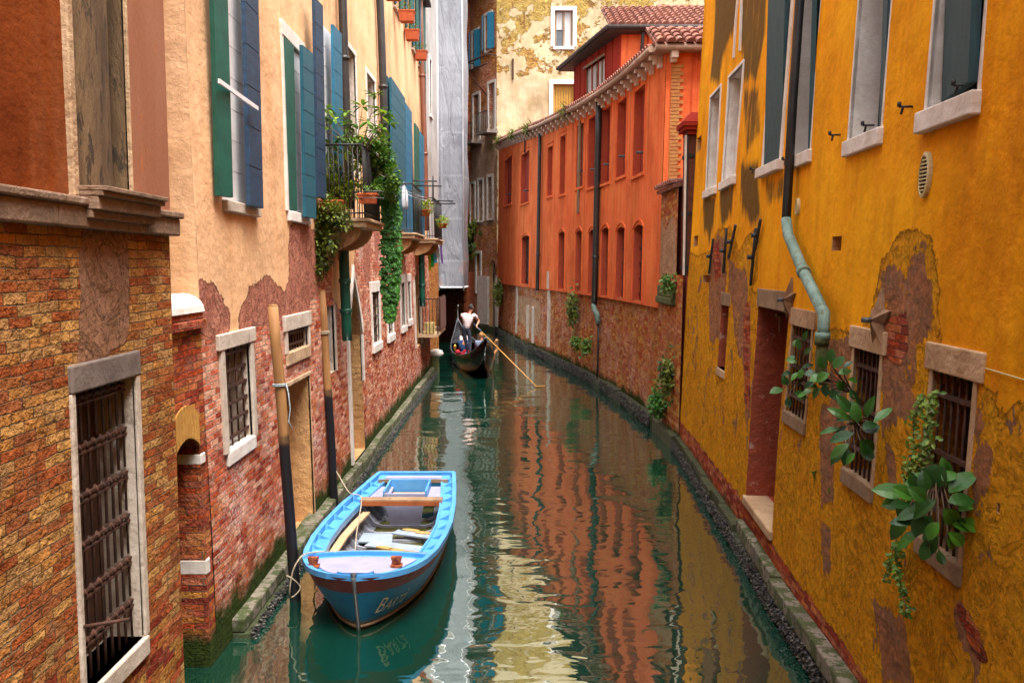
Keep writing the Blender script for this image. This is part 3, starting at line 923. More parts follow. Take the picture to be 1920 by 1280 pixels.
# ================================================================== LEFT: long peach house
XL = -2.86
FL = Facade([(XL, 8.25), (XL, 31.0)], 1, .02, .02, 3.0)
LZ = 12.6
B = peach = thing('peach_house', 'long peach plastered house with teal shutters, balconies and bare pink brick below', 'house', (XL, 8.25, 0))
R = FL.rect
HW = {}
HW['w1'] = dict(zip(('u0', 'u1', 'z0', 'z1'), R(407, 470, -170, 373, 405)), dp=.14)
HW['w2'] = dict(zip(('u0', 'u1', 'z0', 'z1'), R(533, 570, 75, 394, 533)), dp=.16, mi=1)
HW['w3'] = dict(zip(('u0', 'u1', 'z0', 'z1'), R(596, 626, 50, 380, 605)), dp=.14)
HW['w4'] = dict(zip(('u0', 'u1', 'z0', 'z1'), R(654, 668, 100, 330, 660)), dp=.2, mi=1)
HW['w5'] = dict(zip(('u0', 'u1', 'z0', 'z1'), R(690, 704, 150, 350, 697)), dp=.2, mi=1)
HW['w6'] = dict(zip(('u0', 'u1', 'z0', 'z1'), R(735, 760, 190, 425, 740)), dp=.2)
HW['w7'] = dict(zip(('u0', 'u1', 'z0', 'z1'), R(779, 788, 258, 440, 783)), dp=.2)
for k, (xa, xb, yt, yb) in enumerate(((737, 747, -190, 22), (757, 765, -120, 62), (770, 777, -60, 95), (783, 789, -20, 125))):
    HW['t%d' % k] = dict(zip(('u0', 'u1', 'z0', 'z1'), R(xa, xb, yt, yb)), dp=.2)
# ground floor
HW['l1'] = dict(zip(('u0', 'u1', 'z0', 'z1'), R(421, 471, 655, 850, 423)), dp=.30, mi=1)
HW['d1'] = dict(zip(('u0', 'u1', 'z0', 'z1'), R(535, 585, 700, 985, 585)), dp=.34, mi=2)
HW['l2'] = dict(zip(('u0', 'u1', 'z0', 'z1'), R(537, 577, 620, 662, 540)), dp=.22, mi=1)
HW['d2'] = dict(zip(('u0', 'u1', 'z0', 'z1'), R(612, 627, 573, 700, 620)), dp=.3, mi=1)
HW['d3'] = dict(zip(('u0', 'u1', 'z0', 'z1'), R(655, 679, 520, 862, 667)), dp=.42, arch='point', rise=1.1, mi=2)
HW['l3'] = dict(zip(('u0', 'u1', 'z0', 'z1'), R(697, 710, 547, 645, 703)), dp=.25, mi=1)
HW['l4'] = dict(zip(('u0', 'u1', 'z0', 'z1'), R(726, 735, 560, 628, 730)), dp=.25, mi=1)
HW['l5'] = dict(zip(('u0', 'u1', 'z0', 'z1'), R(752, 758, 530, 612, 755)), dp=.25, mi=1)
HW['l6'] = dict(zip(('u0', 'u1', 'z0', 'z1'), R(764, 769, 528, 600, 766)), dp=.25, mi=1)
HW['d4'] = dict(zip(('u0', 'u1', 'z0', 'z1'), R(778, 787, 512, 650, 782)), dp=.3, arch='round', mi=2)
HW['l1']['z1'] = FL.uz(470, 640)[1]
lo_px = [(366, 526), (375, 528), (381, 519), (388, 530), (396, 525), (409, 546), (421, 570), (431, 588), (430, 635), (449, 632), (446, 588), (461, 558), (467, 537), (480, 533), (491, 525), (498, 515), (505, 515), (514, 528), (525, 538),
         (535, 546), (543, 522), (542, 469), (544, 424), (552, 412), (568, 416), (600, 440), (622, 450), (623, 560), (640, 585), (652, 469), (655, 540), (662, 520), (666, 470), (671, 440), (690, 438), (695, 425), (716, 410), (722, 440), (745, 432), (775, 445), (781, 500), (788, 505), (790, 450), (801, 448)]
PL1 = [FL.uz(x, y) for x, y in lo_px]
PL1 = [(-1.0, PL1[0][1])] + PL1 + [(24, PL1[-1][1]), (24, 14), (-1, 14)]
PL2a = [FL.uz(*p) for p in [(367, 500), (372, 622), (400, 640), (430, 660), (458, 640), (470, 610), (490, 612), (520, 600), (540, 598), (575, 590), (585, 560), (600, 540), (600, 430), (540, 400), (420, 480)]]
PL2b = [FL.uz(*p) for p in [(681, 440), (682, 510), (686, 535), (694, 530), (696, 440)]]
PL2c = [FL.uz(*p) for p in [(784, 470), (785, 505), (789, 560), (797, 560), (797, 470)]]
PL2d = [FL.uz(*p) for p in [(702, 420), (703, 470), (706, 490), (712, 470), (714, 420)]]
wall('wall', FL, 0, FL.len, -.6, LZ, list(HW.values()), (.085, .075), WM(M['peach_wall']), B,
     {'m1': lambda P: sdf(P, PL1), 'm2': lambda P: np.maximum.reduce([sdf(P, q) for q in (PL2a, PL2b, PL2c, PL2d)])})
E = Surf(6.2, lambda u, z, d: Vector((-9.06 + u * (6.2 - .02 * z) / 6.2, 8.25 - d, z)))
wall('end_wall', E, 0, 6.2, 2.6, LZ, [], .2, WM(M['peach_wall']), B, {'m1': big, 'm2': neg})
body(B, [(-3.3, 8.3), (-3.3, 31), (-9, 31), (-9, 8.3)], -.6, LZ - .05, 'stone_dark')
mb = MB(); FL.box(mb, 0, FL.len, LZ - .03, LZ + .1, -.6, .35); mb.build('roof_edge', M['eave_dark'], B)


def shutter_px(parent, xa, xb, z0, z1, proud_a, proud_b, mat, boards, th=.045):
    ym = 497 - (z0 + z1 - 7.6) / 2 / 10 * 1650
    ym = max(5, min(600, ym))
    ua, ub = FL.u(xa, ym, proud_a), FL.u(xb, ym, proud_b)
    leafboard(parent, FL, ua, ub, z0, z1, proud_a, proud_b, th, mat, boards)


h = HW['w1']
w = window(B, FL, h, 'white_paint', sill='stone', sh=.11, so=.02, sd=.06, label='tall window with white boards closed between dark green and navy shutters')
leafboard(w, FL, h['u0'] + .01, h['u1'] - .01, h['z0'] + .01, h['z1'], -.05, -.05, .04, 'white_paint', 9, name='board_panel')
leafboard(w, FL, FL.u(398, 200, .05), FL.u(420, 200, .08), h['z0'] + .02, h['z1'] + .05, .05, .10, .05, 'green_paint', 1)
leafboard(w, FL, FL.u(456, 200, .10), FL.u(481, 200, .10), h['z0'] - .02, h['z1'] + .02, .10, .10, .05, 'navy_paint', 7)
mb = MB()
a, b = FL.uz(408, 152, .14), FL.uz(480, 204, .20)
pa, pb = FL.w(a[0], a[1], .14), FL.w(b[0], b[1], .20)
dv = Vector((0, 0, .022))
mb.hexa([pa - dv, pb - dv, pb - dv + Vector((.02, 0, 0)), pa - dv + Vector((.02, 0, 0)), pa + dv, pb + dv, pb + dv + Vector((.02, 0, 0)), pa + dv + Vector((.02, 0, 0))])
tag(mb.build('shutter_bar', M['white_paint'], w), 'white wooden bar slung across the window')
h = HW['w2']
w = window(B, FL, h, 'white_paint', frame='stone_white', fw=.09, sill='stone_white', sh=.13, sd=.05, so=.03, lintel='stone_white', lh=.2, lo=.09)
leafboard(w, FL, h['u0'] + .01, h['u1'] - .01, h['z0'] + .01, h['z1'] - .01, -.06, -.06, .04, 'white_paint', 8, name='board_panel')
leafboard(w, FL, FL.u(533, 250, .0), FL.u(548, 250, .01), h['z0'] + .02, h['z1'] - .02, .0, .02, .045, 'green_paint', 1)
leafboard(w, FL, FL.u(564, 250, .09), FL.u(581, 250, .10), h['z0'] - .05, h['z1'] + .02, .10, .12, .05, 'teal_paint', 8)
h = HW['w3']
w = window(B, FL, h, 'white_paint', sill='stone_white', so=.03)
leafboard(w, FL, h['u0'] + .01, h['u1'] - .01, h['z0'] + .01, h['z1'], -.05, -.05, .04, 'white_paint', 9, name='board_panel')
leafboard(w, FL, FL.u(588, 200, .10), FL.u(602, 200, .12), h['z0'] + .02, h['z1'] + .06, .10, .12, .05, 'navy_paint', 8)
leafboard(w, FL, FL.u(621, 200, .10), FL.u(636, 200, .12), h['z0'] + .02, h['z1'] + .02, .10, .12, .05, 'blue_paint', 8)
for k in ('w4', 'w5'):
    window(B, FL, HW[k], 'curtain', frame='stone_white', fw=.10, fd=.02)
w = window(B, FL, HW['w6'], 'glass', sill='stone')
h = HW['w6']
leafboard(w, FL, FL.u(724, 300, .06), FL.u(729, 300, .06), h['z0'] + .02, h['z1'] + .15, .06, .06, .05, 'teal_paint', 1)
leafboard(w, FL, FL.u(731, 300, .16), FL.u(756, 300, .16), h['z0'] - .1, h['z1'] + .1, .16, .16, .05, 'teal_paint', 11)
leafboard(w, FL, FL.u(757, 300, .14), FL.u(769, 300, .14), h['z0'] - .1, h['z1'] + .05, .14, .14, .05, 'blue_paint', 11)
w = window(B, FL, HW['w7'], 'glass', sill='stone')
h = HW['w7']
leafboard(w, FL, FL.u(776, 330, .12), FL.u(783, 330, .12), h['z0'] - .05, h['z1'] + .05, .12, .12, .05, 'green_paint', 1)
leafboard(w, FL, FL.u(785, 330, .12), FL.u(792, 330, .12), h['z0'] - .05, h['z1'] + .02, .12, .12, .05, 'blue_paint', 10)
for k in range(4):
    h = HW['t%d' % k]
    w = window(B, FL, h, 'glass', sill='stone', sh=.06, mull=(1, 3))
    Lw = h['u1'] - h['u0']
    leafboard(w, FL, h['u0'] - .16, h['u0'] + .02, h['z0'] + .02, h['z1'], .10, .03, .04, 'teal_paint', 1)
    leafboard(w, FL, h['u1'] - .02, h['u1'] + .16, h['z0'] + .02, h['z1'], .03, .10, .04, 'green_paint', 1)
h = HW['l1']
window(B, FL, h, 'warm_dark', frame='stone', fw=.12, sill='stone_white', sh=.14, sd=.03, so=.05, bars=4, rails=6, lintel='stone', lh=.16, lo=.18, label='barred ground floor window in a pale stone surround')
h = HW['l2']
window(B, FL, h, 'warm_dark', frame='stone', fw=.09, sill='stone_warm', sh=.16, sd=.03, so=.08, bars=8, rails=2, lintel='stone', lh=.20, lo=.14, label='low barred light over the tan doorway')
for (k, nm) in (('d1', 'tan stone doorway by the mooring pole'), ('d2', None), ('d3', 'pointed stone water door'), ('d4', None)):
    h = HW[k]
    mb = MB(); FL.box(mb, h['u0'] - .02, h['u1'] + .02, h['z0'] - .02, h['z1'] + .02, -h['dp'] - .08, -h['dp'] + .002)
    dd = mb.build('door', M['tan_plaster' if k in ('d1', 'd3') else 'warm_dark'], B)
    if nm: dd['label'] = nm
    mb = MB()
    if k == 'd3':
        z_sp = h['z1'] - h['rise']
        FL.box(mb, h['u0'] - .16, h['u0'], h['z0'] + .0, z_sp, -.03, .04); FL.box(mb, h['u1'], h['u1'] + .10, z_sp - .9, z_sp, -.03, .04)
        a = arch_pts(h, 14); cu = (h['u0'] + h['u1']) / 2
        for (ua, za), (ub, zb) in zip(a, a[1:]):
            f1 = lambda u, z: (cu + (u - cu) * 1.22, z + .10 + (.14 if abs(u - cu) < .08 else 0))
            oa, ob = f1(ua, za), f1(ub, zb)
            mb.hexa([FL.w(ua, za, -.03), FL.w(ub, zb, -.03), FL.w(ub, zb, .045), FL.w(ua, za, .045), FL.w(oa[0], oa[1], -.03), FL.w(ob[0], ob[1], -.03), FL.w(ob[0], ob[1], .045), FL.w(oa[0], oa[1], .045)])
        mb.build('stone_arch', M['stone_white'], dd, bevel=.008)
        mb = MB(); FL.box(mb, h['u0'] + .01, h['u1'] - .01, z_sp - .25, h['z1'], -h['dp'], -h['dp'] + .04); mb.build('fanlight', M['warm_dark'], dd)
    elif k == 'd4':
        FL.box(mb, h['u0'] - .25, h['u0'], h['z0'], h['z1'] - .2, -.03, .04); FL.box(mb, h['u1'], h['u1'] + .25, h['z0'], h['z1'] - .2, -.03, .04); mb.build('stone_jamb', M['stone'], dd)
    elif k == 'd1':
        FL.box(mb, h['u0'] - .10, h['u0'], h['z0'], h['z1'], -.03, .012); FL.box(mb, h['u1'], h['u1'] + .035, h['z0'], h['z1'], -.03, .012)
        FL.box(mb, h['u0'] - .10, h['u1'] + .04, h['z1'], h['z1'] + .06, -.03, .02); mb.build('frame', M['stone_warm'], dd, bevel=.01)
    else:
        FL.box(mb, h['u0'] - .1, h['u0'], h['z0'], h['z1'], -.03, .02); FL.box(mb, h['u1'], h['u1'] + .1, h['z0'], h['z1'], -.03, .02); mb.build('frame', M['stone'], dd)
for k, nb in (('l3', 4), ('l4', 3), ('l5', 3), ('l6', 3)):
    window(B, FL, HW[k], 'warm_dark', frame='stone_white', fw=.16, sill='stone_white', sh=.16, sd=.06, so=.16, bars=nb, rails=5, bar_r=.014, lintel='stone_white', lh=.22, lo=.16)
# drain pipes
def fl_pipe(x, yt, yb, d, r, mat, name='drainpipe'):
    a = FL.uz(x, (max(yt, 0) + min(yb, 600)) / 2, d)
    z1 = LZ - .1 if yt <= 0 else FL.uz(x, yt, d)[1]
    z0 = FL.uz(x, yb, d)[1]
    pts = [FL.w(a[0], z0 + (z1 - z0) * k / 6, d) for k in range(7)]
    return pipe(B, FL, pts, r, mat, [(pts[k], pts[k + 1]) for k in (2, 4)], name)
fl_pipe(649, 0, 390, .12, .075, 'dark_pipe')
fl_pipe(718, 0, 360, .12, .085, 'dark_pipe')
fl_pipe(794, 0, 430, .12, .09, 'brown_pipe')
o = fl_pipe(647, 470, 640, .16, .085, 'green_pipe'); o['label'] = 'dark green lower end of the drainpipe by the pointed door'
fl_pipe(791, 455, 575, .14, .09, 'green_pipe')


def balcony(xn, xo, Yn, Yf, zs, dout, rail_h, nb_end, nb_front, lab, far_bars=True, nb_far=None):
    """stone slab on a curved bracket with an iron railing"""
    u0, u1 = Yn - 8.25, Yf - 8.25
    mb = MB(); FL.box(mb, u0 - .03, u1 + .03, zs - .14, zs - .05, -.05, dout - .02); FL.box(mb, u0 - .06, u1 + .06, zs - .05, zs, -.05, dout + .03)
    b = mb.build('balcony', M['stone_warm'], B, bevel=.012); b['label'] = lab
    for uc in (u0 + .12, u1 - .3):
        mb = MB(); n = 8
        prof = [(0, zs - .14)] + [(dout * .78 * math.sin(math.pi / 2 * k / n), zs - .50 + .36 * (1 - math.cos(math.pi / 2 * k / n))) for k in range(n + 1)]
        for k in range(1, len(prof) - 1):
            mb.hexa([FL.w(uc, prof[k][1], 0), FL.w(uc + .18, prof[k][1], 0), FL.w(uc + .18, prof[k][1], prof[k][0]), FL.w(uc, prof[k][1], prof[k][0]),
                     FL.w(uc, prof[k + 1][1], 0), FL.w(uc + .18, prof[k + 1][1], 0), FL.w(uc + .18, prof[k + 1][1], prof[k + 1][0]), FL.w(uc, prof[k + 1][1], prof[k + 1][0])])
        mb.build('bracket', M['tan_plaster'], b)
    mb = MB()
    zr = zs + rail_h
    dd = dout - .05
    for (a, c) in (((u0, 0), (u0, dd)), ((u0, dd), (u1, dd)), ((u1, dd), (u1, 0))):
        mb.tube([FL.w(a[0], zr, a[1]), FL.w(c[0], zr, c[1])], .018, 6); mb.tube([FL.w(a[0], zs + .08, a[1]), FL.w(c[0], zs + .08, c[1])], .012, 6)
    for k in range(nb_end + 1):
        for u in (u0, u1): mb.tube([FL.w(u, zs, dd * k / nb_end), FL.w(u, zr, dd * k / nb_end)], .009, 5)
    for k in range(nb_front + 1):
        mb.tube([FL.w(u0 + (u1 - u0) * k / nb_front, zs, dd), FL.w(u0 + (u1 - u0) * k / nb_front, zr, dd)], .009, 5)
    mb.build('railing', M['black_iron'], b)
    return u0, u1, zs, dd


BAL1 = balcony(0, 0, 13.7, 15.3, 4.52, .72, 1.12, 9, 16, 'balcony smothered in climbing plants')
BAL2 = balcony(0, 0, 22.0, 24.2, 4.60, .56, 1.2, 3, 10, 'small balcony behind the long hanging creeper')
BAL3 = balcony(0, 0, 26.6, 29.3, 4.60, .68, 1.2, 4, 14, 'farthest balcony of the peach house')
# low iron landing near the far end
mb = MB(); FL.box(mb, 27.4 - 8.25, 30.9 - 8.25, 1.55, 1.66, -.05, .55)
lb = mb.build('landing', M['stone_warm'], B)
mb = MB()
u0, u1 = 27.4 - 8.25, 30.8 - 8.25
for k in range(6): mb.tube([FL.w(u0, 1.66, .55 * k / 5), FL.w(u0, 2.75, .55 * k / 5)], .012, 5)
for k in range(12): mb.tube([FL.w(u0 + (u1 - u0) * k / 11, 1.66, .55), FL.w(u0 + (u1 - u0) * k / 11, 2.75, .55)], .012, 5)
mb.tube([FL.w(u0, 2.75, 0), FL.w(u0, 2.75, .55), FL.w(u1, 2.75, .55)], .02, 6)
mb.build('railing', M['rust_iron'], lb)
mb = MB(); FL.box(mb, u0 + 1.2, u1, 1.7, 2.72, .56, .59); tag(mb.build('railing_panel', plainmat('rusty_panel', (.13, .05, .035), (.09, .035, .025), .8), lb), 'rusty sheet panel')
mb = MB(); FL.box(mb, u0 + .1, u0 + .5, 1.67, 2.0, .15, .45); mb.build('meter_box', plainmat('cream_meter_box', (.60, .45, .18), None, .6), lb, bevel=.01)
# small wall irons
mb = MB()
for (x, y) in ((398, 158), (400, 325), (395, 155)):
    u, z = FL.uz(x, y); mb.tube([FL.w(u, z, 0), FL.w(u, z, .05)], .01, 5)
mb.build('wall_iron', M['rust_iron'], B)

# ================================================================== white house beyond
FW2 = Facade([(-2.97, 31.03), (-2.97, 35.6)], 1, .0, .01, 5.0)
B = thing('white_house', 'narrow white rendered house end beside the scaffold sheeting, past the brown drainpipe', 'house', (-2.97, 31, 0))
hh = dict(u0=1.2, u1=1.9, z0=9.2, z1=11.2, dp=.15)
wall('wall', FW2, 0, FW2.len, -.6, 16, [hh], .16, WM(M['white_wall']), B, {'m1': lambda P: P[:, 1] - 3.9})
window(B, FW2, hh, 'glass', frame='stone_white', sill='stone_white')
body(B, [(-3.2, 31.05), (-3.2, 35.6), (-9, 35.6), (-9, 31.05)], -.6, 15.9, 'white_paint')
mb = MB(); FW2.box(mb, 0, FW2.len, 16, 16.2, -.4, .25); mb.build('roof_edge', M['eave_dark'], B)
mb = MB(); mb.add([(-2.97, 35.6, -.6), (-3.2, 35.6, -.6), (-3.2, 35.6, 16), (-2.97, 35.6, 16)], [(0, 1, 2, 3)]); mb.build('corner_return', M['white_paint'], B)

# ================================================================== sheeted scaffold house over the dark passage
def sheet_mat():
    g = NT('scaffold_sheeting')
    uv = g.uv()
    n = g.noise(uv, .7, 5, .6)
    x = g.nd('ShaderNodeSeparateXYZ', {0: uv})
    def line(v, per, w):
        f = g.m2('FRACT', g.m2('DIVIDE', v, per)); return g.m2('SUBTRACT', 1.0, g.ss(g.m2('MINIMUM', f, g.m2('SUBTRACT', 1.0, f)), w, w * 2.2))
    gr = g.m2('MAXIMUM', line(x.outputs[1], 2.0, .018), line(x.outputs[0], 1.35, .02))
    c = g.mix(g.ss(n, .3, .7), (.17, .17, .19), (.23, .23, .25))
    orange = g.m2('MULTIPLY', g.ss(g.noise(uv, .9, 3), .56, .62), g.m2('SUBTRACT', 1.0, g.ss(x.outputs[1], 5.0, 7.0)))
    c = g.mix(g.m2('MULTIPLY', orange, .45), c, (.46, .22, .17))
    c = g.mix(g.m2('MULTIPLY', gr, .5), c, (.30, .30, .33))
    c = g.mix(g.ss(g.m2('ADD', x.outputs[1], g.m2('MULTIPLY', n, 1.2)), 11.2, 11.6), c, (.26, .26, .28))
    folds = g.noise(g.sc(uv, 2.4, .5), 1.0, 5, .62, 1.2)
    c = g.mix(g.m2('MULTIPLY', g.ss(g.noise(uv, 1.6, 7, .7), .5, .75), .25), c, (.14, .135, .14))
    return g.finish(c, .8, g.m2('MULTIPLY', folds, .16), spec=.2)


M['sheet'] = sheet_mat()
FS = Facade([(-10, 46.5), (-3.45, 42.0), (-2.33, 42.0), (-2.15, 43.6)], 1, .0, .10, 9.0)
B = thing('scaffold_house', 'tall house wrapped in grey scaffold sheeting above a dark low passage over the water', 'house', (-3, 42, 0))
wall('sheeting', FS, 0, FS.len, 2.75, 24, [], (.35, .3), [M['sheet']], B)
mb = MB()
for s_ in range(len(FS.t)):
    a, b = FS.U[s_] + .05, FS.U[s_ + 1] - .05
    mb.tube([FS.w(a, 2.74, .03), FS.w(b, 2.74, .03)], .045, 6)
for u in (FS.U[1], FS.U[2]):
    for z in (2.8, 5.2): mb.tube([FS.w(u, z - .2, .05), FS.w(u, z + 19, .05)], .03, 5)
mb.build('scaffold_tube', M['white_paint'], B)
body(B, [(-10.2, 47), (-3.5, 42.35), (-2.5, 42.35), (-2.4, 46), (-3, 60), (-12, 60)], 2.78, 23.9, 'stone_dark')
mb = MB(); mb.add([(-12, 59, -.5), (2, 59, -.5), (2, 59, 4), (-12, 59, 4)], [(0, 1, 2, 3)]); mb.build('passage_back_wall', M['red_plaster'], B)
mb = MB(); mb.add([(-2.25, 43.6, -.5), (-2.25, 59, -.5), (-2.25, 59, 3.4), (-2.25, 43.6, 3.4)], [(0, 1, 2, 3)], 0, [(0, -.5), (15, -.5), (15, 3.4), (0, 3.4)]); mb.build('passage_side_wall', M['gate_wall'], B)
mb = MB(); mb.add([(-9.5, 46.5, -.5), (-9.5, 59, -.5), (-9.5, 59, 3.4), (-9.5, 46.5, 3.4)], [(0, 1, 2, 3)]); mb.build('passage_side_wall', M['red_plaster'], B)

# ================================================================== tall brick house at the bend
FT = Facade([(-.83, 50.6), (-2.98, 54.4)], -1, .0, .03, 11.0)
B = thing('tall_house', 'tall crumbling brick house with narrow windows standing at the bend between scaffold and orange house', 'house', (-1, 51, 0))
TW = []
for (xa, xb, yt, yb, kind) in ((886, 897, 60, 128, 'blue'), (911, 922, 28, 95, 'bar'), (888, 899, 178, 264, 'white'), (917, 928, 156, 244, 'white'), (883, 890, 345, 418, 'dark'), (898, 905, 338, 414, 'dark'),
                               (915, 923, 332, 410, 'dark'), (894, 901, 475, 548, 'dark2'), (886, 897, -110, -30, 'blue'), (911, 922, -160, -80, 'blue')):
    r_ = FT.rect(xa, xb, yt, yb)
    TW.append((dict(u0=r_[0], u1=r_[1], z0=r_[2], z1=r_[3], dp=.25), kind))
hd = dict(zip(('u0', 'u1', 'z0', 'z1'), FT.rect(916, 930, 487, 622)), dp=.5, arch='round', mi=2)
hd['rise'] = .9
DK = [FT.uz(*p) for p in [(866, 250), (880, 250), (880, 660), (866, 660)]]
PT = [FT.uz(*p) for p in [(884, 220), (931, 205), (931, 418), (884, 425)]]
wall('wall', FT, 0, FT.len, -.6, 25, [t[0] for t in TW] + [hd], (.2, .2), WM(M['tall_brick']), B,
     {'m2': lambda P: sdf(P, PT) * .25, 'st': lambda P: np.clip(-.25 + sdf(P, DK) * .8, -.8, .5)})
for h_, kind in TW:
    w = window(B, FT, h_, {'blue': 'glass', 'white': 'curtain', 'bar': 'curtain', 'dark': 'warm_dark', 'dark2': 'warm_dark'}[kind], frame='stone_white', fw=.16, fd=.05, sill='stone_white')
    if kind == 'blue' or kind == 'bar':
        leafboard(w, FT, h_['u0'] - .35, h_['u0'] + .05, h_['z0'], h_['z1'], .05, .25, .06, 'blue_paint', 8)
        leafboard(w, FT, h_['u1'] - .05, h_['u1'] + .35, h_['z0'], h_['z1'], .25, .05, .06, 'blue_paint', 8)
    if kind == 'white':
        mb = MB(); FT.box(mb, h_['u0'] - .35, h_['u1'] + .35, h_['z0'] - .25, h_['z0'] - .08, 0, .7); bb = mb.build('balcony', M['stone_dark'], B)
        mb = MB()
        for k in range(7):
            u = h_['u0'] - .3 + (h_['u1'] - h_['u0'] + .6) * k / 6; mb.tube([FT.w(u, h_['z0'] - .08, .65), FT.w(u, h_['z0'] + .95, .65)], .02, 4)
        mb.tube([FT.w(h_['u0'] - .3, h_['z0'] + .95, .65), FT.w(h_['u1'] + .3, h_['z0'] + .95, .65)], .025, 5)
        mb.build('railing', M['black_iron'], bb)
mb = MB()
FT.box(mb, hd['u0'] - .35, hd['u0'], hd['z0'], hd['z1'] - .9, -.05, .08)
FT.box(mb, hd['u1'], hd['u1'] + 1.3, hd['z0'] + .4, hd['z1'] - .95, -.05, .08); mb.build('stone_jamb', M['stone_white'], B)
mb = MB(); FT.box(mb, hd['u0'], hd['u1'], -.6, hd['z1'], -.62, -.5); mb.build('door', M['dark'], B)
mb = MB()
a, b = FT.uz(877, 118, .6), FT.uz(914, 128, .6)
for dz in (0, -.5): mb.tube([FT.w(a[0], a[1] + dz, .6), FT.w(b[0], a[1] + dz, .6)], .05, 5)
mb.tube([FT.w(a[0], a[1] - .5, .6), FT.w((a[0] + b[0]) / 2, a[1] - 2.0, 0)], .04, 5); mb.tube([FT.w(a[0], a[1], 0), FT.w(a[0], a[1], .6)], .04, 5); mb.tube([FT.w(b[0], a[1], 0), FT.w(b[0], a[1], .6)], .04, 5)
tag(mb.build('iron_bracket', M['rust_iron'], B), 'rusty iron bracket sticking out high up')
mb = MB()
for k in range(12):
    u = FT.len * (k + .5) / 12; FT.box(mb, u - .12, u + .12, 19.5, 19.9, 0, .4)
FT.box(mb, 0, FT.len, 19.9, 20.15, 0, .5); mb.build('cornice', M['stone'], B)
# dark damp corner pier on its left
mb = MB(); FT.box(mb, FT.len - .9, FT.len + .5, -.6, 25.3, -.3, .45); mb.build('corner_pier', M['gate_wall'], B)
body(B, [(-.8, 51.1), (-2.8, 54.9), (3, 62), (4, 54)], -.6, 24.9, 'stone_dark')

# ================================================================== cream house high behind
FC = Facade([(-.86, 50.55), (15.0, 50.55)], 1, .0, .04, 13.0)
B = thing('cream_house', 'big flaking cream and yellow house wall high behind the orange house', 'house', (0, 50.55, 0))
CH = [dict(zip(('u0', 'u1', 'z0', 'z1'), FC.rect(*r_)), dp=.28, mi=5) for r_ in ((1040, 1074, 20, 88), (1037, 1076, 158, 260), (1180, 1206, 28, 60), (1040, 1074, -190, -120), (1180, 1206, -190, -120))]
PC1 = [FC.uz(*p) for p in [(930, 118), (950, 150), (985, 140), (1005, 128), (1020, 135), (1035, 150), (1060, 120), (1080, 115), (1110, 90), (1180, 130), (1180, 420), (925, 420)]]
PC1b = [FC.uz(*p) for p in [(930, -260), (1300, -260), (1300, -110), (1120, -60), (1050, -40), (990, -90), (930, -60)]]
PC2 = [FC.uz(*p) for p in [(930, 30), (945, 60), (960, 30), (985, 70), (1030, 20), (1100, 20), (1180, 10), (1320, 0), (1320, -80), (930, -90)]]
wall('wall', FC, 0, FC.len, 4.5, 24.6, CH, (.25, .25), WM(M['cream_wall']), B,
     {'m1': lambda P: np.maximum(np.maximum(sdf(P, PC1), sdf(P, PC1b)) * .8, np.where(sdf(P, PC2) > 0, -.06, .03)), 'm2': lambda P: np.clip(sdf(P, PC2) * .35 + .25, -.1, .4), 'pt': lambda P: np.full(len(P), 0.)})
for k, h_ in enumerate(CH):
    w = window(B, FC, h_, 'glass' if k != 1 else 'wood_old', frame='stone_white', fw=.22, fd=.06, sill='stone_white', sh=.16)
    if k in (0, 3):
        Lw = h_['u1'] - h_['u0']
        mb = MB()
        FC.box(mb, h_['u0'] + Lw * .52, h_['u1'] - .02, h_['z0'] + .05, h_['z1'] - .04, -.22, -.16); FC.box(mb, h_['u0'] + .02, h_['u0'] + Lw * .44, h_['z0'] + Lw * .95, h_['z1'] - .05, -.22, -.18)
        mb.build('blind', M['curtain'], w)
        mb = MB()
        for q in (.0, .46, .9): FC.box(mb, h_['u0'] + Lw * q + .0, h_['u0'] + Lw * q + .10, h_['z0'] + .02, h_['z1'] - .02, -.15, -.10)
        mb.build('sash', M['wood_old'], w)
    if k == 1:
        mb = MB(); n_ = 8
        for q in range(n_):
            ua = h_['u0'] + (h_['u1'] - h_['u0']) * q / n_; FC.box(mb, ua + .012, ua + (h_['u1'] - h_['u0']) / n_ - .012, h_['z0'], h_['z1'], -.26, -.2)
        mb.build('shutter', plainmat('peeling_ochre_boards', (.50, .27, .05), (.34, .17, .03), .9, 6.0, .01, 20.0, stretch=(6, 6, 1), spots=((.62, .5, .3), .6, .7)), w)
mb = MB(); FC.box(mb, FC.u(960, 100), FC.u(960, 100) + .1, 14.2, 15.3, 0, .12); mb.build('wall_tie', M['rust_iron'], B)
body(B, [(-.8, 51.0), (15, 51.0), (15, 60), (4, 60)], 0, 24.5, 'stone_dark')
mb = MB(); FC.box(mb, -.1, FC.len, 24.6, 24.85, -1, .4); mb.build('roof_edge', M['eave_dark'], B)

# ================================================================== unseen house added behind the viewer, blocks open light on the near walls
FB = Facade([(7.0, -9.0), (-7.0, -9.0)], 1, 0, .03, 21.0)
B = thing('light_blocker_house', 'unseen ochre house added behind the viewer to block open light', 'house', (0, -9, 0))
BHs = [dict(u0=2.0 + 2.6 * k, u1=3.0 + 2.6 * k, z0=z, z1=z + 1.9, dp=.2, mi=1) for k in range(4) for z in (4.6, 8.4)]
wall('wall', FB, 0, 14, -.6, 11.5, BHs, .4, WM(M['peach_wall']), B, {'m1': lambda P: P[:, 1] - 3.0, 'm2': neg})
for h in BHs: window(B, FB, h, 'glass', frame='stone_white', sill='stone_white')
body(B, [(7, -9.4), (-7, -9.4), (-7, -14), (7, -14)], -.6, 11.4)
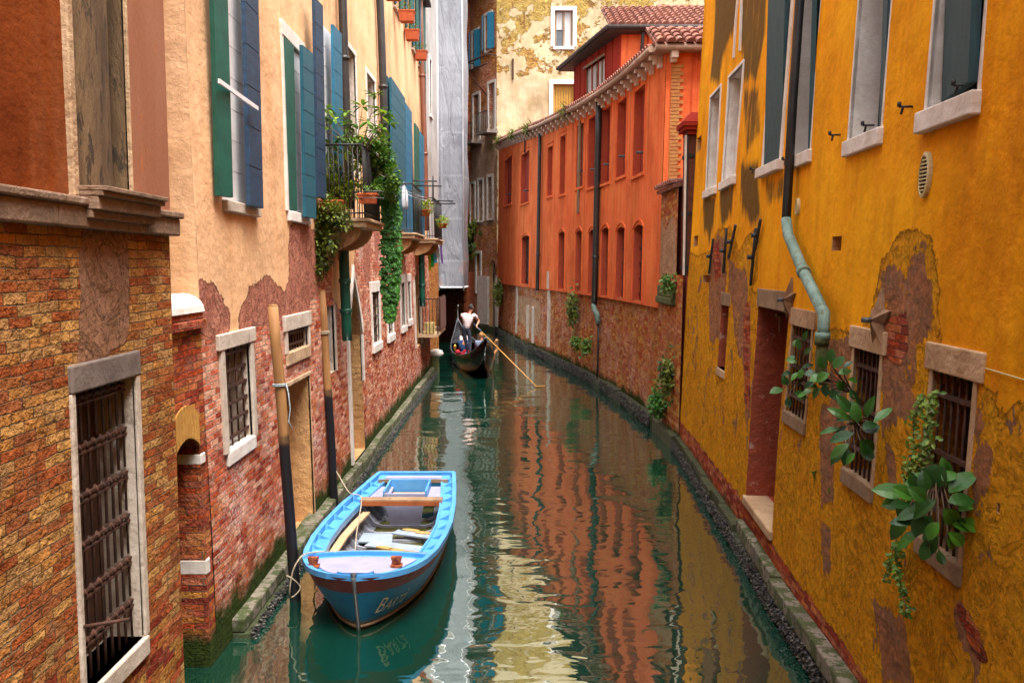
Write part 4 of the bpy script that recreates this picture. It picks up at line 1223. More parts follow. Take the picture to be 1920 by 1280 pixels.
# ================================================================== RIGHT: curved orange house
def cr(pts, n):
    out = []
    for i in range(len(pts) - 1):
        p0, p1, p2, p3 = pts[max(i - 1, 0)], pts[i], pts[i + 1], pts[min(i + 2, len(pts) - 1)]
        for k in range(n):
            t = k / n
            out.append(tuple(.5 * ((2 * p1[q]) + (-p0[q] + p2[q]) * t + (2 * p0[q] - 5 * p1[q] + 4 * p2[q] - p3[q]) * t * t + (-p0[q] + 3 * p1[q] - 3 * p2[q] + p3[q]) * t ** 3) for q in range(2)))
    out.append(pts[-1])
    return out


TP = cr([(3.36, 20.4), (3.16, 23.4), (2.84, 26.6), (2.40, 29.8), (1.86, 33), (1.24, 36.4), (.55, 40.2), (-.15, 44.8), (-.88, 50.4)], 3)
FO = Facade(TP, -1, .015, .0, 15.0)
B = thing('orange_house', 'long curving orange red house with two rows of narrow windows over worn brick', 'house', (3.4, 20.4, 0))
ZE_Y = [20.4, 25.6, 29.2, 36.4, 50.2]
ZE_Z = [at_depth(x, y, Y - .2).z - .16 for x, y, Y in ((1240, 80, 20.4), (1150, 152, 25.6), (1090, 186, 29.2), (1010, 230, 36.4), (935, 266, 50.2))]
zE = lambda u: float(np.interp(FO.w(min(max(u, 0), FO.len), 0).y, ZE_Y, ZE_Z))
zPB = 2.80
UPW = [(946, 960, 303, 387), (977, 992, 292, 383), (1027, 1036, 278, 368), (1050, 1060, 258, 365), (1081, 1094, 238, 352), (1103, 1119, 225, 352), (1128, 1144, 210, 345), (1157, 1174, 193, 333), (1188, 1208, 176, 330)]
LOW = [(978, 992, 443, 532), (1047, 1058, 435, 541), (1079, 1090, 433, 548), (1103, 1115, 432, 556), (1127, 1140, 428, 561), (1155, 1170, 427, 562), (1187, 1204, 423, 568)]
OH = []
for k, r_ in enumerate(UPW):
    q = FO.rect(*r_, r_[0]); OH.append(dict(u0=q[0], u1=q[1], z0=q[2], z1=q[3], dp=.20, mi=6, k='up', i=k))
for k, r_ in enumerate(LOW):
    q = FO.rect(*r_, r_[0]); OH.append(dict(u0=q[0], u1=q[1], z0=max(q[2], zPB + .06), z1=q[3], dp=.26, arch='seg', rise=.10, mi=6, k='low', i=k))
wall('wall', FO, 0, FO.len, zPB, 12, OH, (.16, .16), WM(M['terracotta_wall']), B, zfun=None) if False else None
# the eave height varies: wall top follows zE through a separate strip above the window heads
_hs = sorted(OH, key=lambda h: h['u0'])
cuts = [0.0]
for u_c in (5.5, 9.5, 13.5, 18.0, 24.0):
    for k in range(200):
        c_ = u_c + (k // 2) * .05 * (1 if k % 2 else -1)
        if all(not (h['u0'] - .15 < c_ < h['u1'] + .15) for h in OH): break
    cuts.append(c_)
cuts.append(FO.len)
zTs = []
for a_, b_ in zip(cuts, cuts[1:]):
    zt_ = min(zE(a_), zE(b_)) - .05; zTs.append(zt_)
    hs_ = [h for h in OH if a_ < h['u0'] < b_]
    for h in hs_: h['z1'] = min(h['z1'], zt_ - .12)
    wall('wall', FO, a_, b_, zPB, zt_, hs_, (.2, .2), WM(M['terracotta_wall']), B)
zTf = lambda u: zTs[max(0, min(len(zTs) - 1, sum(1 for c in cuts if c <= u + 1e-6) - 1))]
mb = MB(); n_ = 70
for a_, b_ in zip(cuts, cuts[1:]):
    for k in range(12):
        a, b = a_ + (b_ - a_) * k / 12, a_ + (b_ - a_) * (k + 1) / 12; zT = zTf((a + b) / 2)
        mb.add([FO.w(a, zT, 0), FO.w(b, zT, 0), FO.w(b, zE(b), 0), FO.w(a, zE(a), 0)], [(0, 1, 2, 3)], 0, [(a, zT), (b, zT), (b, zE(b)), (a, zE(a))])
mb.build('eave_band', M['terracotta_wall'], B)
mb = MB()
for k in range(n_):
    a, b = FO.len * k / n_, FO.len * (k + 1) / n_
    mb.add([FO.w(a, zPB, 0), FO.w(b, zPB, 0), FO.w(b, zPB, -.12), FO.w(a, zPB, -.12)], [(0, 1, 2, 3)], 0, [(a, zPB), (b, zPB), (b, zPB), (a, zPB)])
mb.build('plaster_soffit', M['terracotta_wall'], B)
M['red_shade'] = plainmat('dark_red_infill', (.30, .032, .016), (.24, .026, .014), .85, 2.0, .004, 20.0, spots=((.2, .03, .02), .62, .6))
for h_ in OH:
    up = h_['k'] == 'up'
    dark = up and h_['i'] == 4
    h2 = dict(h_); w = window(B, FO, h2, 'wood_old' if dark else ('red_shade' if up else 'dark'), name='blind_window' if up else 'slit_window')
    mb = MB()
    g_ = .10
    u0, u1, z0, z1 = h_['u0'], h_['u1'], h_['z0'], h_['z1']
    if up:
        FO.box(mb, u0 - g_, u0 - g_ + .05, z0 - .02, z1 + .14, -.01, .025); FO.box(mb, u1 + g_ - .05, u1 + g_, z0 - .02, z1 + .14, -.01, .025); FO.box(mb, u0 - g_, u1 + g_, z1 + .14, z1 + .19, -.01, .03)
        FO.box(mb, u0 - g_ - .02, u1 + g_ + .02, z0 - .10, z0 - .02, -.01, .05)
        mb.build('frame', M['terracotta_wall'], w)
        if h_['i'] not in (2, 3):
            mb = MB(); um = (u0 + u1) / 2; mb.tube([FO.w(um, z0 + .55, -.32), FO.w(um, z0 + .55, .06)], .035, 8); mb.build('spout', M['grey_iron'], w)
    else:
        a = arch_pts(dict(u0=u0 - g_, u1=u1 + g_, z1=z1 + .10, arch='seg', rise=.2), 8)
        for (ua, za), (ub, zb) in zip(a, a[1:]):
            mb.hexa([FO.w(ua, za, -.01), FO.w(ub, zb, -.01), FO.w(ub, zb, .025), FO.w(ua, za, .025), FO.w(ua, za + .05, -.01), FO.w(ub, zb + .05, -.01), FO.w(ub, zb + .05, .025), FO.w(ua, za + .05, .025)])
        FO.box(mb, u0 - g_, u0 - g_ + .045, z0, z1 - .12, -.01, .025); FO.box(mb, u1 + g_ - .045, u1 + g_, z0, z1 - .12, -.01, .025)
        mb.build('frame', M['terracotta_wall'], w)
        mb = MB()
        for q in range(3): mb.tube([FO.w(u0 + (u1 - u0) * (q + .5) / 3, z0, -.175), FO.w(u0 + (u1 - u0) * (q + .5) / 3, z1, -.175)], .014, 5)
        for q in range(5): FO.box(mb, u0, u1, z0 + (z1 - z0) * (q + .5) / 5 - .012, z0 + (z1 - z0) * (q + .5) / 5 + .012, -.19, -.16)
        mb.build('grille', M['black_iron'], w)
# worn brick base, a little behind the plaster
hs = dict(zip(('u0', 'u1', 'z0', 'z1'), FO.rect(1021, 1032, 508, 620, 1026))); hs.update(dp=.25, mi=1)
BZ = 2.9
PB1 = [FO.uz(*p) for p in [(948, 535), (962, 538), (966, 600), (1010, 640), (1012, 560), (950, 545)]]
wall('brick_base', FO, 0, FO.len, -.6, BZ, [], (.25, .25), WM(M['canal_brick']), B, {'m2': lambda P: np.maximum(sdf(P, PB1) * .3 - .02, -.25)}, d=-.07)
mb = MB()
for x, z0_, z1_, mm in ((1027, .5, 3.5, 'stone'), (967, .5, 2.75, 'stone_warm'), (988, .5, 2.0, 'stone'), (998, .4, 2.0, 'stone')):
    u = FO.u(x, 580); FO.box(mb, u - .22, u + .22, z0_, min(z1_, 2.79), -.1, -.02)
mb.build('stone_quoin', M['stone'], B, bevel=.02)
mb = MB(); u = FO.u(1027, 560); FO.box(mb, u - .2, u + .2, 2.85, 3.55, -.05, .012); mb.build('stone_stop', M['stone'], B)
# gutter, corbels, tiles along the eave
mb = MB(); N_ = 60
mb.tube([FO.w(FO.len * k / N_, zE(FO.len * k / N_) + .06, .34) for k in range(N_ + 1)], .075, 8); mb.build('gutter', M['gutter'], B)
mb = MB()
for k in range(N_):
    a, b = FO.len * k / N_, FO.len * (k + 1) / N_
    mb.hexa([FO.w(a, zE(a) - .02, -.3), FO.w(b, zE(b) - .02, -.3), FO.w(b, zE(b) - .02, .27), FO.w(a, zE(a) - .02, .27), FO.w(a, zE(a) + .06, -.3), FO.w(b, zE(b) + .06, -.3), FO.w(b, zE(b) + .06, .27), FO.w(a, zE(a) + .06, .27)])
mb.build('eave', M['gutter'], B)
u = .35; i = 0
mb = MB()
while u < FO.len - .2:
    z = zE(u)
    for (a, b, lo) in ((0, .12, .30), (.12, .22, .22), (.22, .31, .12)):
        FO.box(mb, u - .06, u + .06, z - lo, z - .022, a + .001, b)
    u += .85
mb.build('corbel', M['stone_white'], B, bevel=.012)['kind'] = 'stuff'


def tiles(name, P0, P1, up, rise_len, pitch, mat, bld, w=.2, step=.36):
    """rows of half round roof tiles; P0-P1 is the eave line, up the horizontal direction to the ridge"""
    mb = MB()
    P0, P1 = Vector(P0), Vector(P1)
    e = P1 - P0; L = e.length; e /= L
    upv = Vector((up[0], up[1], 0)).normalized() * math.cos(pitch) + Vector((0, 0, math.sin(pitch)))
    nrm = e.cross(upv).normalized()
    if nrm.z < 0: nrm = -nrm
    rows, cols = int(rise_len / step), int(L / w)
    mb.hexa([P0 - nrm * .08, P1 - nrm * .08, P1 - nrm * .08 + upv * rise_len, P0 - nrm * .08 + upv * rise_len, P0, P1, P1 + upv * rise_len, P0 + upv * rise_len])
    for r in range(rows):
        for c in range(cols):
            cc = P0 + e * ((c + .5) * L / cols + random.uniform(-.012, .012)) + upv * (r * step - .04) + nrm * random.uniform(0, .012)
            rad = w * .43
            a_, b_ = [], []
            tl = upv + nrm * random.uniform(-.02, .03)
            for k in range(6):
                t = math.pi * k / 5
                o = e * (-rad * math.cos(t)) + nrm * (rad * math.sin(t))
                a_.append(cc + o * 1.08 + nrm * .035); b_.append(cc + tl * (step * 1.12) + o * .9)
            mb.add(a_ + b_, [(k, k + 1, 7 + k, 6 + k) for k in range(5)] + [tuple(range(6))], smooth=False)
    return mb.build(name, M[mat], bld)


# end wall of the orange house facing the camera, with brick quoin strip
EX = Surf(7.0, lambda u, z, d: Vector((3.37 + .015 * z + u, 20.4 - d, z)))
mb_e = None
wall('end_wall', EX, 0, 7, 3.5, zE(0), [], .3, WM(M['terracotta_wall']), B)
mb = MB()
z = 3.6; k = 0
qm = plainmat('quoin_brick', (.50, .26, .08), (.40, .15, .05), .9, 7.0, .01, 30)
while z < zE(0) - .35:
    wq = .20 if k % 2 else .28
    c0 = EX.w(.12, z, .0)
    mb.box((c0.x + wq / 2, 20.4 - .01, z + .04), (wq, .05, .068)); z += .08; k += 1
mb.build('brick_quoin', qm, B)
mb = MB(); mb.tube([EX.w(-.3, zE(0) + .04, .3), EX.w(7, zE(0) + .04, .3)], .075, 8); mb.build('gutter', M['gutter'], B)
mb = MB(); mb.hexa([*[EX.w(a_, zE(0) + z_, d_) for z_ in (-.02, .06) for a_, d_ in ((-.3, -.2), (7, -.2), (7, .27), (-.3, .27))]])
mb.build('eave', M['gutter'], B)
mb = MB()
for u in (.15, .85, 1.55, 2.2):
    c0 = EX.w(u, zE(0) - .10, .14); mb.box(c0, (.16, .28, .16)); mb.box(c0 + Vector((0, .06, -.1)), (.14, .16, .1))
mb.build('stone_corbel', M['stone_white'], B, bevel=.02)
tiles('end_roof', (3.2, 20.05, zE(0) + .1), (8.5, 20.05, zE(0) + .1), (0, 1), 1.75, math.radians(26), 'roof_tile', B, .22)
# low roof plane behind the long eave
for (ua, ub) in ((0.2, 7), (7, 14), (14, 21), (21, 28), (28, FO.len - .05)):
    pa, pb = FO.w(ua, zE(ua) + .08, .30), FO.w(ub, zE(ub) + .08, .30)
    n = FO.nrm((ua + ub) / 2)
    tiles('roof', pa, pb, (-n.x, -n.y), 1.6, math.radians(16), 'roof_tile', B, .26, .45)
mbp = [FO.w(FO.len * k / 8, 0, -.5) for k in range(9)]
body(B, [(p.x, p.y) for p in mbp[:-1]] + [(9, 50), (9, 20.8)], -.4, zE(0) - .05, 'red_shade')
# pipes and the dark drain slot
def fo_pipe(x, yt, yb, r, d=.12, mat='dark_pipe', z0=None):
    a = FO.uz(x, (yt + yb) / 2, d); z1 = zE(a[0]); z0 = FO.uz(x, yb, d)[1] if z0 is None else z0
    return pipe(B, FO, [FO.w(a[0], z0 + (z1 - z0) * k / 5, d) for k in range(6)], r, mat, [(FO.w(a[0], z0 + 1.5, d), FO.w(a[0], z0 + 1.6, d))]), a[0], z0
fo_pipe(1010, 240, 545, .075)
o, u_, z_ = fo_pipe(1119, 165, 572, .095)
pts = [FO.w(u_, z_ + .1, .12), FO.w(u_ - .02, z_ - .1, .14), FO.w(u_ - .22, z_ - .3, .08), FO.w(u_ - .3, z_ - .6, .04), FO.w(u_ - .3, .3, .04)]
pipe(B, FO, pts[:4], .085, 'copper_pipe'); pipe(B, FO, pts[3:], .035, 'black_iron')
mb = MB(); a = FO.u(1087, 300); FO.box(mb, a - .12, a + .12, 5.6, zE(a) - .35, .001, .05); tag(mb.build('drain_slot', M['wood_old'], B), 'dark vertical strip between the windows')
mb = MB(); a = FO.u(985, 300); FO.box(mb, a - .05, a + .05, 8.9, zE(a), .001, .06); mb.build('old_pipe', M['dark_pipe'], B)
# penthouse above
pc = [(3.6, 30.0), (2.42, 34.8)]
zp = at_depth(1145, 50, 29.45).z - .12
FP1 = Facade([(3.6, 30.0), (2.42, 34.8)], -1, 0, 0)
FP2 = Facade([(3.6, 30.0), (9.5, 30.0)], 1, 0, 0)
hp = dict(zip(('u0', 'u1', 'z0', 'z1'), FP1.rect(1096, 1134, 105, 158, 1134))); hp['dp'] = .15
hp['z1'] = min(hp['z1'], zp - .35); hp['z0'] = min(hp['z0'], 10.3)
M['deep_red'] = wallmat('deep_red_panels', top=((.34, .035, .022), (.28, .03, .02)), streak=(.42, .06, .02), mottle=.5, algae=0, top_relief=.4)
P_ = B
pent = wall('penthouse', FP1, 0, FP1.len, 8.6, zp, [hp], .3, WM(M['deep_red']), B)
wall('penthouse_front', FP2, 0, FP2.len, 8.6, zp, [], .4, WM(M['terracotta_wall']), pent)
window(pent, FP1, hp, 'curtain', mull=(3, 0), name='window_pane', frame='wood_old', fw=.06) if False else None
mb = MB(); FP1.box(mb, hp['u0'], hp['u1'], hp['z0'], hp['z1'], -.2, -.13); mb.build('window', M['curtain'], pent)
mb = MB()
for k in range(5): u = hp['u0'] + (hp['u1'] - hp['u0'] - .05) * k / 4; FP1.box(mb, u, u + .05, hp['z0'], hp['z1'], -.128, -.08)
FP1.box(mb, hp['u0'] - .06, hp['u1'] + .06, hp['z1'], hp['z1'] + .08, -.1, .05)
mb.build('window_bar', M['wood_old'], pent)
mb = MB()
for k in range(8): u = FP1.len * k / 7 ; FP1.box(mb, max(0, u - .02), min(u + .02, FP1.len), 8.6, zp - .02, .0, .03)
for k in range(5): FP2.box(mb, .9 * k + .0, .9 * k + .03, 8.6, zp - .02, 0, .03)
mb.build('panel_seam', M['deep_red'], pent)
mb = MB()
def flat(pts, z0, z1): mb.add([(x, y, z0) for x, y in pts] + [(x, y, z1) for x, y in pts], [(0, 1, 2, 3)[::-1], (4, 5, 6, 7), (0, 1, 5, 4), (1, 2, 6, 5), (2, 3, 7, 6), (3, 0, 4, 7)])
flat([(3.15, 29.45), (9.5, 29.45), (9.5, 36), (1.85, 35.6)], zp, zp + .12)
mb.build('eave', M['eave_dark'], pent)
mb = MB(); mb.tube([(3.1, 29.4, zp + .1), (9.5, 29.4, zp + .1)], .07, 8); mb.tube([(3.1, 29.4, zp + .1), (1.8, 35.6, zp + .1)], .07, 8); mb.tube([(4.3, 29.6, zp), (4.3, 29.85, zp - .5), (4.3, 29.85, 9.3)], .06, 8); mb.build('gutter', M['eave_dark'], pent)
tiles('roof', (3.2, 29.5, zp + .16), (9.5, 29.5, zp + .16), (0, 1), 3.3, math.radians(25), 'roof_tile', B, .24)
body(B, [(3.75, 30.2), (2.6, 34.8), (9.4, 34.8), (9.4, 30.2)], 8.0, zp - .02, 'red_shade', name='rear_block')
mb = MB()
for k in range(6): mb.box((5.3 + .28 * k, 32.6, zp + 1.62), (.24, .24, .14), rz=.1 * k)
mb.build('ridge_tile', M['roof_tile'], B, bevel=.05)

# ------------------------------------------------------------------ garden wall between orange and ochre houses, with flue
FGW = Facade([(3.40, 18.52), (3.37, 20.38)], -1, .012, .015, 17.0)
B = thing('courtyard_wall', 'worn brick courtyard wall with a tiled coping between the orange and the ochre house', 'wall', (3.4, 19, 0))
PG = [(.0, 3.6), (1.86, 3.5), (1.86, 4.9), (1.2, 4.6), (.6, 4.9), (.1, 4.5)]
wall('wall', FGW, 0, FGW.len, -.6, 5.5, [], .12, WM(M['canal_brick']), B, {'m2': lambda P: sdf(P, PG) - .02})
body(B, [(3.56, 18.5), (3.60, 20.36), (3.85, 20.36), (3.8, 18.5)], -.6, 5.45, 'red_shade')
mb = MB(); FGW.box(mb, 0, FGW.len, 2.95, 3.1, -.1, .09); FGW.box(mb, 0, FGW.len, 3.1, 3.35, -.1, .05); mb.build('stone_band', M['moss'], B, bevel=.02)
tiles('coping', FGW.w(FGW.len, 5.48, .12), FGW.w(0, 5.48, .12), (1, 0), .55, math.radians(12), 'roof_tile', B, .2, .28)
FGL = Facade([(3.43, 17.9), (3.40, 18.52)], -1, .012, 0)
wall('lower_wall', FGL, 0, FGL.len, -.6, 3.6, [], .12, WM(M['canal_brick']), B, {'m2': neg})
body(B, [(3.55, 17.92), (3.55, 18.5), (3.9, 18.5), (3.9, 17.92)], -.6, 3.58, 'red_shade')
B = thing('flue', 'rusty square flue with dark red cap standing between the courtyard wall and the ochre house', 'chimney', (3.75, 18.2, 3.6))
mb = MB(); mb.box((3.78, 18.22, 5.05), (.5, .42, 2.9)); mb.build('shaft', plainmat('rusty_flue_plate', (.17, .05, .02), (.10, .028, .014), .85, 9.0, .006, 40), B, bevel=.01)
mb = MB()
for z in (3.75, 4.85, 6.0): mb.box((3.78, 18.22, z), (.54, .46, .07))
for x in (3.53, 4.03): mb.box((x, 18.0, 5.05), (.05, .05, 2.95))
mb.build('iron_band', M['black_iron'], B)
mb = MB(); mb.box((3.50, 18.0, 5.0), (.035, .06, 2.8)); mb.build('pale_strip', M['stone_white'], B)
mb = MB()
for z, s_ in ((6.45, .55), (6.53, .70), (6.60, .78)): mb.box((3.8, 18.2, z), (s_, s_, .075))
mb.hexa([(3.4, 17.8, 6.64), (4.2, 17.8, 6.64), (4.2, 18.6, 6.64), (3.4, 18.6, 6.64), (3.6, 18.0, 6.86), (4.1, 18.0, 6.86), (4.1, 18.4, 6.86), (3.6, 18.4, 6.86)])
mb.build('cap', M['deep_red'], B, bevel=.01)

# ================================================================== RIGHT: ochre house
def yx(y): return 2.46 + .055 * y
FY = Facade([(yx(-5), -5), (yx(17.9), 17.9)], -1, .04, .03, 20.0)
YO = 0
B = ochre = thing('ochre_house', 'weathered ochre yellow house with peeling plaster and barred windows filling the right side', 'house', (yx(8), 8, 0))
RY = FY.rect
def hole(xa, xb, yt, yb, xr=None, **k):
    q = RY(xa, xb, yt, yb, xr); d = dict(u0=q[0], u1=q[1], z0=q[2], z1=q[3]); d.update(k); return d
Y = {}
Y['n1'] = hole(1329, 1347, 180, 352, 1338, dp=.22, mi=5)
Y['n2'] = hole(1362, 1386, 140, 333, 1374, dp=.25, mi=5)
Y['s1'] = hole(1446, 1475, -60, 304, 1460, dp=.16, mi=5)
Y['w2'] = hole(1493, 1531, -140, 287, 1510, dp=.27, mi=5)
Y['w3'] = hole(1603, 1662, -220, 250, 1630, dp=.25, mi=5)
Y['w4'] = hole(1748, 1840, -330, 188, 1795, dp=.22, mi=5)
Y['w5'] = dict(u0=Y['w4']['u0'] - 2.6, u1=Y['w4']['u1'] - 2.6, z0=Y['w4']['z0'], z1=Y['w4']['z1'], dp=.18, mi=5)
Y['niche'] = hole(1348, 1362, 572, 694, 1355, dp=.22, mi=4)
Y['door'] = hole(1408, 1466, 572, 945, 1408, dp=1.0, mi=4)
Y['g1'] = hole(1481, 1518, 612, 785, 1500, dp=.20, mi=0)
Y['g2'] = hole(1592, 1642, 655, 900, 1615, dp=.22, mi=0)
Y['g3'] = hole(1738, 1815, 700, 1040, 1775, dp=.24, mi=0)
for k, (x0, x1, y0, y1) in enumerate(((1307, 1315, 257, 283), (1301, 1309, 442, 462), (1415, 1423, 437, 456), (1317, 1332, 516, 530), (1560, 1577, 443, 470), (1872, 1878, 942, 962))):
    Y['q%d' % k] = hole(x0, x1, y0, y1, None, dp=.12, mi=2)
smooth_px = [(1250, 480), (1288, 470), (1310, 480), (1330, 470), (1345, 432), (1372, 425), (1385, 470), (1402, 440), (1415, 430), (1420, 520), (1404, 547), (1466, 556), (1475, 570), (1500, 590), (1520, 588), (1530, 612), (1545, 600), (1548, 618),
             (1600, 622), (1606, 626), (1630, 590), (1645, 530), (1648, 500), (1665, 470), (1685, 440), (1705, 430), (1725, 428), (1745, 445), (1755, 480), (1760, 530), (1764, 600), (1762, 655), (1800, 668), (1822, 680), (1835, 705), (1850, 720), (1865, 735),
             (1880, 790), (1900, 760), (1918, 750), (1940, 760)]
S1 = [FY.uz(*p) for p in smooth_px]
S1 = S1 + [(-.5, S1[-1][1]), (-.5, 13), (24, 13), (24, S1[0][1])]
def pxpoly(l): return [FY.uz(*p) for p in l]
PATCH = [pxpoly(q) for q in (
    [(1328, 470), (1345, 432), (1360, 440), (1362, 520), (1350, 640), (1330, 640), (1326, 560)],
    [(1365, 480), (1395, 500), (1404, 550), (1408, 700), (1400, 900), (1392, 700), (1375, 640), (1368, 560)],
    [(1645, 560), (1665, 490), (1700, 500), (1735, 470), (1760, 560), (1762, 650), (1725, 655), (1735, 800), (1700, 790), (1650, 830), (1648, 700)],
    [(1548, 622), (1590, 628), (1590, 780), (1562, 840), (1550, 700)],
    [(1536, 740), (1565, 760), (1565, 940), (1540, 960)],
    [(1535, 960), (1560, 980), (1560, 1100), (1540, 1090)],
    [(1650, 800), (1675, 830), (1690, 900), (1670, 940), (1655, 880)],
    [(1770, 960), (1800, 1100), (1850, 1200), (1830, 1260), (1780, 1180)],
    [(1640, 1120), (1690, 1150), (1720, 1290), (1650, 1290)],
    [(1850, 820), (1870, 840), (1860, 900), (1845, 880)])]
CORES = [pxpoly(q) for q in ([(1655, 600), (1700, 585), (1705, 660), (1690, 680), (1660, 670)], [(1335, 455), (1350, 450), (1352, 520), (1340, 530)], [(1392, 570), (1405, 570), (1406, 780), (1396, 760)], [(1795, 1130), (1820, 1140), (1850, 1230), (1830, 1240)], [(1560, 690), (1575, 700), (1572, 760), (1560, 740)])]
CORE = pxpoly([(1700, 500), (1738, 470), (1762, 580), (1764, 650), (1735, 655), (1715, 600)])
def yr(P):
    # the band of bare brick under the plaster
    core = np.maximum.reduce([sdf(P, q) for q in CORES])
    return np.minimum(-core * .8, P[:, 1] - np.interp(P[:, 0], [0, 11, 13, 15, 17, 20, 23], [.40, .42, .52, .58, .62, .62, .60]))
def ypt(P):
    v = np.maximum.reduce([sdf(P, q) for q in PATCH])
    return np.clip(v * 2.2, -.02, .22) - .01
def ystain(P):
    v = np.full(len(P), -1.0)
    for q, s_ in (([(1343, -60), (1385, -60), (1382, 40), (1356, 110), (1350, 160), (1331, 150), (1336, 90)], 1.2), ([(1395, -60), (1440, -60), (1436, 60), (1420, 150), (1392, 160), (1386, 60)], .9), ([(1392, 160), (1425, 160), (1430, 250), (1400, 300)], .7),
                  ([(1318, 365), (1342, 362), (1336, 420), (1330, 460), (1318, 430)], 1.2), ([(1350, 345), (1378, 340), (1374, 400), (1356, 425), (1350, 400)], 1.2), ([(1388, 300), (1425, 300), (1428, 410), (1410, 430), (1390, 400)], 1.0),
                  ([(1435, 330), (1475, 325), (1470, 380), (1440, 390)], .6), ([(1740, 215), (1835, 165), (1835, 200), (1800, 215), (1750, 240)], .7), ([(1486, 312), (1524, 292), (1520, 320), (1490, 335)], .5), ([(1596, 275), (1656, 240), (1652, 262), (1600, 292)], .5)):
        v = np.maximum(v, np.clip(sdf(P, pxpoly(q)) * 2.5 + .28 * s_, -1, .75 * s_))
    return v + .12
wall('wall', FY, 0, FY.len, -.6, 12.0, list(Y.values()), (.075, .075), WM(M['yellow_wall']), B, {'m1': lambda P: sdf(P, S1), 'm2': yr, 'pt': ypt, 'st': ystain})
body(B, [(yx(-5) + 1.35, -5), (yx(17.9) + 1.35, 17.85), (9, 17.85), (9, -5)], -.6, 11.9, 'tan_plaster')
EY = Surf(5.0, lambda u, z, d: Vector((yx(17.9) + .04 * z + u, 17.9 + d, z)))
wall('end_wall', EY, 0, 5.0, -.6, 12, [], .4, WM(M['yellow_wall']), B, {'m1': big, 'm2': big, 'pt': lambda P: np.zeros(len(P)), 'st': neg})
mb = MB(); FY.box(mb, 0, FY.len, 12.0, 12.15, -1.6, .35); mb.build('roof_edge', M['eave_dark'], B)
# upper windows
for k in ('n1', 'n2'):
    window(B, FY, Y[k], 'curtain', frame='stone_white', fw=.05, fd=.02, sill='stone_white', sh=.13, sd=.06, so=.1)
mb = MB()                                                   # gothic point over the second slit
h = Y['n2']; cu = (h['u0'] + h['u1']) / 2
for s_ in (-1, 1):
    P2 = [(cu + s_ * .20, h['z1'] + .25), (cu + s_ * .17, h['z1'] + .8), (cu + s_ * .02, h['z1'] + 1.5)]
    for (ua, za), (ub, zb) in zip(P2, P2[1:]):
        mb.hexa([FY.w(ua, za, -.02), FY.w(ua + s_ * .06, za, -.02), FY.w(ua + s_ * .06, za, .03), FY.w(ua, za, .03), FY.w(ub, zb, -.02), FY.w(ub + s_ * .06, zb, -.02), FY.w(ub + s_ * .06, zb, .03), FY.w(ub, zb, .03)])
mb.build('pointed_moulding', M['stone_white'], B)
h = Y['s1']; w = window(B, FY, h, 'dark', frame='stone_white', fw=.10, fd=.025, sill='stone_white', sh=.12, sd=.09, so=.16)
leafboard(w, FY, h['u1'] - .02, h['u0'] + .02, h['z0'] + .03, h['z1'] - .3, -.01, -.03, .05, 'old_green', 1)
h = Y['w2']; w = window(B, FY, h, 'dark', frame='stone_white', fw=.03, fd=.012, sill='stone_white', sh=.13, sd=.05, so=.06)
leafboard(w, FY, h['u1'] - .55, h['u0'] + .01, h['z0'] + .02, h['z1'], -.13, .0, .05, 'old_green', 1)
h = Y['w3']; w = window(B, FY, h, 'dark', frame='stone_white', fw=.03, fd=.012, sill='stone_white', sh=.14, sd=.05, so=.05)
leafboard(w, FY, h['u1'] - .42, h['u0'] + .01, h['z0'] + .03, h['z1'], -.14, -.04, .05, 'old_green', 1)
h = Y['w4']; w = window(B, FY, h, 'dark', frame='stone_white', fw=.035, fd=.012, sill='stone_white', sh=.15, sd=.07, so=.05)
leafboard(w, FY, h['u1'] - .07, h['u0'] + .02, h['z0'] + .06, h['z1'], -.10, .03, .06, 'old_green', 1)
h = Y['w5']; w = window(B, FY, h, 'dark', frame='stone_white', fw=.035, fd=.012, sill='stone_white', sh=.15, sd=.07, so=.05)
for (kk, xx, yy) in (('w4', 1712, 200), ('w3', 1578, 253), ('s1', 1423, 318), ('w2', 1485, 300), ('w3', 1640, 235), ('w4', 1816, 160)):
    u, z = FY.uz(xx, yy)
    mb = MB(); mb.tube([FY.w(u, z, 0), FY.w(u, z, .10)], .009, 6); mb.tube([FY.w(u, z, .10), FY.w(u, z + .035, .10)], .016, 6); mb.tube([FY.w(u, z, .07), FY.w(u + .03, z - .05, .07)], .010, 6)
    mb.build('shutter_catch', M['black_iron'], B)
# barred windows below
for k, nb, rl, lab in (('g1', 6, 3, 'barred window farthest from the viewer, with a sprig in it'), ('g2', 6, 3, 'middle barred window under the iron star anchor'), ('g3', 6, 3, 'nearest barred window, filled by a broad leaved plant')):
    h = Y[k]
    w = window(B, FY, h, 'dark', frame='stone_warm', fw=.055, fd=.012, sill='wood_old', sh=.13, sd=.03, so=.06, bars=nb, rails=rl, bar_r=.010, lintel='wood_old', lh=.19, lo=.12, label=lab, bar_d=-.03)
    for o in w.children:
        if o.name.startswith('lintel'): o.data.materials[0] = M['stone_warm']
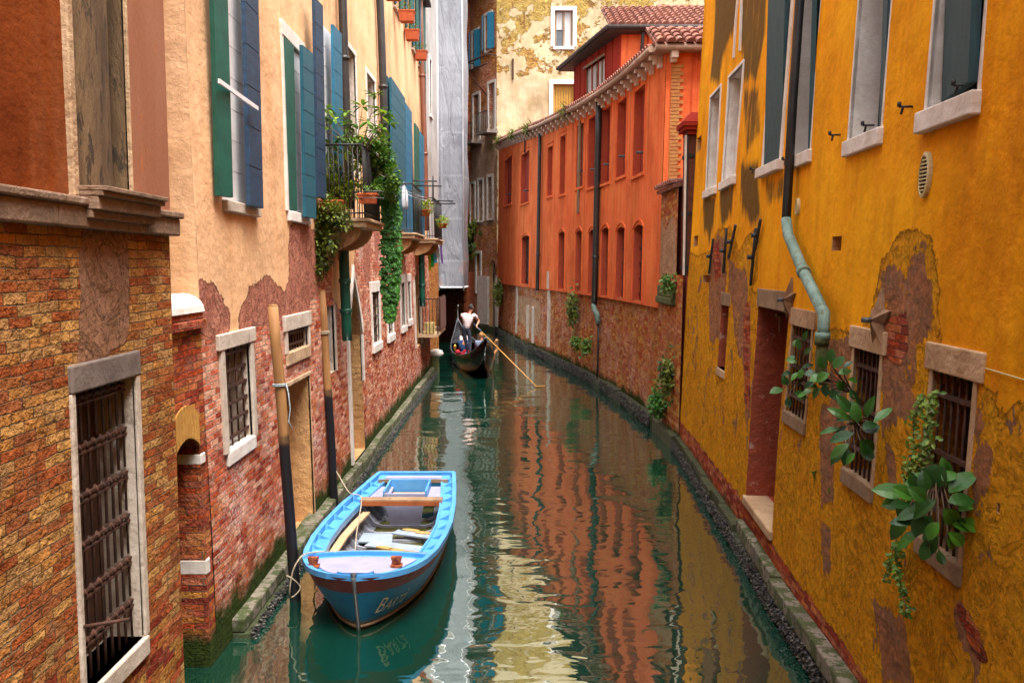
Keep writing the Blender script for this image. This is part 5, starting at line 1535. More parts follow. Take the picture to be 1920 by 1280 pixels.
# door recess
h = Y['door']
mb = MB(); FY.box(mb, h['u0'], h['u1'], h['z0'], h['z1'], -1.06, -.98); dr = mb.build('door', M['red_plaster'], B); dr['label'] = 'deep red plastered doorway recess'
mb = MB(); FY.box(mb, h['u0'] - .12, h['u1'] + .06, h['z1'], h['z1'] + .24, -.3, .015); mb.build('lintel', M['wood_old'], dr, bevel=.015)
mb = MB(); FY.box(mb, h['u0'], h['u1'], h['z0'] - .1, h['z0'] + .01, -1.0, -.02); mb.build('floor_tile', plainmat('red_floor', (.42, .07, .03), (.33, .05, .03), .6, 6.0), dr)
mb = MB(); FY.box(mb, h['u0'] - .04, h['u1'] + .06, h['z0'] - .10, h['z0'] + .02, -.30, .04); mb.build('threshold', M['stone_warm'], dr, bevel=.02)
mb = MB(); a, z = FY.uz(1440, 593); p = FY.w(h['u1'] - .15, h['z1'] - .10, -.25); mb.tube([p + Vector((-.1, -.15, 0)), p + Vector((.12, .1, 0))], .022, 6); mb.tube([p, p + Vector((0, 0, -.22))], .014, 6); mb.build('door_bracket', M['wood_old'], dr)
h = Y['niche']
mb = MB(); FY.box(mb, h['u0'] - .01, h['u1'] + .01, h['z0'], h['z1'], -.26, -.218); nn = mb.build('niche', M['tan_plaster'], B)
mb = MB(); FY.box(mb, h['u0'] - .1, h['u1'] + .04, h['z1'], h['z1'] + .2, -.1, .012); mb.build('lintel', M['wood_old'], nn, bevel=.01)
mb = MB(); FY.box(mb, h['u0'] - .02, h['u1'] + .02, h['z0'] - .12, h['z0'], -.22, .02); mb.build('sill', M['stone_warm'], nn, bevel=.01)
for k in range(6):
    h = Y['q%d' % k]; mb = MB(); FY.box(mb, h['u0'] - .01, h['u1'] + .01, h['z0'] - .01, h['z1'] + .01, -.16, -.115); mb.build('putlog_hole', M['tan_plaster'], B)
# oval vents
M['vent'] = plainmat('pale_vent_plastic', (.62, .55, .30), (.5, .42, .22), .5)
for (x, y, hw, hh_) in ((1740, 328, .085, .165), (1498, 388, .05, .095)):
    u, z = FY.uz(x, y); mb = MB(); n = 20
    ring = [(math.cos(2 * math.pi * k / n), math.sin(2 * math.pi * k / n)) for k in range(n)]
    for k in range(n):
        (a, b), (c, d) = ring[k], ring[(k + 1) % n]
        q = lambda x_, y_, s_, dd: FY.w(u + x_ * hw * s_, z + y_ * hh_ * s_, dd)
        mb.hexa([q(a, b, 1, -.01), q(c, d, 1, -.01), q(c, d, .86, -.01), q(a, b, .86, -.01), q(a, b, 1, .03), q(c, d, 1, .03), q(c, d, .86, .035), q(a, b, .86, .035)])
    v = mb.build('air_vent', M['vent'], B)
    mb = MB()
    for k in range(11):
        y_ = -.82 + 1.64 * k / 10; x_ = math.sqrt(max(0, .8 - y_ * y_))
        FY.box(mb, u - hw * x_, u + hw * x_, z + y_ * hh_ - .006, z + y_ * hh_ + .004, .006, .03)
    mb.build('slat', M['vent'], v)
    mb = MB(); mb.add([FY.w(u + a * hw * .95, z + b * hh_ * .95, .004) for a, b in ring], [tuple(range(n))]); mb.build('vent_back', M['dark'], v)
# drainpipe
u, z = FY.uz(1470, 415, .12)
zt = 12.0
pts = [FY.w(u, z + (zt - z) * k / 6, .10 ) for k in range(7)][::-1]
pipe(B, FY, pts, .052, 'brown_pipe' if False else 'dark_pipe', [(pts[4], pts[5])])['label'] = 'dark brown upper run of the drainpipe'
k1, k2, k3 = FY.uz(1475, 440, .12), FY.uz(1505, 510, .12), FY.uz(1542, 600, .12)
k4 = FY.uz(1537, 690, .12)
bend = [FY.w(u, z + .02, .10), FY.w(k1[0], k1[1], .11), FY.w(k2[0], k2[1], .11), FY.w(k3[0] + .02, k3[1] + .06, .11), FY.w(k3[0], k3[1] - .06, .11), FY.w(k3[0], k3[1] - .2, .11)]
pipe(B, FY, bend, .058, 'copper_pipe', [(bend[2], bend[2] + (bend[3] - bend[2]) * .1), (bend[5] + Vector((0, 0, .05)), bend[5])])['label'] = 'slanting run of drainpipe with pale green verdigris'
low = [FY.w(k3[0], k3[1] - .16, .11), FY.w(k3[0], k4[1] + .1, .11), FY.w(k3[0] + .01, k4[1] - .05, .10), FY.w(k3[0] + .06, k4[1] - .14, .05)]
pipe(B, FY, low, .056, 'moss', [(low[1] + Vector((0, 0, .15)), low[1] + Vector((0, 0, .1)))])['label'] = 'mossy dark lower end of the drainpipe'


def star(x, y, r, nm):
    u, z = FY.uz(x, y, .05); mb = MB()
    c = FY.w(u, z, .10)
    pr = []
    for k in range(10):
        a = math.pi / 2 + math.pi * k / 5; rr = r if k % 2 == 0 else r * .42
        pr.append(FY.w(u + rr * math.cos(a) * .85, z + rr * math.sin(a) * 1.05, .02))
    bk = [p + (FY.w(u, z, 0) - FY.w(u, z, .02)) for p in pr]
    mb.add([c] + pr + bk, [(0, 1 + k, 1 + (k + 1) % 10) for k in range(10)] + [(1 + k, 11 + k, 11 + (k + 1) % 10, 1 + (k + 1) % 10) for k in range(10)])
    o = mb.build('star_anchor', M['wood_rust'], B); o['label'] = nm
    mb = MB(); mb.tube([c - (FY.w(u, z, .1) - FY.w(u, z, .06)), FY.w(u, z, .16)], .022, 8); mb.build('bolt', M['grey_iron'], o)


M['wood_rust'] = plainmat('rusty_anchor_plate', (.30, .18, .10), (.17, .08, .04), .8, 10.0, .003, 40)
star(1474, 562, .24, 'star shaped wall anchor over the first barred window')
star(1641, 600, .25, 'star shaped wall anchor over the middle barred window')
for (xa, ya, xb, yb) in ((1338, 448, 1327, 512), (1365, 428, 1355, 512), (1381, 422, 1365, 484), (1419, 428, 1404, 535), (1428, 412, 1413, 470)):
    a, b = FY.uz(xa, ya, .04), FY.uz(xb, yb, .04); mb = MB()
    mb.tube([FY.w(*a, .05), FY.w(*b, .03)], .022, 6); m_ = FY.w((a[0] + b[0]) / 2, (a[1] + b[1]) / 2, .04); mb.tube([m_, FY.w((a[0] + b[0]) / 2, (a[1] + b[1]) / 2, .12)], .03, 6)
    mb.build('tie_bar', M['black_iron'], B)
mb = MB(); a, b = FY.uz(1846, 690, .02), FY.uz(1919, 712, .02); mb.tube([FY.w(*a, .012), FY.w(*b, .012)], .004, 4); mb.build('cable', M['vent'], B)

# ================================================================== stone footings along the water
def quay(name, lab, F, u0, u1, steps, mat, blocks=1.2, seed=0, jit=.02):
    """steps: (z0,z1,d0,d1)"""
    rnd = random.Random(seed)
    root = thing(name, lab, 'stone ledge', F.w((u0 + u1) / 2, 0))
    for (z0, z1, d0, d1, m_, nm) in steps:
        mb = MB(); u = u0
        while u < u1 - .05:
            L = min(blocks * rnd.uniform(.7, 1.35), u1 - u)
            j = rnd.uniform(-jit, jit); jz = rnd.uniform(-jit, jit) * .6
            ns = max(1, int(L / .3))
            F.box(mb, u + .006, u + L - .006, z0, z1 + jz, d0, d1 + j, nseg=ns); u += L
        mb.build(nm, M[m_], root, bevel=.015)
    return root


def crust(name, lab, F, u0, u1, z0, z1, d, n, seed, mats):
    """mussels and weed clinging to a footing: uncountable"""
    rnd = random.Random(seed); mb = MB()
    for k in range(n):
        u = rnd.uniform(u0, u1); z = rnd.triangular(z0, z1, z0 + (z1 - z0) * .35); c = F.w(u, z, d + rnd.uniform(-.01, .03))
        s = rnd.uniform(.010, .034) * (1.5 if F is FO else 1); Rm = Matrix.Rotation(rnd.uniform(0, 6.28), 3, Vector((rnd.random(), rnd.random(), rnd.random())).normalized())
        v = [c + Rm @ Vector(p) * s for p in ((1, 0, 0), (-1, 0, 0), (0, .6, 0), (0, -.6, 0), (0, 0, .45), (0, 0, -.45))]
        mb.add(v, [(0, 2, 4), (2, 1, 4), (1, 3, 4), (3, 0, 4), (2, 0, 5), (1, 2, 5), (3, 1, 5), (0, 3, 5)], rnd.randrange(len(mats)))
    o = mb.build(name, [M[m] for m in mats], None)
    return tag(o, lab, None, None, 'stuff')


M['shell'] = plainmat('dark_mussel_shell', (.030, .028, .032), (.012, .012, .014), .5, 20.0)
M['shell2'] = plainmat('pale_barnacle', (.13, .12, .10), (.06, .055, .045), .9, 20.0)
M['wet_stone'] = plainmat('wet_green_stone', (.045, .055, .018), (.02, .025, .012), .55, 5.0, .02, 16.0, spots=((.16, .15, .12), .6, .5))
M['ledge_stone'] = plainmat('pale_worn_ledge', (.24, .20, .16), (.09, .085, .06), .9, 2.4, .03, 10.0, spots=((.04, .055, .012), .47, .92))
quay('canal_ledge', 'worn pale stone ledge with green slime along the foot of the peach house', FL, .45, FL.len, [(-.8, .06, -.1, .19, 'wet_stone', 'footing'), (.061, .20, -.1, .13, 'ledge_stone', 'coping')], 'stone', 1.6, 3)
crust('mussel_crust', 'dark mussels and weed clinging to the peach house ledge', FL, .45, FL.len, -.02, .12, .20, 8000, 4, ['shell', 'shell', 'shell2'])
u_door0, u_door1 = Y['door']['u0'], Y['door']['u1']
quay('canal_ledge', 'pale stone ledge with green slime below the ochre house doorway', FY, 0.1, u_door1 + .15, [(-.8, .20, -.1, .12, 'wet_stone', 'footing'), (.201, .38, -.1, .12, 'ledge_stone', 'coping')], 'stone', 1.5, 5, .035)
quay('canal_ledge', 'dark wet brick footing below the far end of the ochre house', FY, u_door1 + .16, FY.len, [(-.8, .28, -.1, .10, 'wet_stone', 'footing')], 'stone', .9, 6, .03)
crust('mussel_crust', 'dark mussels clinging below the ochre house', FY, 4.0, FY.len, -.02, .24, .13, 9000, 8, ['shell', 'shell', 'shell2'])
quay('canal_ledge', 'dark shell covered footing along the orange house', FO, 0, FO.len, [(-.8, .26, -.1, .15, 'wet_stone', 'footing')], 'stone', 1.0, 7, .05)
crust('mussel_crust', 'dark mussels clinging along the orange house footing', FO, 0, FO.len, -.02, .36, .15, 9000, 9, ['shell', 'shell', 'shell2'])
quay('canal_ledge', 'short dark footing below the courtyard wall', FGW, -.6, FGW.len, [(-.8, .27, -.1, .13, 'wet_stone', 'footing')], 'stone', .8, 11, .05)
quay('canal_ledge', 'dark footing below the tall brick house at the bend', FT, 0, FT.len, [(-.8, .25, -.1, .30, 'wet_stone', 'footing')], 'stone', .8, 12, .05)
# ================================================================== mooring poles
def pole(lab, xt, yt, xb, yb, Yb, r):
    b = at_depth(xb, yb, Yb); t = at_depth(xt, yt, Yb + .05)
    b.z = 0; dr = (t - b).normalized()
    base = b - dr * .9
    root = thing('mooring_pole', lab, 'mooring pole', b, group='wooden poles standing by the peach house')
    mb = MB(); n = 10
    L = (t - base).length
    rnd = random.Random(int(xt))
    pts = [base + dr * (L * k / n) + Vector((rnd.uniform(-.008, .008), rnd.uniform(-.008, .008), 0)) for k in range(n + 1)]
    mb.tube(pts, [r * (1.05 - .12 * k / n) for k in range(n + 1)], 14)
    mb.tube([pts[-1] - dr * .002, pts[-1] + dr * .02], [r * .93, r * .7], 14)
    mb.build('post', M['wood_pole'], root)
    return root, b, t, dr, r


P1 = pole('nearer leaning mooring pole, brown above and tarred black below, beside the tan doorway', 513, 574, 554, 1128, 9.75, .062)
P2 = pole('farther leaning mooring pole with a rope band, behind the blue boat', 603, 546, 628, 930, 13.4, .064)


def ring_rope(root, b, dr, r, h, n, name, mat, tail=None):
    mb = MB()
    c = b + dr * h
    pts = []
    for k in range(n * 12 + 1):
        a = 2 * math.pi * k / 12
        pts.append(c + Vector((math.cos(a) * (r + .012), math.sin(a) * (r + .012), .016 * k / 12)))
    mb.tube(pts, .009, 5)
    if tail:
        p = pts[-1]; mb.tube([p, p + Vector((.03, -.03, -.1)), p + Vector((.05, -.04, -.28)), p + Vector((.03, -.05, -.42)), p + Vector((.07, -.05, -.5))], .007, 5)
    return mb.build(name, M[mat], root)


ring_rope(P1[0], P1[1], P1[3], P1[4], 2.45, 2, 'rope_band', 'rope_blue', True)
ring_rope(P2[0], P2[1], P2[3], P2[4], 2.75, 3, 'rope_band', 'rope')

# ================================================================== blue work boat
BL = 4.95
BX, BY = -1.60, 8.66                       # stem head in plan, bow towards the viewer
bt = thing('rowing_boat', 'small light blue wooden boat with lavender foredeck moored beside the black poles', 'boat', (BX, BY, 0))
HB = lambda t: float(np.interp(t, [0, .04, .12, .25, .42, .7, 1.1, 1.7, 2.4, 3.2, 4.1, 4.95], [0.0, .17, .33, .47, .57, .67, .745, .80, .82, .785, .70, .60]))
SH = lambda t: float(np.interp(t, [0, .5, 1.2, 2.4, 4.0, 4.95], [.64, .60, .55, .50, .50, .53]))
CXf = lambda t: .02 * t - .04 * math.sin(t / BL * math.pi)
M['boat_blue'] = plainmat('light_blue_boat_paint', (.085, .32, .66), (.06, .25, .56), .38, 3.0, .002, 30, spots=((.30, .55, .78), .66, .6))
M['boat_hull'] = None


def hull_mat():
    g = NT('boat_hull_paint')
    p = g.obj()
    z = g.nd('ShaderNodeSeparateXYZ', {0: p}).outputs[2]
    at = g.attr('hz')                      # height below the gunwale, 0 top .. 1 waterline
    n = g.noise(p, 6.0, 6, .65); n2 = g.noise(g.sc(p, 1, 1, 5), 3.0, 5, .6)
    c = g.mix(g.ss(n, .3, .7), (.02, .20, .36), (.014, .15, .29))
    av = g.m2('ADD', at, g.m2('MULTIPLY', g.m2('SUBTRACT', n, .5), .10))
    red = g.mix(g.ss(g.noise(p, 18.0, 6, .7), .62, .66), (.10, .016, .012), (.30, .16, .10))
    c = g.mix(g.ss(av, .27, .29), red, c)
    mud = g.mix(g.ss(n2, .35, .65), (.20, .13, .04), (.08, .055, .02))
    c = g.mix(g.ss(av, .80, .92), c, mud)
    return g.finish(c, .55, g.m2('MULTIPLY', n, .006), spec=.15)


M['boat_hull'] = hull_mat()


def bp(t, s, z):      # t along from the bow, s signed half breadth fraction * HB, z height -> world
    return Vector((BX + CXf(t) + s, BY + t, z))


NT_ = 60
ts = [BL * (k / NT_) ** 1.6 for k in range(NT_ + 1)]
zf = [0, .12, .30, .36, .55, .8, 1.0, 1.35]    # fraction of way from gunwale to waterline and below


def hull_pt(t, side, f, inset=0.0):
    hb = max(0.0, HB(t) - inset)
    sh = SH(t)
    z = sh * (1 - f)
    fb = math.exp(-t / 1.15)
    flare = 1 - (.14 + .58 * fb) * max(f, 0) ** 1.25 - (.25 * max(0, f - 1) * 2)
    flare = max(.05, flare)
    rake = .26 * f * max(0, 1 - t / 1.4)
    return Vector((BX + CXf(t) + side * hb * flare, BY + t + rake, z))


mb = MB(); hz = []
for side in (-1, 1):
    vs = []
    for t in ts:
        for f in zf:
            vs.append(hull_pt(t, side, f)); hz.append(f)
    nf = len(zf)
    mb.add(vs, [(i * nf + j, (i + 1) * nf + j, (i + 1) * nf + j + 1, i * nf + j + 1) for i in range(NT_) for j in range(nf - 1)], smooth=True)
vs = []                                       # transom
for f in zf:
    for s_ in (-1, 1): vs.append(hull_pt(BL, s_, f)); hz.append(f)
mb.add(vs, [(2 * j, 2 * j + 1, 2 * j + 3, 2 * j + 2) for j in range(len(zf) - 1)])
# bottom, closes the shell below the water
b0 = len(mb.v)
vs = []
for t in ts:
    for s_ in (-1, 1): vs.append(hull_pt(t, s_, 1.35)); hz.append(1.35)
mb.add(vs, [(2 * i, 2 * i + 1, 2 * i + 3, 2 * i + 2) for i in range(NT_)])
hull = mb.build('hull', M['boat_hull'], bt, attrs={'hz': hz})
mb = MB()                                     # keel band and stem
mb.tube([hull_pt(0, 0, f) + Vector((0, -.015, 0)) for f in (-.03, .3, .6, .9, 1.1)], [.022, .02, .02, .022, .02], 8); mb.build('stem', M['grey_iron'], bt)
mb = MB()
for side in (-1, 1):
    mb.tube([hull_pt(t, side, .93) + Vector((side * .005, 0, 0)) for t in ts[::3]], .018, 6)
mb.build('rubbing_strake', M['wood_old'], bt)


def deck_strip(t0, t1, i0, i1, dz, th, mat, name, n=50, parent=None):
    """band following the side between insets i0 (outer) and i1 (inner)"""
    for side in (-1, 1):
        mb = MB()
        for k in range(n):
            a, b = t0 + (t1 - t0) * k / n, t0 + (t1 - t0) * (k + 1) / n
            def q(t, ins, z): return Vector((BX + CXf(t) + side * max(0.0, HB(t) - ins), BY + t, SH(t) + z))
            mb.hexa([q(a, i0, dz - th), q(b, i0, dz - th), q(b, i1, dz - th), q(a, i1, dz - th), q(a, i0, dz), q(b, i0, dz), q(b, i1, dz), q(a, i1, dz)])
        mb.build(name, M[mat], parent or bt)


deck_strip(.0, BL, -.015, .045, .035, .06, 'boat_blue', 'gunwale')
deck_strip(.75, BL - .0, .045, .19, -.035, .025, 'boat_blue', 'side_deck')
deck_strip(.75, BL - .35, .19, .215, -.015, .08, 'boat_blue', 'coaming')
# inner skin
M['boat_inside'] = plainmat('grey_boat_inside', (.30, .32, .40), (.20, .21, .26), .6, 4.0, .004, 25, spots=((.20, .13, .04), .58, .7))
mb = MB()
for side in (-1, 1):
    vs = []
    tt = [.7 + (BL - .75) * k / 30 for k in range(31)]
    for t in tt:
        for f, ins in ((.12, .07), (.5, .10), (.85, .20), (1.02, .40)):
            vs.append(hull_pt(t, side, f, ins))
    mb.add(vs, [(i * 4 + j, (i + 1) * 4 + j, (i + 1) * 4 + j + 1, i * 4 + j + 1) for i in range(30) for j in range(3)], smooth=True)
mb.build('inner_planking', M['boat_inside'], bt)
mb = MB()
for i in range(20):
    a, b = .7 + (BL - .8) * i / 20, .7 + (BL - .8) * (i + 1) / 20
    z = .045
    wa, wb_ = [abs(hull_pt(q, 1, .93).x - (BX + CXf(q))) - .05 for q in (a, b)]
    mb.add([bp(a, -wa, z), bp(b, -wb_, z), bp(b, wb_, z), bp(a, wa, z)], [(0, 1, 2, 3)])
g = NT('bilge_water'); n_ = g.noise(g.obj(), 3.0, 4)
M['bilge'] = g.finish(g.mix(n_, (.05, .06, .008), (.12, .10, .015)), .05, spec=.6)
mb.build('bilge_water', M['bilge'], bt)
for k in range(10):                           # frames inside
    t = 1.0 + k * .34
    if t > 4.3: break
    mb = MB()
    for side in (-1, 1):
        for (f0, i0, f1, i1) in ((.14, .075, .5, .105), (.5, .105, .82, .20), (.82, .20, .93, .40)):
            a, b = hull_pt(t, side, f0, i0), hull_pt(t, side, f1, i1)
            w_ = Vector((0, .018, 0)); inn = Vector((-side * .05, 0, .025))
            mb.hexa([a - w_, a + w_, a + w_ + inn, a - w_ + inn, b - w_, b + w_, b + w_ + inn, b - w_ + inn])
    mb.box((BX + CXf(t), BY + t, .055), (2 * (HB(t) - .42), .04, .05))
    mb.build('rib', M['boat_inside'], bt)
# brackets on the side deck
for side in (-1, 1):
    for t in (.98, 1.35, 1.8, 2.25, 2.7, 3.15, 3.6, 4.0, 4.4):
        mb = MB()
        o = Vector((BX + CXf(t) + side * (HB(t) - .05), BY + t, SH(t) - .034)); ix = Vector((-side, 0, 0))
        w_ = Vector((0, .016, 0))
        mb.hexa([o - w_, o + w_, o + w_ + ix * .13, o - w_ + ix * .13, o - w_ + Vector((0, 0, .065)), o + w_ + Vector((0, 0, .065)), o + w_ + ix * .06 + Vector((0, 0, .03)), o - w_ + ix * .06 + Vector((0, 0, .03))])
        mb.hexa([o - w_ * 3.2, o + w_ * 3.2, o + w_ * 2 + ix * .035, o - w_ * 2 + ix * .035, o - w_ * 2 + Vector((0, 0, .06)), o + w_ * 2 + Vector((0, 0, .06)), o + w_ * 1.5 + ix * .02 + Vector((0, 0, .06)), o - w_ * 1.5 + ix * .02 + Vector((0, 0, .06))])
        mb.build('knee', M['boat_blue'], bt)
# foredeck
M['foredeck'] = plainmat('lavender_deck_paint', (.30, .30, .47), (.24, .24, .38), .6, 3.0, .003, 40, spots=((.36, .34, .42), .68, .6))
def decksurf(t, s, z_): return Vector((BX + CXf(t) + s, BY + t, SH(t) - .03 + z_ + .04 * (1 - (s / .8) ** 2)))
def deck_patch(t0, t1fun, ins, dz, mat, name, n=24, m=10):
    mb = MB(); vs = []
    for i in range(n + 1):
        for j in range(m + 1):
            sfrac = -1 + 2 * j / m
            t1 = t1fun(sfrac)
            t = t0 + (t1 - t0) * (i / n) ** 1.5
            s_ = sfrac * max(0, HB(t) - ins)
            vs.append(decksurf(t, s_, dz))
    top = len(vs)
    mb.add(vs, [(i * (m + 1) + j, (i + 1) * (m + 1) + j, (i + 1) * (m + 1) + j + 1, i * (m + 1) + j + 1) for i in range(n) for j in range(m)], smooth=True)
    return mb.build(name, M[mat], bt)
deck_patch(.02, lambda s: .90 + .02 * (1 - s * s), .02, .0, 'boat_blue', 'foredeck')
deck_patch(.16, lambda s: .78 + .03 * (1 - s * s), .13, .012, 'foredeck', 'deck_panel')
mb = MB()                                     # coaming at the aft edge of the foredeck
for k in range(16):
    s0, s1 = -1 + 2 * k / 16, -1 + 2 * (k + 1) / 16
    t = .92
    hb = HB(t) - .05
    a, b = decksurf(t + .03 * (1 - s0 * s0), s0 * hb, 0), decksurf(t + .03 * (1 - s1 * s1), s1 * hb, 0)
    u_ = Vector((0, .05, 0)); zz = Vector((0, 0, .035))
    mb.hexa([a - Vector((0, 0, .1)), b - Vector((0, 0, .1)), b - Vector((0, 0, .1)) + u_, a - Vector((0, 0, .1)) + u_, a + zz, b + zz, b + u_ + zz, a + u_ + zz])
mb.build('deck_beam', M['wood_old'], bt)
mb = MB()
for k in range(16):
    s0, s1 = -1 + 2 * k / 16, -1 + 2 * (k + 1) / 16
    t = .88; hb = HB(t) - .05
    a, b = decksurf(t + .03 * (1 - s0 * s0), s0 * hb, 0), decksurf(t + .03 * (1 - s1 * s1), s1 * hb, 0)
    u_ = Vector((0, .035, 0)); zz = Vector((0, 0, .045))
    mb.hexa([a, b, b + u_, a + u_, a + zz, b + zz, b + u_ + zz, a + u_ + zz])
mb.build('deck_rim', M['boat_blue'], bt)
g = NT('worn_red_wood'); n_ = g.noise(g.obj(), 25.0, 4)
M['cleat'] = g.finish(g.mix(g.ss(n_, .4, .6), (.14, .02, .01), (.36, .10, .02)), .5)
for s_ in (-.5, .38):
    t = .42; c = decksurf(t, s_, .02)
    mb = MB(); mb.box(c + Vector((0, 0, .01)), (.12, .10, .025))
    mb.hexa([c + Vector(p) for p in ((-.04, -.02, .02), (.04, -.02, .02), (.04, .03, .02), (-.04, .03, .02), (-.06, -.03, .11), (.06, -.03, .11), (.06, .02, .11), (-.06, .02, .11))])
    mb.build('cleat', M['cleat'], bt, bevel=.006)
mb = MB(); c = decksurf(.06, 0, .03)          # scooped bow block
for k in range(10):
    a0, a1 = math.pi * k / 10, math.pi * (k + 1) / 10
    p = lambda a, r, z: Vector((BX + r * math.cos(a) * 1.25, BY + .02 - r * math.sin(a) * .5 + .08, SH(0) + z))
    mb.hexa([p(a0, .10, -.03), p(a1, .10, -.03), p(a1, .15, -.03), p(a0, .15, -.03), p(a0, .10, .03), p(a1, .10, .03), p(a1, .15, .05), p(a0, .15, .05)])
mb.build('bow_block', M['boat_blue'], bt)
mb = MB(); mb.tube([(BX, BY + .0, .60), (BX, BY - .02, .70)], .018, 8); mb.tube([(BX - .03, BY - .01, .69), (BX + .03, BY - .01, .69)], .014, 6); mb.build('bow_ring', M['grey_iron'], bt)
# thwart, stern seat, engine well
t = 3.55
mb = MB(); hb = HB(t) - .05; mb.box((BX + CXf(t), BY + t, SH(t) - .0), (2 * hb - .25, .17, .035)); th_ = mb.build('thwart', M['wood_old'], bt, bevel=.004)
mb = MB(); mb.box((BX + CXf(t), BY + t - .088, SH(t) - .035), (2 * hb - .25, .02, .06)); mb.build('thwart_edge', plainmat('varnished_edge', (.35, .10, .03), None, .4), th_)
M['seat_grey'] = plainmat('lilac_grey_boat_paint', (.30, .31, .46), (.24, .24, .36), .5, 4.0, .003, 30, spots=((.2, .2, .25), .68, .6))
for side in (-1, 1):
    mb = MB(); mb.box((BX + CXf(4.1) + side * .40, BY + 4.12, SH(4) - .06), (.30, .66, .04)); mb.build('stern_seat', M['seat_grey'], bt, bevel=.01)
mb = MB()
X0 = BX + CXf(4.1)
t_a, t_b = 3.72, 4.42
zt, zb_ = SH(4) + .04, .08
for (a, b, c_, d) in (((-.30, t_a), (.30, t_a), .26, 0),):
    mb.hexa([(X0 - .22, BY + t_a, zb_), (X0 + .22, BY + t_a, zb_), (X0 + .22, BY + t_a + .03, zb_), (X0 - .22, BY + t_a + .03, zb_), (X0 - .30, BY + t_a, zt), (X0 + .30, BY + t_a, zt), (X0 + .30, BY + t_a + .03, zt), (X0 - .30, BY + t_a + .03, zt)])
ew = mb.build('engine_well', M['seat_grey'], bt, bevel=.004)
mb = MB()
for side in (-1, 1):
    mb.box((X0 + side * .30, BY + (t_a + t_b) / 2 + .02, zt - .07), (.03, t_b - t_a, .20))
mb.box((X0, BY + t_b + .02, zt - .07), (.60, .03, .20))
mb.build('well_side', M['boat_blue'], ew)
mb = MB(); mb.box((X0, BY + (t_a + t_b) / 2 + .1, zt - .16), (.5, .4, .02)); mb.build('well_floor', M['tan_plaster'], ew)
mb = MB(); mb.box((BX + CXf(4.75), BY + 4.72, SH(4.7) + .0), (1.10, .26, .03)); aft = mb.build('stern_deck', M['boat_blue'], bt, bevel=.005)
mb = MB(); mb.box((BX + CXf(4.75), BY + 4.68, SH(4.7) + .022), (.86, .15, .012)); mb.build('deck_panel', M['foredeck'], aft)
mb = MB(); mb.box((BX + CXf(4.6), BY + 4.58, SH(4.7) - .01), (1.06, .03, .05)); mb.build('seat_edge', M['wood_old'], bt)
mb = MB(); mb.box((BX + CXf(BL), BY + BL - .01, SH(BL) + .01), (1.20, .05, .07)); mb.build('transom_cap', M['boat_blue'], bt, bevel=.01)
# long side stringer, loose painted boards with cut out edges
mb = MB(); L_ = [bp(t, -(HB(t) - .27), SH(t) - .12 - .02 * t) for t in (.95, 1.6, 2.3, 3.0, 3.5)]
for a, b in zip(L_, L_[1:]):
    w_ = Vector((.05, 0, 0)); mb.hexa([a - w_, a + w_, b + w_, b - w_] + [p + Vector((0, 0, .03)) for p in (a - w_, a + w_, b + w_, b - w_)])
mb.build('stringer', plainmat('bare_plank', (.55, .36, .20), (.42, .26, .14), .8, 6.0), bt)
M['board_white'] = plainmat('pale_blue_floorboard', (.28, .34, .44), (.20, .25, .32), .55, 3.0, .003, 20, spots=((.20, .24, .06), .60, .6))
M['board_tan'] = plainmat('stained_board_patch', (.42, .27, .09), (.32, .20, .06), .7, 5.0)
def board(x, y, rz, pts, z, mat, tilt=0.0):
    mb = MB(); Rm = Matrix.Rotation(rz, 3, 'Z') @ Matrix.Rotation(tilt, 3, 'X')
    p = [Vector((x, y, z)) + Rm @ Vector((a, b, 0)) for a, b in pts]
    n = len(p)
    mb.add(p + [q + Vector((0, 0, .018)) for q in p], [tuple(range(n))[::-1], tuple(range(n, 2 * n))] + [(i, (i + 1) % n, n + (i + 1) % n, n + i) for i in range(n)])
    return mb
def scallop(w, h, nb, depth):
    return [(0, 0), (w, 0)] + [(w - w * (k + f) / nb, h + depth * math.sin(math.pi * f)) for k in range(nb) for f in (0, .25, .5, .75)] + [(0, h)]
o_ = ('floorboard', bt)
board(BX - .42, BY + 2.20, -.42, scallop(.82, .26, 3, -.07), .10, 'board_white').build('floorboard', M['board_white'], bt)
board(BX - .34, BY + 2.62, -.35, scallop(.84, .24, 3, .0), .12, 'board_white').build('floorboard', M['board_white'], bt)
board(BX - .46, BY + 2.80, .05, [(0, 0), (.46, -.08), (.44, .34), (.04, .38)], .115, 'board_white').build('floorboard', M['board_white'], bt)
board(BX - .05, BY + 3.12, -.38, scallop(.66, .20, 3, -.05), .13, 'board_white').build('floorboard', M['board_white'], bt)
board(BX - .50, BY + 1.98, -.12, [(0, 0), (.6, .02), (.42, .26), (.12, .24)], .09, 'board_white').build('floorboard', M['board_white'], bt)
for (x, y, r_) in ((-.05, 2.48, -.4), (.13, 2.38, -.45), (.32, 2.28, -.4), (-.36, 2.14, -.1), (.20, 3.24, -.3), (.38, 3.12, -.3)):
    n = 12; pts = [(.13 * math.cos(2 * math.pi * k / n), .05 * math.sin(2 * math.pi * k / n)) for k in range(n)]
    board(BX + x, BY + y, r_, pts, .142, 'board_tan').build('board_patch', M['board_tan'], bt)
mb = MB(); mb.box(bp(.95, HB(.95) - .08, SH(1) + .0), (.05, .10, .02), rz=-.3); mb.build('white_tag', M['white_paint'], bt)
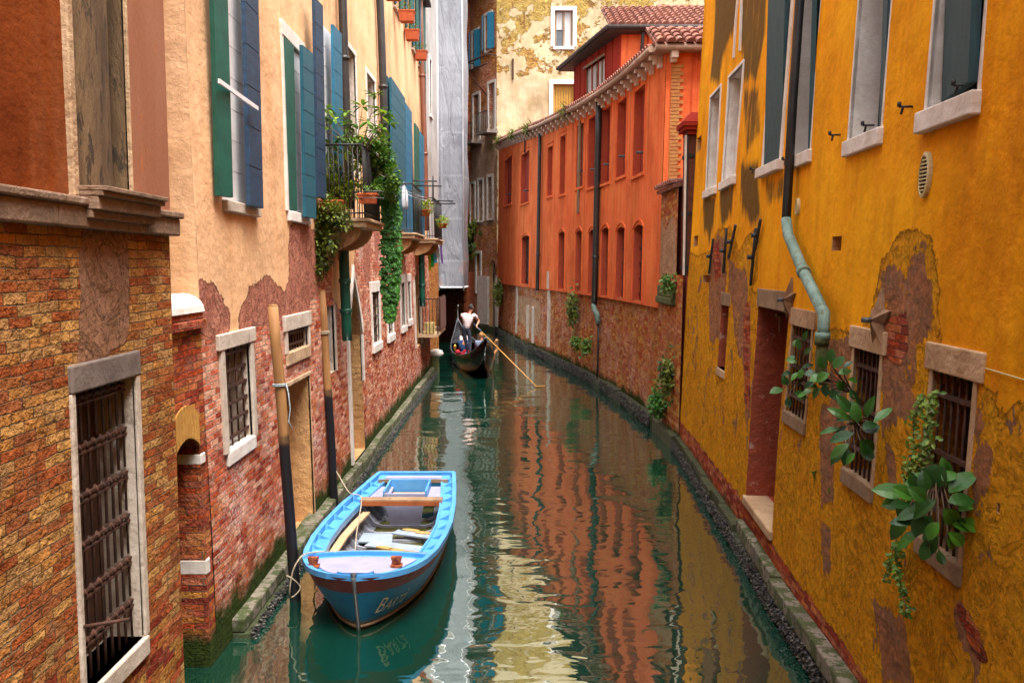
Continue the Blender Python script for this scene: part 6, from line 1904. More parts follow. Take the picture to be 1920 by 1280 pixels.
# name painted on the bow
cu_ = bpy.data.curves.new('bow_lettering', 'FONT'); cu_.body = 'Bart\u00e0'; cu_.size = .25; cu_.small_caps_scale = .70; cu_.resolution_u = 4; cu_.shear = .35; cu_.space_character = 1.05
for q in range(1, 5): cu_.body_format[q].use_small_caps = True
tmp = bpy.data.objects.new('bow_lettering', cu_); COL.objects.link(tmp)
bpy.context.view_layer.update()
me_t = tmp.evaluated_get(bpy.context.evaluated_depsgraph_get()).to_mesh()
tb = bmesh.new(); tb.from_mesh(me_t); bmesh.ops.subdivide_edges(tb, edges=[e for e in tb.edges if e.calc_length() > .04], cuts=2)
t_s = [0.0]; tt_ = [.02 * k for k in range(120)]
for a, b in zip(tt_, tt_[1:]): t_s.append(t_s[-1] + (hull_pt(b, 1, .55) - hull_pt(a, 1, .55)).length)
mb = MB(); vs = []
for v in tb.verts:
    sarc = .20 + v.co.x * .80; t = float(np.interp(sarc, t_s, tt_)); f = .72 - v.co.y / .60 * 1.0
    p = hull_pt(t, 1, f); q = hull_pt(t + .02, 1, f); n_ = (q - p).cross(Vector((0, 0, 1))).normalized()
    if n_.x < 0: n_ = -n_
    vs.append(p + n_ * .010)
mb.add(vs, [tuple(v.index for v in f.verts) for f in tb.faces])
mb.build('bow_name', plainmat('cream_lettering', (.85, .78, .64), (.75, .68, .5), .7), bt)
bpy.data.objects.remove(tmp)
# mooring lines
def rope(lab, pts, r=.009, mat='rope'):
    P = [Vector(p) for p in pts]; out = cr3(P, 6)
    mb = MB(); mb.tube(out, r, 6)
    return tag(mb.build('mooring_rope', M[mat], None, root_loc=out[0]), lab, 'rope')
def cr3(p, n):
    out = []
    for i in range(len(p) - 1):
        a, b, c, d = p[max(i - 1, 0)], p[i], p[i + 1], p[min(i + 2, len(p) - 1)]
        for k in range(n):
            t = k / n; out.append(.5 * ((2 * b) + (-a + c) * t + (2 * a - 5 * b + 4 * c - d) * t * t + (-a + 3 * b - 3 * c + d) * t ** 3))
    out.append(p[-1]); return out
pp = P1[1] + P1[3] * .28
rope('slack rope from the bow quarter of the blue boat down to the near pole', [bp(.98, -.50, .60), bp(.85, -.62, .63), bp(.62, -.68, .66), bp(.55, -.76, .50), bp(.60, -.80, .22), pp + Vector((.09, -.06, -.12)), pp + Vector((0, -.08, .0)), pp + Vector((-.075, 0, .0)), pp + Vector((0, .075, .02)), pp + Vector((.075, 0, .02))])
pp2 = P2[1] + P2[3] * .62
rope('rope from the side of the blue boat to the farther pole', [bp(2.0, -.36, .12), bp(2.6, -.45, .28), bp(3.3, -.52, .52), bp(3.55, -.60, .56), bp(3.7, -.78, .57), pp2 + Vector((.07, -.04, 0)), pp2 + Vector((0, .08, 0))], .008)

# ================================================================== gondola
GA, GB = Vector((-.86, 28.7, 0)), Vector((-2.42, 39.2, 0))
GL = (GB - GA).length; gx = (GB - GA).normalized(); gy = Vector((-gx.y, gx.x, 0))      # gy points to port (left)
gd = thing('gondola', 'black gondola with red seats being rowed away up the canal', 'boat', GA + gx * 4)
gw = lambda t: float(np.interp(t, [0, .5, 1.2, 2.2, 3.4, 4.6, 5.8, 7.0, 8.2, 9.3, 10.1, GL], [.03, .20, .40, .56, .68, .71, .69, .60, .46, .28, .14, .02]))
gs = lambda t: float(np.interp(t, [0, .25, .6, 1.2, 2.0, 3.2, 4.6, 6.0, 7.5, 8.8, 9.7, 10.3, GL], [1.42, 1.22, 1.03, .82, .66, .55, .50, .52, .60, .78, .98, 1.2, 1.42]))
gk = lambda t: float(np.interp(t, [0, .4, 1.0, 1.8, 3.0, 7.5, 9.0, 10.0, GL], [1.15, .70, .28, .05, -.15, -.15, .05, .45, 1.1]))
g = NT('gloss_black_lacquer'); M['lacquer'] = g.finish((.006, .006, .008), .12, g.m2('MULTIPLY', g.noise(g.sc(g.obj(), 1, 1, 4), 3.0, 4), .012), spec=.6)
M['lacquer_edge'] = plainmat('grey_lacquer_edge', (.08, .085, .10), (.05, .05, .06), .25)
N_ = 44
gts = [GL * k / N_ for k in range(N_ + 1)]
def gp(t, s, z): return GA + gx * t + gy * s + Vector((0, 0, z))
mb = MB()
for side in (-1, 1):
    vs = []
    for t in gts:
        w_, zs, zk = gw(t), gs(t), gk(t)
        for f, ww in ((0, 1.0), (.35, .98), (.7, .86), (1.0, .55), (1.05, 0)):
            vs.append(gp(t, side * w_ * ww, zs + (zk - zs) * min(f, 1.0)))
    mb.add(vs, [(i * 5 + j, (i + 1) * 5 + j, (i + 1) * 5 + j + 1, i * 5 + j + 1) for i in range(N_) for j in range(4)], smooth=True)
mb.build('hull', M['lacquer'], gd)
mb = MB()
for side in (-1, 1): mb.tube([gp(t, side * gw(t), gs(t) + .01) for t in gts], .028, 6)
mb.build('gunwale', M['lacquer_edge'], gd)
mb = MB()
def gdeck(t0, t1, n=12):
    for k in range(n):
        a, b = t0 + (t1 - t0) * k / n, t0 + (t1 - t0) * (k + 1) / n
        mb.add([gp(a, -gw(a), gs(a) - .02), gp(b, -gw(b), gs(b) - .02), gp(b, 0, gs(b) + .02), gp(a, 0, gs(a) + .02)], [(0, 1, 2, 3)])
        mb.add([gp(a, gw(a), gs(a) - .02), gp(b, gw(b), gs(b) - .02), gp(b, 0, gs(b) + .02), gp(a, 0, gs(a) + .02)], [(0, 1, 2, 3)])
gdeck(0, 3.0); tag(mb.build('deck', M['lacquer'], gd), 'stern deck'); mb = MB()
gdeck(7.6, GL)
mb.build('deck', M['lacquer'], gd)
mb = MB()
for k in range(12):
    a, b = 3.0 + 4.6 * k / 12, 3.0 + 4.6 * (k + 1) / 12
    mb.add([gp(a, -gw(a) * .9, .08), gp(b, -gw(b) * .9, .08), gp(b, gw(b) * .9, .08), gp(a, gw(a) * .9, .08)], [(0, 1, 2, 3)])
    for s_ in (-1, 1): mb.add([gp(a, s_ * gw(a) * .9, .08), gp(b, s_ * gw(b) * .9, .08), gp(b, s_ * gw(b) * .96, gs(b)), gp(a, s_ * gw(a) * .96, gs(a))], [(0, 1, 2, 3)])
mb.build('floor', M['navy_paint'], gd)
mb = MB()                                      # bow iron: tall curved blade
bl = [(GL - .12, 1.30), (GL - .02, 1.55), (GL + .05, 1.80), (GL + .02, 1.98), (GL - .10, 2.06), (GL - .20, 1.98)]
for (a, za), (b, zb) in zip(bl, bl[1:]):
    c = [gp(a, -.015, za), gp(a, .015, za), gp(a - .10, .015, za), gp(a - .10, -.015, za), gp(b, -.015, zb), gp(b, .015, zb), gp(b - .09, .015, zb), gp(b - .09, -.015, zb)]
    mb.hexa(c)
mb.build('bow_iron', M['grey_iron'], gd)
M['red_plush'] = plainmat('red_plush', (.42, .010, .025), (.28, .006, .016), .8, 8.0)
M['gold'] = plainmat('gilt_brass', (.70, .42, .08), (.5, .28, .05), .3, 8.0, metallic=.8)
for (s0, nm) in ((.30, 'red seat back on the left'), (-.30, 'red seat back on the right')):
    mb = MB(); n = 10; pr = []
    for k in range(n + 1):
        a = math.pi * k / n; pr.append((math.cos(a) * .27, .30 + .42 * math.sin(a)))
    A_ = [gp(3.55, s0 + x, z) for x, z in pr] + [gp(3.45, s0 + x * .96, z + .02) for x, z in pr]
    m_ = n + 1
    mb.add(A_, [tuple(range(m_))[::-1], tuple(range(m_, 2 * m_))] + [(i, (i + 1) % m_, m_ + (i + 1) % m_, m_ + i) for i in range(m_)])
    o = mb.build('seat_back', M['red_plush'], gd, bevel=.02); o['label'] = nm
    mb = MB(); mb.box(gp(3.85, s0, .34), (.52, .5, .14), rz=math.atan2(gx.y, gx.x) - math.pi / 2); mb.build('seat', M['red_plush'], gd, bevel=.03)
mb = MB(); mb.box(gp(2.75, .08, gs(2.75) + .03), (.62, .70, .05), rz=math.atan2(gx.y, gx.x) - math.pi / 2); mb.build('deck_carpet', plainmat('blue_white_cloth', (.55, .58, .70), (.05, .09, .28), .9, 5.0, .02, 12.0), gd)
mb = MB(); mb.lathe(gp(5.2, .58, .60), [(.02, -.12), (.06, -.04), (.04, .02), (.07, .10), (.02, .16)], 8); mb.build('brass_ornament', M['gold'], gd); mb = MB(); mb.lathe(gp(4.6, -.64, .62), [(.02, -.1), (.06, -.03), (.03, .06), (.06, .12), (.01, .2)], 8); mb.build('brass_ornament', M['gold'], gd)
mb = MB(); mb.lathe(gp(3.0, .66, .66), [(.01, -.08), (.09, -.04), (.10, .02), (.06, .09), (.01, .11)], 10); tag(mb.build('red_lamp', M['red_plush'], gd), 'round red cushion lamp on the left side')
# rowlock: bent walnut arm on the right of the stern
fk0 = gp(2.2, -.60, .60)
mb = MB(); pts = [gp(2.2, -.52, .48), gp(2.2, -.58, .70), gp(2.25, -.66, .86), gp(2.20, -.60, 1.04), gp(2.15, -.66, 1.18)]
mb.tube(cr3(pts, 4), .05, 8); mb.build('rowlock', plainmat('walnut_rowlock', (.50, .24, .10), (.36, .16, .06), .4, 9.0), gd)

# oar
o_top = at_depth(893, 612, 30.6); o_bend = at_depth(1006, 718, 27.2); o_bend.z = .03
o_end = at_z(1024, 723, -.02)
mb = MB(); pts = [o_top, o_top.lerp(o_bend, .5), o_bend]
mb.tube(pts, [.016, .020, .022], 8)
hor_ = (o_end - o_bend)
mb2 = MB()
sidev = Vector((0, 0, 1)).cross(hor_.normalized()).normalized() * .06
mb2.hexa([o_bend - sidev * .5 - Vector((0, 0, .015)), o_bend + sidev * .5 - Vector((0, 0, .015)), o_end + sidev - Vector((0, 0, .015)), o_end - sidev - Vector((0, 0, .015)),
          o_bend - sidev * .5 + Vector((0, 0, .015)), o_bend + sidev * .5 + Vector((0, 0, .015)), o_end + sidev + Vector((0, 0, .015)), o_end - sidev + Vector((0, 0, .015))])
oar = thing('oar', 'long pale wooden oar slanting from the gondolier hands into the water', 'oar', o_top)
M['oar'] = plainmat('honey_oar_wood', (.50, .26, .06), (.40, .20, .045), .4, 7.0)
mb.build('shaft', M['oar'], oar); mb2.build('blade', M['oar'], oar)
mb = MB(); mb.tube([o_top + (o_top - o_bend).normalized() * .25, o_top.lerp(o_bend, .10)], .026, 8); mb.build('grip', M['navy_paint'], oar)


# ================================================================== people
def skin_mesh(name, verts, edges, radii, mat, parent, root=0, sub=2, local_inv=None):
    me = bpy.data.meshes.new(name)
    inv = world_loc(parent).inverted() if parent is not None else Matrix.Identity(4)
    me.from_pydata([tuple(inv @ Vector(v)) for v in verts], edges, [])
    o = bpy.data.objects.new(name, me); COL.objects.link(o)
    if parent is not None: o.parent = parent
    sk = o.modifiers.new('skin', 'SKIN')
    for i, r in enumerate(radii):
        me.skin_vertices[0].data[i].radius = r if isinstance(r, tuple) else (r, r)
        me.skin_vertices[0].data[i].use_root = (i == root)
    sk.use_smooth_shade = True
    ss_ = o.modifiers.new('sub', 'SUBSURF'); ss_.levels = sub; ss_.render_levels = sub
    me.materials.append(mat)
    return o


M['skin'] = plainmat('skin', (.52, .24, .14), (.46, .20, .12), .5, 9.0)
M['hair_black'] = plainmat('black_hair', (.012, .010, .010), (.02, .016, .014), .7, 30.0)
M['hair_fair'] = plainmat('fair_hair', (.42, .22, .07), (.30, .15, .05), .7, 30.0)
g = NT('striped_jersey')
z_ = g.nd('ShaderNodeSeparateXYZ', {0: g.obj()}).outputs[2]
f_ = g.m2('FRACT', g.m2('DIVIDE', g.m2('ADD', z_, g.m2('MULTIPLY', g.noise(g.obj(), 6.0, 2), .02)), .06))
M['stripes'] = g.finish(g.mix(g.ss(g.m2('ABSOLUTE', g.m2('SUBTRACT', f_, .5)), .13, .18), (.36, .015, .03), (.66, .62, .62)), .9)
M['trousers'] = plainmat('dark_navy_trousers', (.028, .032, .055), (.018, .020, .036), .85, 9.0)
M['cloth_blue'] = plainmat('blue_shirt', (.02, .07, .20), (.015, .05, .14), .9)
M['cloth_white'] = plainmat('white_shirt', (.66, .64, .66), (.5, .5, .55), .9)
M['cloth_grey'] = plainmat('grey_blue_dress', (.22, .26, .38), (.16, .2, .3), .9)


def head(parent, c, up, face, r=.098, hair='hair_black', long_hair=False):
    """ears, nose, eyes, mouth and hair for a head centred at c"""
    up = up.normalized(); face = (face - up * face.dot(up)).normalized(); sd_ = up.cross(face)
    mb = MB()
    Rm = Matrix((sd_, face, up)).transposed()
    n, m = 16, 12
    def surf(scale, zcut, dz, back):
        vs = []
        for i in range(m + 1):
            th = math.pi * i / m * zcut
            for k in range(n):
                ph = 2 * math.pi * k / n
                v = Vector((math.sin(th) * math.cos(ph) * .80, math.sin(th) * math.sin(ph) * .96, math.cos(th) * 1.15))
                if v.y > .15 and v.z < .52: v *= back
                vs.append(c + Rm @ (v * r * scale) + up * dz)
        return vs
    fcs = [(i * n + k, i * n + (k + 1) % n, (i + 1) * n + (k + 1) % n, (i + 1) * n + k) for i in range(m) for k in range(n)]
    mb.add(surf(1.10, .62 if not long_hair else .8, .006, .80), fcs, smooth=True)
    mb.build('hair', M[hair], parent)
    mb = MB()
    for s_ in (-1, 1):
        mb.lathe(c + sd_ * s_ * r * .80, [(.004, -.028), (.016, -.015), (.018, .01), (.006, .028)], 8)
        mb.lathe(c + face * r * .86 + sd_ * s_ * .032 + up * .008, [(.002, -.008), (.012, 0), (.002, .008)], 6, mi=1)
    mb.tube([c + face * r * .90 + up * .01, c + face * r * 1.16 - up * .022, c + face * r * .92 - up * .032], [.008, .015, .010], 6)
    mb.tube([c + face * r * .90 - up * .055 + sd_ * .024, c + face * r * .95 - up * .057, c + face * r * .90 - up * .055 - sd_ * .024], .006, 5, mi=2)
    mb.build('face', [M['skin'], M['hair_black'], M['red_plush']], parent)


def hand(parent, w, dr, side_v, curl=.9, sc=1.0):
    """palm with four unequal curled fingers and a side thumb"""
    dr = dr.normalized(); side_v = (side_v - dr * side_v.dot(dr)).normalized(); nv = dr.cross(side_v)
    V, Ed, Rr = [w], [], [.024 * sc]
    pc = w + dr * .05 * sc; V.append(pc); Ed.append((0, 1)); Rr.append((.034 * sc, .020 * sc))
    for k, (o, L) in enumerate(((-.030, .070), (-.010, .080), (.010, .076), (.030, .060))):
        b = pc + dr * .035 * sc + side_v * o * sc; V.append(b); i0 = len(V) - 1; Ed.append((1, i0)); Rr.append(.010 * sc)
        p = b; d2 = dr.copy()
        for j in range(3):
            d2 = (Matrix.Rotation(curl * .7, 3, side_v) @ d2).normalized(); p = p + d2 * L * sc / 2.6; V.append(p); Ed.append((len(V) - 2, len(V) - 1)); Rr.append(.009 * sc)
    t = w + dr * .02 * sc + side_v * -.035 * sc; V.append(t); Ed.append((0, len(V) - 1)); Rr.append(.011 * sc)
    V.append(t + (dr * .6 - side_v * .5 + nv * -.4).normalized() * .04 * sc); Ed.append((len(V) - 2, len(V) - 1)); Rr.append(.010 * sc)
    V.append(V[-1] + (dr * .8 + nv * -.5).normalized() * .03 * sc); Ed.append((len(V) - 2, len(V) - 1)); Rr.append(.008 * sc)
    return skin_mesh('hand', V, Ed, Rr, M['skin'], parent, 1, 1)


# gondolier, back to the viewer
gpos = gp(1.95, .13, gs(1.95) + .035)
feet_c = at_depth(876, 676, gpos.y); feet_c = Vector((feet_c.x, gpos.y, gpos.z + .02))
gr = thing('person', 'gondolier in red striped jersey and dark trousers standing on the gondola stern, rowing', 'person', feet_c)
Xr, Yr = Vector((1, 0, 0)), Vector((0, 1, 0)); Z = Vector((0, 0, 1))
b_ = feet_c
hip = b_ + Vector((-.04, 0, .86)); chest = b_ + Vector((.03, .06, 1.22)); neck = b_ + Vector((.10, .10, 1.43)); hd_ = b_ + Vector((.14, .12, 1.60))
shL, shR = chest + Vector((-.19, .02, .13)), chest + Vector((.23, .04, .12))
elL, elR = shL + Vector((-.06, .24, -.10)), shR + Vector((.15, .10, -.22))
wrL, wrR = elL + Vector((.22, .14, -.02)), None
o_dir = (o_bend - o_top).normalized()
wrR = o_top + o_dir * .05 + Vector((-.015, -.03, .04)); 
hLp = hip + Vector((-.085, 0, -.02)); hRp = hip + Vector((.085, 0, -.02))
knL, knR = b_ + Vector((-.06, .04, .47)), b_ + Vector((.11, .02, .46))
anL, anR = b_ + Vector((.0, .10, .07)), b_ + Vector((.10, -.08, .07))
ftL, ftR = anL + Vector((-.03, .13, -.05)), anR + Vector((.06, .12, -.05))
V = [hip, hip.lerp(chest, .5), chest, neck, hd_ - Vector((0, 0, .04)), hd_ + Vector((0, 0, .04)), shL, elL, wrL, shR, elR, wrR, hLp, knL, anL, hRp, knR, anR, ftL, ftR]
Ed = [(0, 1), (1, 2), (2, 3), (3, 4), (4, 5), (2, 6), (6, 7), (7, 8), (2, 9), (9, 10), (10, 11), (0, 12), (12, 13), (13, 14), (0, 15), (15, 16), (16, 17), (14, 18), (17, 19)]
Rr = [(.10, .07), (.09, .07), (.13, .085), .052, .078, .080, .058, .040, .026, .058, .040, .026, .078, .052, .034, .078, .052, .034, .035, .035]
skin_mesh('body', V, Ed, Rr, M['skin'], gr)
V = [hip + Vector((0, 0, -.05)), hip.lerp(chest, .45), chest, neck - Vector((.01, 0, .05)), shL, shL.lerp(elL, .62), shR, shR.lerp(elR, .62)]
skin_mesh('jersey', V, [(0, 1), (1, 2), (2, 3), (2, 4), (4, 5), (2, 6), (6, 7)], [(.165, .118), (.155, .115), (.182, .125), .068, .078, .066, .080, .066], M['stripes'], gr)
V = [hip + Vector((0, 0, .16)), hip - Vector((0, 0, .03)), hLp, knL, anL, hRp, knR, anR]
skin_mesh('trousers', V, [(0, 1), (1, 2), (2, 3), (3, 4), (1, 5), (5, 6), (6, 7)], [(.142, .10), (.142, .105), .092, .066, .050, .092, .066, .050], M['trousers'], gr)
for a, b in ((anL, ftL), (anR, ftR)):
    mb = MB(); mb.tube([a - Vector((0, .05, .03)), a.lerp(b, .5) + Vector((0, 0, -.02)), b + Vector((0, .03, -.005))], [.042, .045, .032], 8); mb.build('shoe', M['hair_black'], gr)
head(gr, hd_, Z, Vector((.55, .8, 0)))
hand(gr, wrR, o_dir * .3 + Vector((.1, .0, -.5)), o_dir)
hand(gr, wrL, Vector((.3, .2, -.5)), Vector((1, .2, 0)))


def sitter(lab, base, facing, shirt, hair, arm_to=None, long_hair=False, legs='trousers'):
    """seated passenger; base = seat point"""
    f = facing.normalized(); s_ = Vector((f.y, -f.x, 0))
    r = thing('person', lab, 'person', base)
    hip = base + Z * .10; chest = hip + Z * .34 - f * .06; nk = chest + Z * .20; hd = nk + Z * .15 + f * .02
    sl, sr = chest + s_ * .19 + Z * .10, chest - s_ * .19 + Z * .10
    al = arm_to or (chest + f * .40 + s_ * .10 + Z * -.05); el = sl.lerp(al, .5) + Z * -.10 + s_ * .08
    ar = chest + f * .30 - s_ * .08 - Z * .2; er = sr.lerp(ar, .5) - Z * .12 - s_ * .06
    kl, kr = hip + f * .42 + s_ * .10 + Z * .08, hip + f * .42 - s_ * .10 + Z * .08
    fl_, fr_ = kl + f * .12 - Z * .40, kr + f * .12 - Z * .40
    V = [hip, hip.lerp(chest, .5), chest, nk, hd - Z * .04, hd + Z * .04, sl, el, al, sr, er, ar, hip + s_ * .09, kl, fl_, hip - s_ * .09, kr, fr_]
    Ed = [(0, 1), (1, 2), (2, 3), (3, 4), (4, 5), (2, 6), (6, 7), (7, 8), (2, 9), (9, 10), (10, 11), (0, 12), (12, 13), (13, 14), (0, 15), (15, 16), (16, 17)]
    skin_mesh('body', V, Ed, [(.10, .08), (.095, .075), (.125, .085), .05, .076, .078, .052, .038, .026, .052, .038, .026, .075, .055, .04, .075, .055, .04], M['skin'], r)
    V = [hip + Z * .02, hip.lerp(chest, .5), chest, nk - Z * .06, sl, sl.lerp(el, .7), sr, sr.lerp(er, .7)]
    skin_mesh('shirt', V, [(0, 1), (1, 2), (2, 3), (2, 4), (4, 5), (2, 6), (6, 7)], [(.15, .115), (.145, .11), (.172, .12), .065, .075, .062, .075, .062], M[shirt], r)
    V = [hip, hip + s_ * .09, kl, fl_ + Z * .1, hip - s_ * .09, kr, fr_ + Z * .1]
    skin_mesh('trousers', V, [(0, 1), (1, 2), (2, 3), (0, 4), (4, 5), (5, 6)], [(.145, .11), .09, .072, .055, .09, .072, .055], M[legs], r)
    head(r, hd, Z, f, hair=hair, long_hair=long_hair)
    hand(r, al, f + Z * .3, s_); hand(r, ar, f - Z * .2, s_)
    return r, al


lp = gp(3.95, .33, .42)
arm_t = lp + gx * .42 + gy * -.02 + Z * .50
r1, al = sitter('seated passenger in blue shirt holding up a white sheet, left side of gondola', lp, (gx + gy * -.25), 'cloth_blue', 'hair_black', arm_t)
mb = MB(); c = al + Z * .10 + gx * .05; sx = Vector((1, .1, 0)).normalized()
pts = [c + sx * (-.15 + .3 * i) + Z * (-.10 + .24 * j) + Vector((0, .03 * (i - .5), 0)) for j in range(2) for i in range(2)]
mb.hexa([pts[0], pts[1], pts[1] + gx * .006, pts[0] + gx * .006, pts[2], pts[3], pts[3] + gx * .006, pts[2] + gx * .006])
tag(mb.build('paper_map', M['white_paint'], None, root_loc=c), 'white paper sheet held by the gondola passenger', 'paper')
sitter('fair haired seated passenger in grey blue, right side of gondola', gp(3.95, -.30, .42), gx, 'cloth_grey', 'hair_fair', None, True, 'cloth_grey')

# ================================================================== small loose things
b = at_depth(805, 680, 31.2)
mb = MB(); c = Vector((-2.75, 31.15, .55))
mb.box(c - Vector((0, 0, .4)), (.30, .4, .9)); st_ = thing('stone_mooring_block', 'pale rounded stone mooring block on a mossy pier at the house corner', 'bollard', (c.x, c.y, 0))
mb.build('pier', M['moss'], st_, bevel=.04)
mb = MB(); mb.lathe(c + Vector((.05, 0, .10)), [(.06, -.12), (.22, -.08), (.27, .02), (.22, .12), (.08, .18)], 14); mb.build('rounded_head', M['stone_white'], st_)
# striped flag by the far balcony
fg = thing('pride_flag', 'small rainbow striped flag hanging below the far balcony', 'flag', (-2.1, 29.4, 5.2))
cols = [('flag_violet', (.22, .08, .42)), ('flag_white', (.70, .74, .80)), ('flag_cyan', (.10, .42, .62)), ('flag_green', (.02, .42, .06)), ('flag_yellow', (.60, .55, .02))]
A = at_depth(826, 428, 29.4); 
for k, (nm, c_) in enumerate(cols):
    mb = MB(); n = 8; w_ = .10 if k else .06
    vs = []
    for i in range(n + 1):
        x = A.x + (-.02 - .09 * k) + .07 * (i / n) * (1 if k == 0 else .3); z = A.z - .02 - (1.15 if k == 0 else .60) * i / n - (0 if k == 0 else .30); y = A.y + .05 * math.sin(i * .9 + k)
        if k: z -= .12 * k
        vs += [Vector((x - w_ / 2, y, z)), Vector((x + w_ / 2, y + .01, z + .02))]
    if k > 2: vs = [Vector((v.x, v.y, min(v.z, A.z - .55))) for v in vs]
    vs2 = [v + Vector((0, .008, 0)) for v in vs]; m_ = len(vs)
    mb.add(vs + vs2, [(2 * i, 2 * i + 1, 2 * i + 3, 2 * i + 2) for i in range(n)] + [(m_ + 2 * i, m_ + 2 * i + 1, m_ + 2 * i + 3, m_ + 2 * i + 2) for i in range(n)])
    mb.build('stripe', plainmat(nm, c_, None, .8), fg)
# white bag and clothes line on the second balcony
A = at_depth(757, 348, 22.4)
bag = thing('plastic_bag', 'white plastic bag hanging from the clothes line on the second balcony', 'bag', A)
mb = MB(); rnd = random.Random(2); n, m = 12, 8; vs = []
for i in range(m + 1):
    t = i / m; r_ = .02 + .11 * math.sin(math.pi * min(1, t * .62 + .1)) 
    for k in range(n):
        a = 2 * math.pi * k / n; rr = r_ * (1 + rnd.uniform(-.18, .18)); vs.append(A + Vector((rr * math.cos(a) * .8, rr * math.sin(a) * .6, -t * .58)))
mb.add(vs, [(i * n + k, i * n + (k + 1) % n, (i + 1) * n + (k + 1) % n, (i + 1) * n + k) for i in range(m) for k in range(n)] + [tuple(m * n + k for k in range(n))], smooth=True)
mb.build('sack', M['cloth_white'], bag)
mb = MB(); mb.tube([A + Vector((-.03, 0, -.02)), A + Vector((0, 0, .10)), A + Vector((.03, 0, -.02))], .008, 5); mb.build('handle', M['cloth_white'], bag)
for (a, b, nm) in (((700, 318, 15.2), (805, 372, 29.0), 'upper clothes line strung between the balconies'), ((703, 330, 15.2), (812, 378, 29.4), 'lower clothes line strung between the balconies')):
    p, q = at_depth(*a), at_depth(*b); mb = MB(); mb.tube([p.lerp(q, k / 8) - Vector((0, 0, .10 * math.sin(math.pi * k / 8))) for k in range(9)], .008, 5)
    tag(mb.build('clothes_line', M['white_paint'], None, root_loc=p), nm, 'clothes line')
dr_ = thing('drying_rack', 'dark metal drying rack arms sticking out over the far balcony', 'drying rack', at_depth(800, 340, 26.6))
mb = MB()
for (x0, y0, x1, y1, Yd) in ((752, 338, 819, 340, 25), (770, 348, 828, 349, 25), (802, 376, 850, 377, 27), (806, 382, 854, 382, 27.3), (812, 330, 812, 376, 25)):
    mb.tube([at_depth(x0, y0, Yd), at_depth(x1, y1, Yd)], .022, 6)
mb.build('arm', M['black_iron'], dr_)
# ================================================================== plants
def leaf(mb, base, d, up, L, W, curl=.25, mi=0, seg=3, fold=.25):
    """one leaf: two rows of faces either side of a midrib"""
    d = d.normalized(); s_ = d.cross(up)
    if s_.length < 1e-3: s_ = d.orthogonal()
    s_.normalize(); n = s_.cross(d).normalized()
    mid, lf, rt = [], [], []
    p = base.copy(); dd = d.copy()
    prof = {2: [.0, 1.0, .0], 3: [.05, .95, .85, .0], 5: [.10, .68, 1.0, .92, .62, .0]}[seg]
    for i in range(seg + 1):
        w = W / 2 * prof[i]
        mid.append(p); lf.append(p + s_ * w + n * w * fold); rt.append(p - s_ * w + n * w * fold)
        dd = (dd - n * curl / seg).normalized(); p = p + dd * L / seg
    vs = mid + lf + rt; k = seg + 1
    f = []
    for i in range(seg):
        f += [(i, i + 1, k + i + 1, k + i), (i, 2 * k + i, 2 * k + i + 1, i + 1)]
    mb.add(vs, f, mi, smooth=False)


def rv(rnd, z=0.0):
    v = Vector((rnd.gauss(0, 1), rnd.gauss(0, 1), rnd.gauss(0, 1) + z)); return v.normalized()


def clump(mb, c, r, n, L, W, rnd, zb=.3, seg=2, out=None, mi=0):
    for k in range(n):
        v = rv(rnd); q = Vector((v.x * r[0], v.y * r[1], v.z * r[2])) * rnd.random() ** .4
        d = (v + Vector((0, 0, zb)) + (out or Vector((0, 0, 0)))).normalized()
        leaf(mb, c + q, (d + rv(rnd) * .5).normalized(), Vector((0, 0, 1)), L * rnd.uniform(.6, 1.25), W * rnd.uniform(.7, 1.2), rnd.uniform(0, .6), mi, seg)


def plant(name, lab, cat, base, parts, group=None):
    r = thing(name, lab, cat, base, group=group)
    for nm, mb, mat in parts: mb.build(nm, [M[m] for m in mat] if isinstance(mat, list) else M[mat], r)
    return r


rnd = random.Random(11)
# --- balcony one: shrub, hanging mass on the left, long creeper on the right
def facpt(px, py, d): u, z = FL.uz(px, py, d); return FL.w(u, z, d)
# shrub with whorled leaves above the rail
lv, tw = MB(), MB()
base = at_depth(655, 385, 14.0)
tips = [(612, 205), (628, 225), (650, 212), (662, 232), (680, 200), (690, 228), (704, 178), (712, 205), (722, 215), (700, 245), (640, 258), (610, 245), (668, 255), (715, 240), (622, 275), (690, 270), (604, 222), (655, 238), (705, 262), (648, 285), (730, 232)]
trunk = at_depth(672, 300, 14.1)
tw.tube([base, base.lerp(trunk, .5) + Vector((.03, 0, 0)), trunk], [.022, .018, .012], 6)
for (x, y) in tips:
    t = at_depth(x, y, 14.0 + rnd.uniform(-.35, .5)); m_ = trunk.lerp(t, .5) + Vector((rnd.uniform(-.06, .06), 0, rnd.uniform(-.05, .1)))
    tw.tube([trunk, m_, t], [.010, .007, .004], 5)
    for q in range(rnd.randint(9, 13)):
        a = 2 * math.pi * q / 11 + rnd.random(); d = Vector((math.cos(a), math.sin(a), rnd.uniform(-.3, .9)))
        leaf(lv, t + d * .01, d, Z, rnd.uniform(.14, .25), rnd.uniform(.05, .085), rnd.uniform(.2, .9), 0 if rnd.random() > .12 else 1, 3)
plant('balcony_shrub', 'leafy shrub with whorled leaves rising above the first balcony rail', 'shrub', base, [('foliage', lv, ['leaf', 'leaf_yellow']), ('stem', tw, 'twig')])
lv, tw = MB(), MB()
